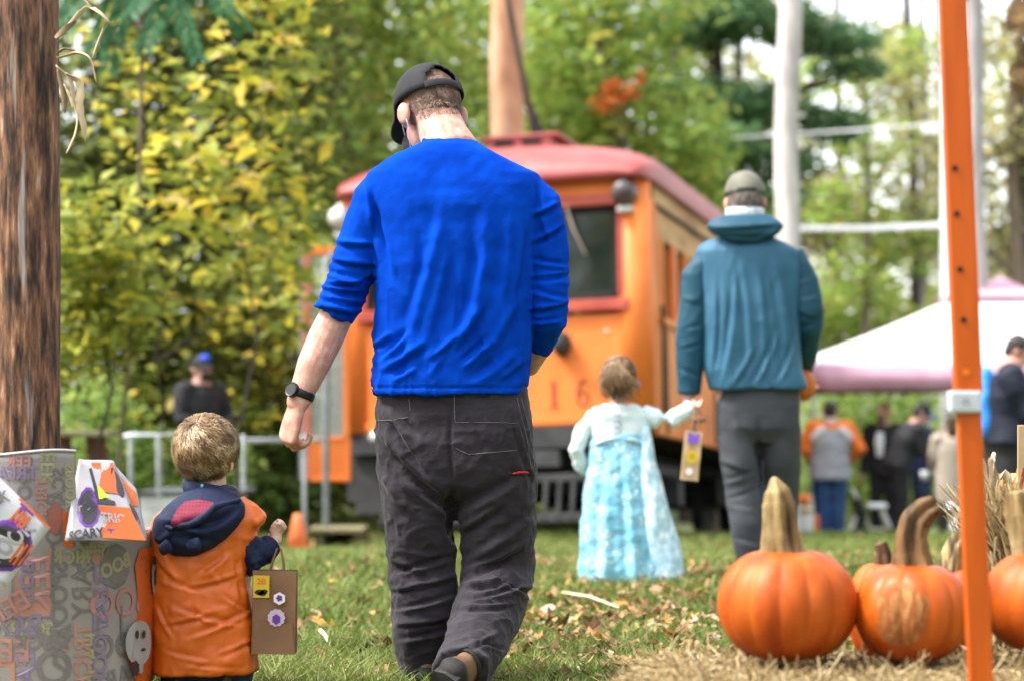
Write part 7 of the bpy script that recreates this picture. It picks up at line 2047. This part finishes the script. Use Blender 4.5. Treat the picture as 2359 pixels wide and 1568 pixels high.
# ------------------------------------------------------------------ canopy tent
def tent():
    Xl, Xr, Yf, Yb = 3.42, 8.75, 24.9, 29.6
    cx, cy = (Xl + Xr) / 2 + .05, (Yf + Yb) / 2
    zt = P(0, 838, Yf).z; zb = P(0, 899, Yf).z
    t = thing('canopy_tent', 'white canopy tent with a pink valance and pink peaked cap over the visitors', 'tent', G(cx, cy))
    wm = mat('tent_white', (.78, .76, .76), (.82, .80, .80), rough=.7, scale=2)
    pm = mat('tent_pink', (.50, .27, .36), (.58, .34, .43), rough=.7, scale=2.5)
    zc = P(0, 694, cy).z; za = P(0, 636, cy).z; h = .62
    cor = [(Xl, Yf), (Xr, Yf), (Xr, Yb), (Xl, Yb)]; cap = [(cx - h, cy - h), (cx + h, cy - h), (cx + h, cy + h), (cx - h, cy + h)]
    for i in range(4):
        a, b_ = cor[i], cor[(i + 1) % 4]; c, d = cap[(i + 1) % 4], cap[i]
        N = 10; V, Fs = [], []
        for j in range(N + 1):
            v = j / N
            for k in range(N + 1):
                u = k / N
                p = Vector((*a, zt)).lerp(Vector((*b_, zt)), u).lerp(Vector((*d, zc)).lerp(Vector((*c, zc)), u), v)
                p.z -= .10 * math.sin(math.pi * v) * (.55 + .45 * math.sin(math.pi * u))
                V.append(p)
        for j in range(N):
            for k in range(N): Fs.append((j * (N + 1) + k, j * (N + 1) + k + 1, (j + 1) * (N + 1) + k + 1, (j + 1) * (N + 1) + k))
        put('roof_panel', (V, Fs), wm, t, True)
        V, Fs = [], []
        N = 24
        o = Vector(((b_[1] - a[1]), -(b_[0] - a[0]), 0)).normalized()
        for k in range(N + 1):
            u = k / N
            p = Vector((*a, zt)).lerp(Vector((*b_, zt)), u)
            V += [p + o * .005, p + o * (.03 + .012 * math.sin(k * 1.3)) - Vector((0, 0, (zt - zb) + .008 * math.sin(k * .9)))]
        for k in range(N): Fs.append((2 * k, 2 * k + 1, 2 * k + 3, 2 * k + 2))
        ob = put('valance', (V, Fs), pm, t, True); so = ob.modifiers.new('thick', 'SOLIDIFY'); so.thickness = .004
        c2, d2 = Vector((*c, zc + .02)) , Vector((*d, zc + .02)); ctr = Vector((cx, cy, zc))
        c3, d3 = ctr + (c2 - ctr) * 1.18, ctr + (d2 - ctr) * 1.18
        put('cap_panel', ([c3, d3, ctr + (d2 - ctr) * .4 + Vector((0, 0, (za - zc) * .45)), ctr + (c2 - ctr) * .4 + Vector((0, 0, (za - zc) * .45)), Vector((cx, cy, za))], [(1, 0, 3, 2), (2, 3, 4)]), pm, t)
    for (x, y) in cor:
        g = G(x, y)
        put('leg', box((x + (.03 if x == Xl else -.03), y + (.03 if y == Yf else -.03), (g.z + zt) / 2), (.035, .035, zt - g.z), None, .004), galv, t)
    for i in range(4):
        a, b_ = Vector((*cor[i], zb - .02)), Vector((*cor[(i + 1) % 4], zb - .02))
        o = (Vector((cx, cy, 0)) - Vector(((a.x + b_.x) / 2, (a.y + b_.y) / 2, 0))).normalized() * .06
        put('brace', tube([a + o, (a + b_) / 2 + o + Vector((0, 0, .05)), b_ + o], [.014] * 3, n=6), dark_wood, t, True)
tent()

# ------------------------------------------------------------------ posts and pale wires among the trees
wire_m = mat('pale_wire', (.70, .70, .72), (.78, .78, .80), rough=.6)
def wire(label, pts, Y, r):
    q = [P(x, y, Y + dy) for x, y, dy in pts]
    tag(put('wire', tube(q, [r] * len(q), n=8), wire_m, None, True, origin=q[0]), label, 'wire')
Yw = 30.0
wire('pale cable crossing just above the teal jacketed man\'s shoulder to the white post', [(1838, 527, 0), (2000, 526, 0), (2176, 519, 0)], Yw, .034)
wire('upper thin pale cable sloping up towards the orange strap post', [(1630, 322, 1), (1760, 313, .6), (1950, 302, .3), (2184, 284, 0)], Yw, .016)
pw = thing('white_post', 'broad white post behind the orange strap post, carrying the pale cables', 'post', gbase(2184, Yw))
put('shaft', tube([gbase(2184, Yw), P(2184, 430, Yw), P(2184, 200, Yw)], [.11, .10, .09], n=16), white_cloth, pw, True)
put('crossarm', box(P(2184, 300, Yw - .14), (.7, .08, .1), None, .01), white_cloth, pw)

# ------------------------------------------------------------------ small belongings on the grass
def tote():
    Y = 23.0
    p, q = P(1836, 1166, Y), P(1884, 1246, Y)
    b = G((p.x + q.x) / 2, Y)
    t = thing('tote_bag', 'bright white tote bag with an orange and yellow side on the grass', 'bag', b)
    w, h = q.x - p.x, p.z - b.z
    put('bag_body', box(b + Vector((-.02, 0, h / 2)), (w * .72, .16, h), None, .03), white_cloth, t, True)
    put('side_panel', box(b + Vector((w * .42, .01, h * .38)), (.045, .15, h * .76), None, .015), orange_cloth, t, True)
    put('yellow_trim', join(box(b + Vector((w * .36, -.085, h * .20)), (.05, .012, h * .34), None, .004), box(b + Vector((-.02, -.083, h * .88)), (w * .6, .010, .05), None, .003)), st_yellow, t)
    put('strap', tube([b + Vector((-.09, 0, h)), b + Vector((-.07, 0, h + .13)), b + Vector((.03, 0, h + .13)), b + Vector((.05, 0, h))], [.010] * 4, n=6), white_cloth, t, True)
    t = thing('treat_pail', 'round orange pumpkin pail hanging by the jeans of the grey shirted woman', 'pail', P(1852, 1168, 22.8))
    c = P(1852, 1150, 22.8)
    put('pail_body', ell(c, (Vector((.075, 0, 0)), Vector((0, .075, 0)), Vector((0, 0, .068))), 24, 14), orange_cloth, t, True)
    put('handle', tube([c + Vector((-.06, 0, .05)), c + Vector((-.04, 0, .13)), c + Vector((.04, 0, .13)), c + Vector((.06, 0, .05))], [.007] * 4, n=6), black_plastic, t, True)
    Y = 23.6
    b = G(P(1972, 0, Y).x, Y); h = P(0, 1192, Y).z - b.z
    t = thing('bottle', 'white squeeze bottle standing on the grass right of the jeans', 'bottle', b)
    put('bottle_body', tube([b + Vector((0, 0, .01)), b + Vector((0, 0, h * .62)), b + Vector((0, 0, h * .78))], [.075, .075, .045], n=18), white_cloth, t, True)
    put('lid', tube([b + Vector((0, 0, h * .80)), b + Vector((0, 0, h))], [.045, .032], n=14), silver, t, True)
def stroller():
    Y = 23.5
    b = G(P(2010, 0, Y).x, Y)
    t = thing('stroller', 'folded dark stroller with silver bars and a white tray beside the people in black', 'stroller', b)
    X = lambda px, py, d=0: P(px, py, Y + d)
    put('frame', join(tube([X(1964, 1125), X(1985, 1168), X(2002, 1215)], [.016] * 3, n=8), tube([X(2030, 1165), X(2034, 1185), X(2052, 1222)], [.03, .034, .03], n=8), tube([X(2002, 1215), X(2052, 1222)], [.014] * 2, n=6)), silver, t, True)
    put('seat', tube([X(1975, 1150, .1), X(1985, 1195, .1), X(1970, 1225, .1)], [(.05, .14), (.06, .15), (.05, .14)], n=12), black_cloth, t, True)
    put('tray', box(X(2020, 1164), (.20, .2, .055), None, .02), white_cloth, t, True)
    for (px, d) in ((1975, -.15), (1990, .2), (2050, -.1), (2054, .2)):
        c = X(px, 0, d); c.z = float(gz(c.x, c.y)) + .075
        wv = thing('wheel', None, None, (0, 0, 0)); wv.parent = t
        put('tyre', tube([c + Vector((-.018, 0, 0)), c + Vector((.018, 0, 0))], [.075, .075], side=(0, 1, 0), n=18), rubber_black, wv, True)
        put('hub', tube([c + Vector((-.024, 0, 0)), c + Vector((.024, 0, 0))], [.03, .03], side=(0, 1, 0), n=12), silver, wv, True)
    t = thing('white_pack', 'small white bundle with a silver helmet low behind the strap post', 'bundle', G(P(2208, 0, 22.6).x, 22.6))
    Y = 22.6
    put('cloth_bundle', tube([P(2215, 1235, Y), P(2210, 1205, Y), P(2216, 1175, Y)], [.11, .10, .06], n=14), white_cloth, t, True)
    put('helmet', ell(P(2192, 1168, Y), (Vector((.07, 0, 0)), Vector((0, .08, 0)), Vector((0, 0, .055)))), mat('chrome', (.6, .6, .62), (.75, .75, .78), rough=.15, metal=.9), t, True)
    t = thing('paper_cups', 'pair of white paper cups held out by the person in black', 'cup', P(2140, 1100, 23.8)); t.name = 'paper_cup'
    for (px, py) in ((2130, 1094), (2164, 1096)):
        c = P(px, py, 23.75)
        put('cup', tube([c - Vector((0, 0, .05)), c + Vector((0, 0, .05))], [.034, .046], n=14, round_cap=False), white_cloth, t, True)
tote(); stroller()

# ------------------------------------------------------------------ the wood goes on round the clearing (behind and beside the camera)
def clearing():
    r = random.Random(77)
    bl = []
    for k in range(44):
        a = math.radians(112 + 316 * k / 43 - 0)           # leaves the view ahead open
        a = math.radians(40 + 280 * k / 43)
        d = r.uniform(17, 24)
        x, y = d * math.sin(a), 4 + d * math.cos(a)
        bl.append(((x, y, r.uniform(1.5, 5)), (2.4, 2.4, r.uniform(2.0, 3.4))))
        bl.append(((x * 1.1, y * 1.1, r.uniform(5, 9.5)), (2.4, 2.4, 2.6)))
    V, Fq, t = leaf_cloud(bl, 40000, .5, (.0, .7), 123, clump=.3)
    me = fast_mesh('woodland', V, Fq); tinted(me, t)
    tag(link('woodland', me, olive_m), 'wood standing round the clearing outside the picture', None, None, 'stuff')
clearing()
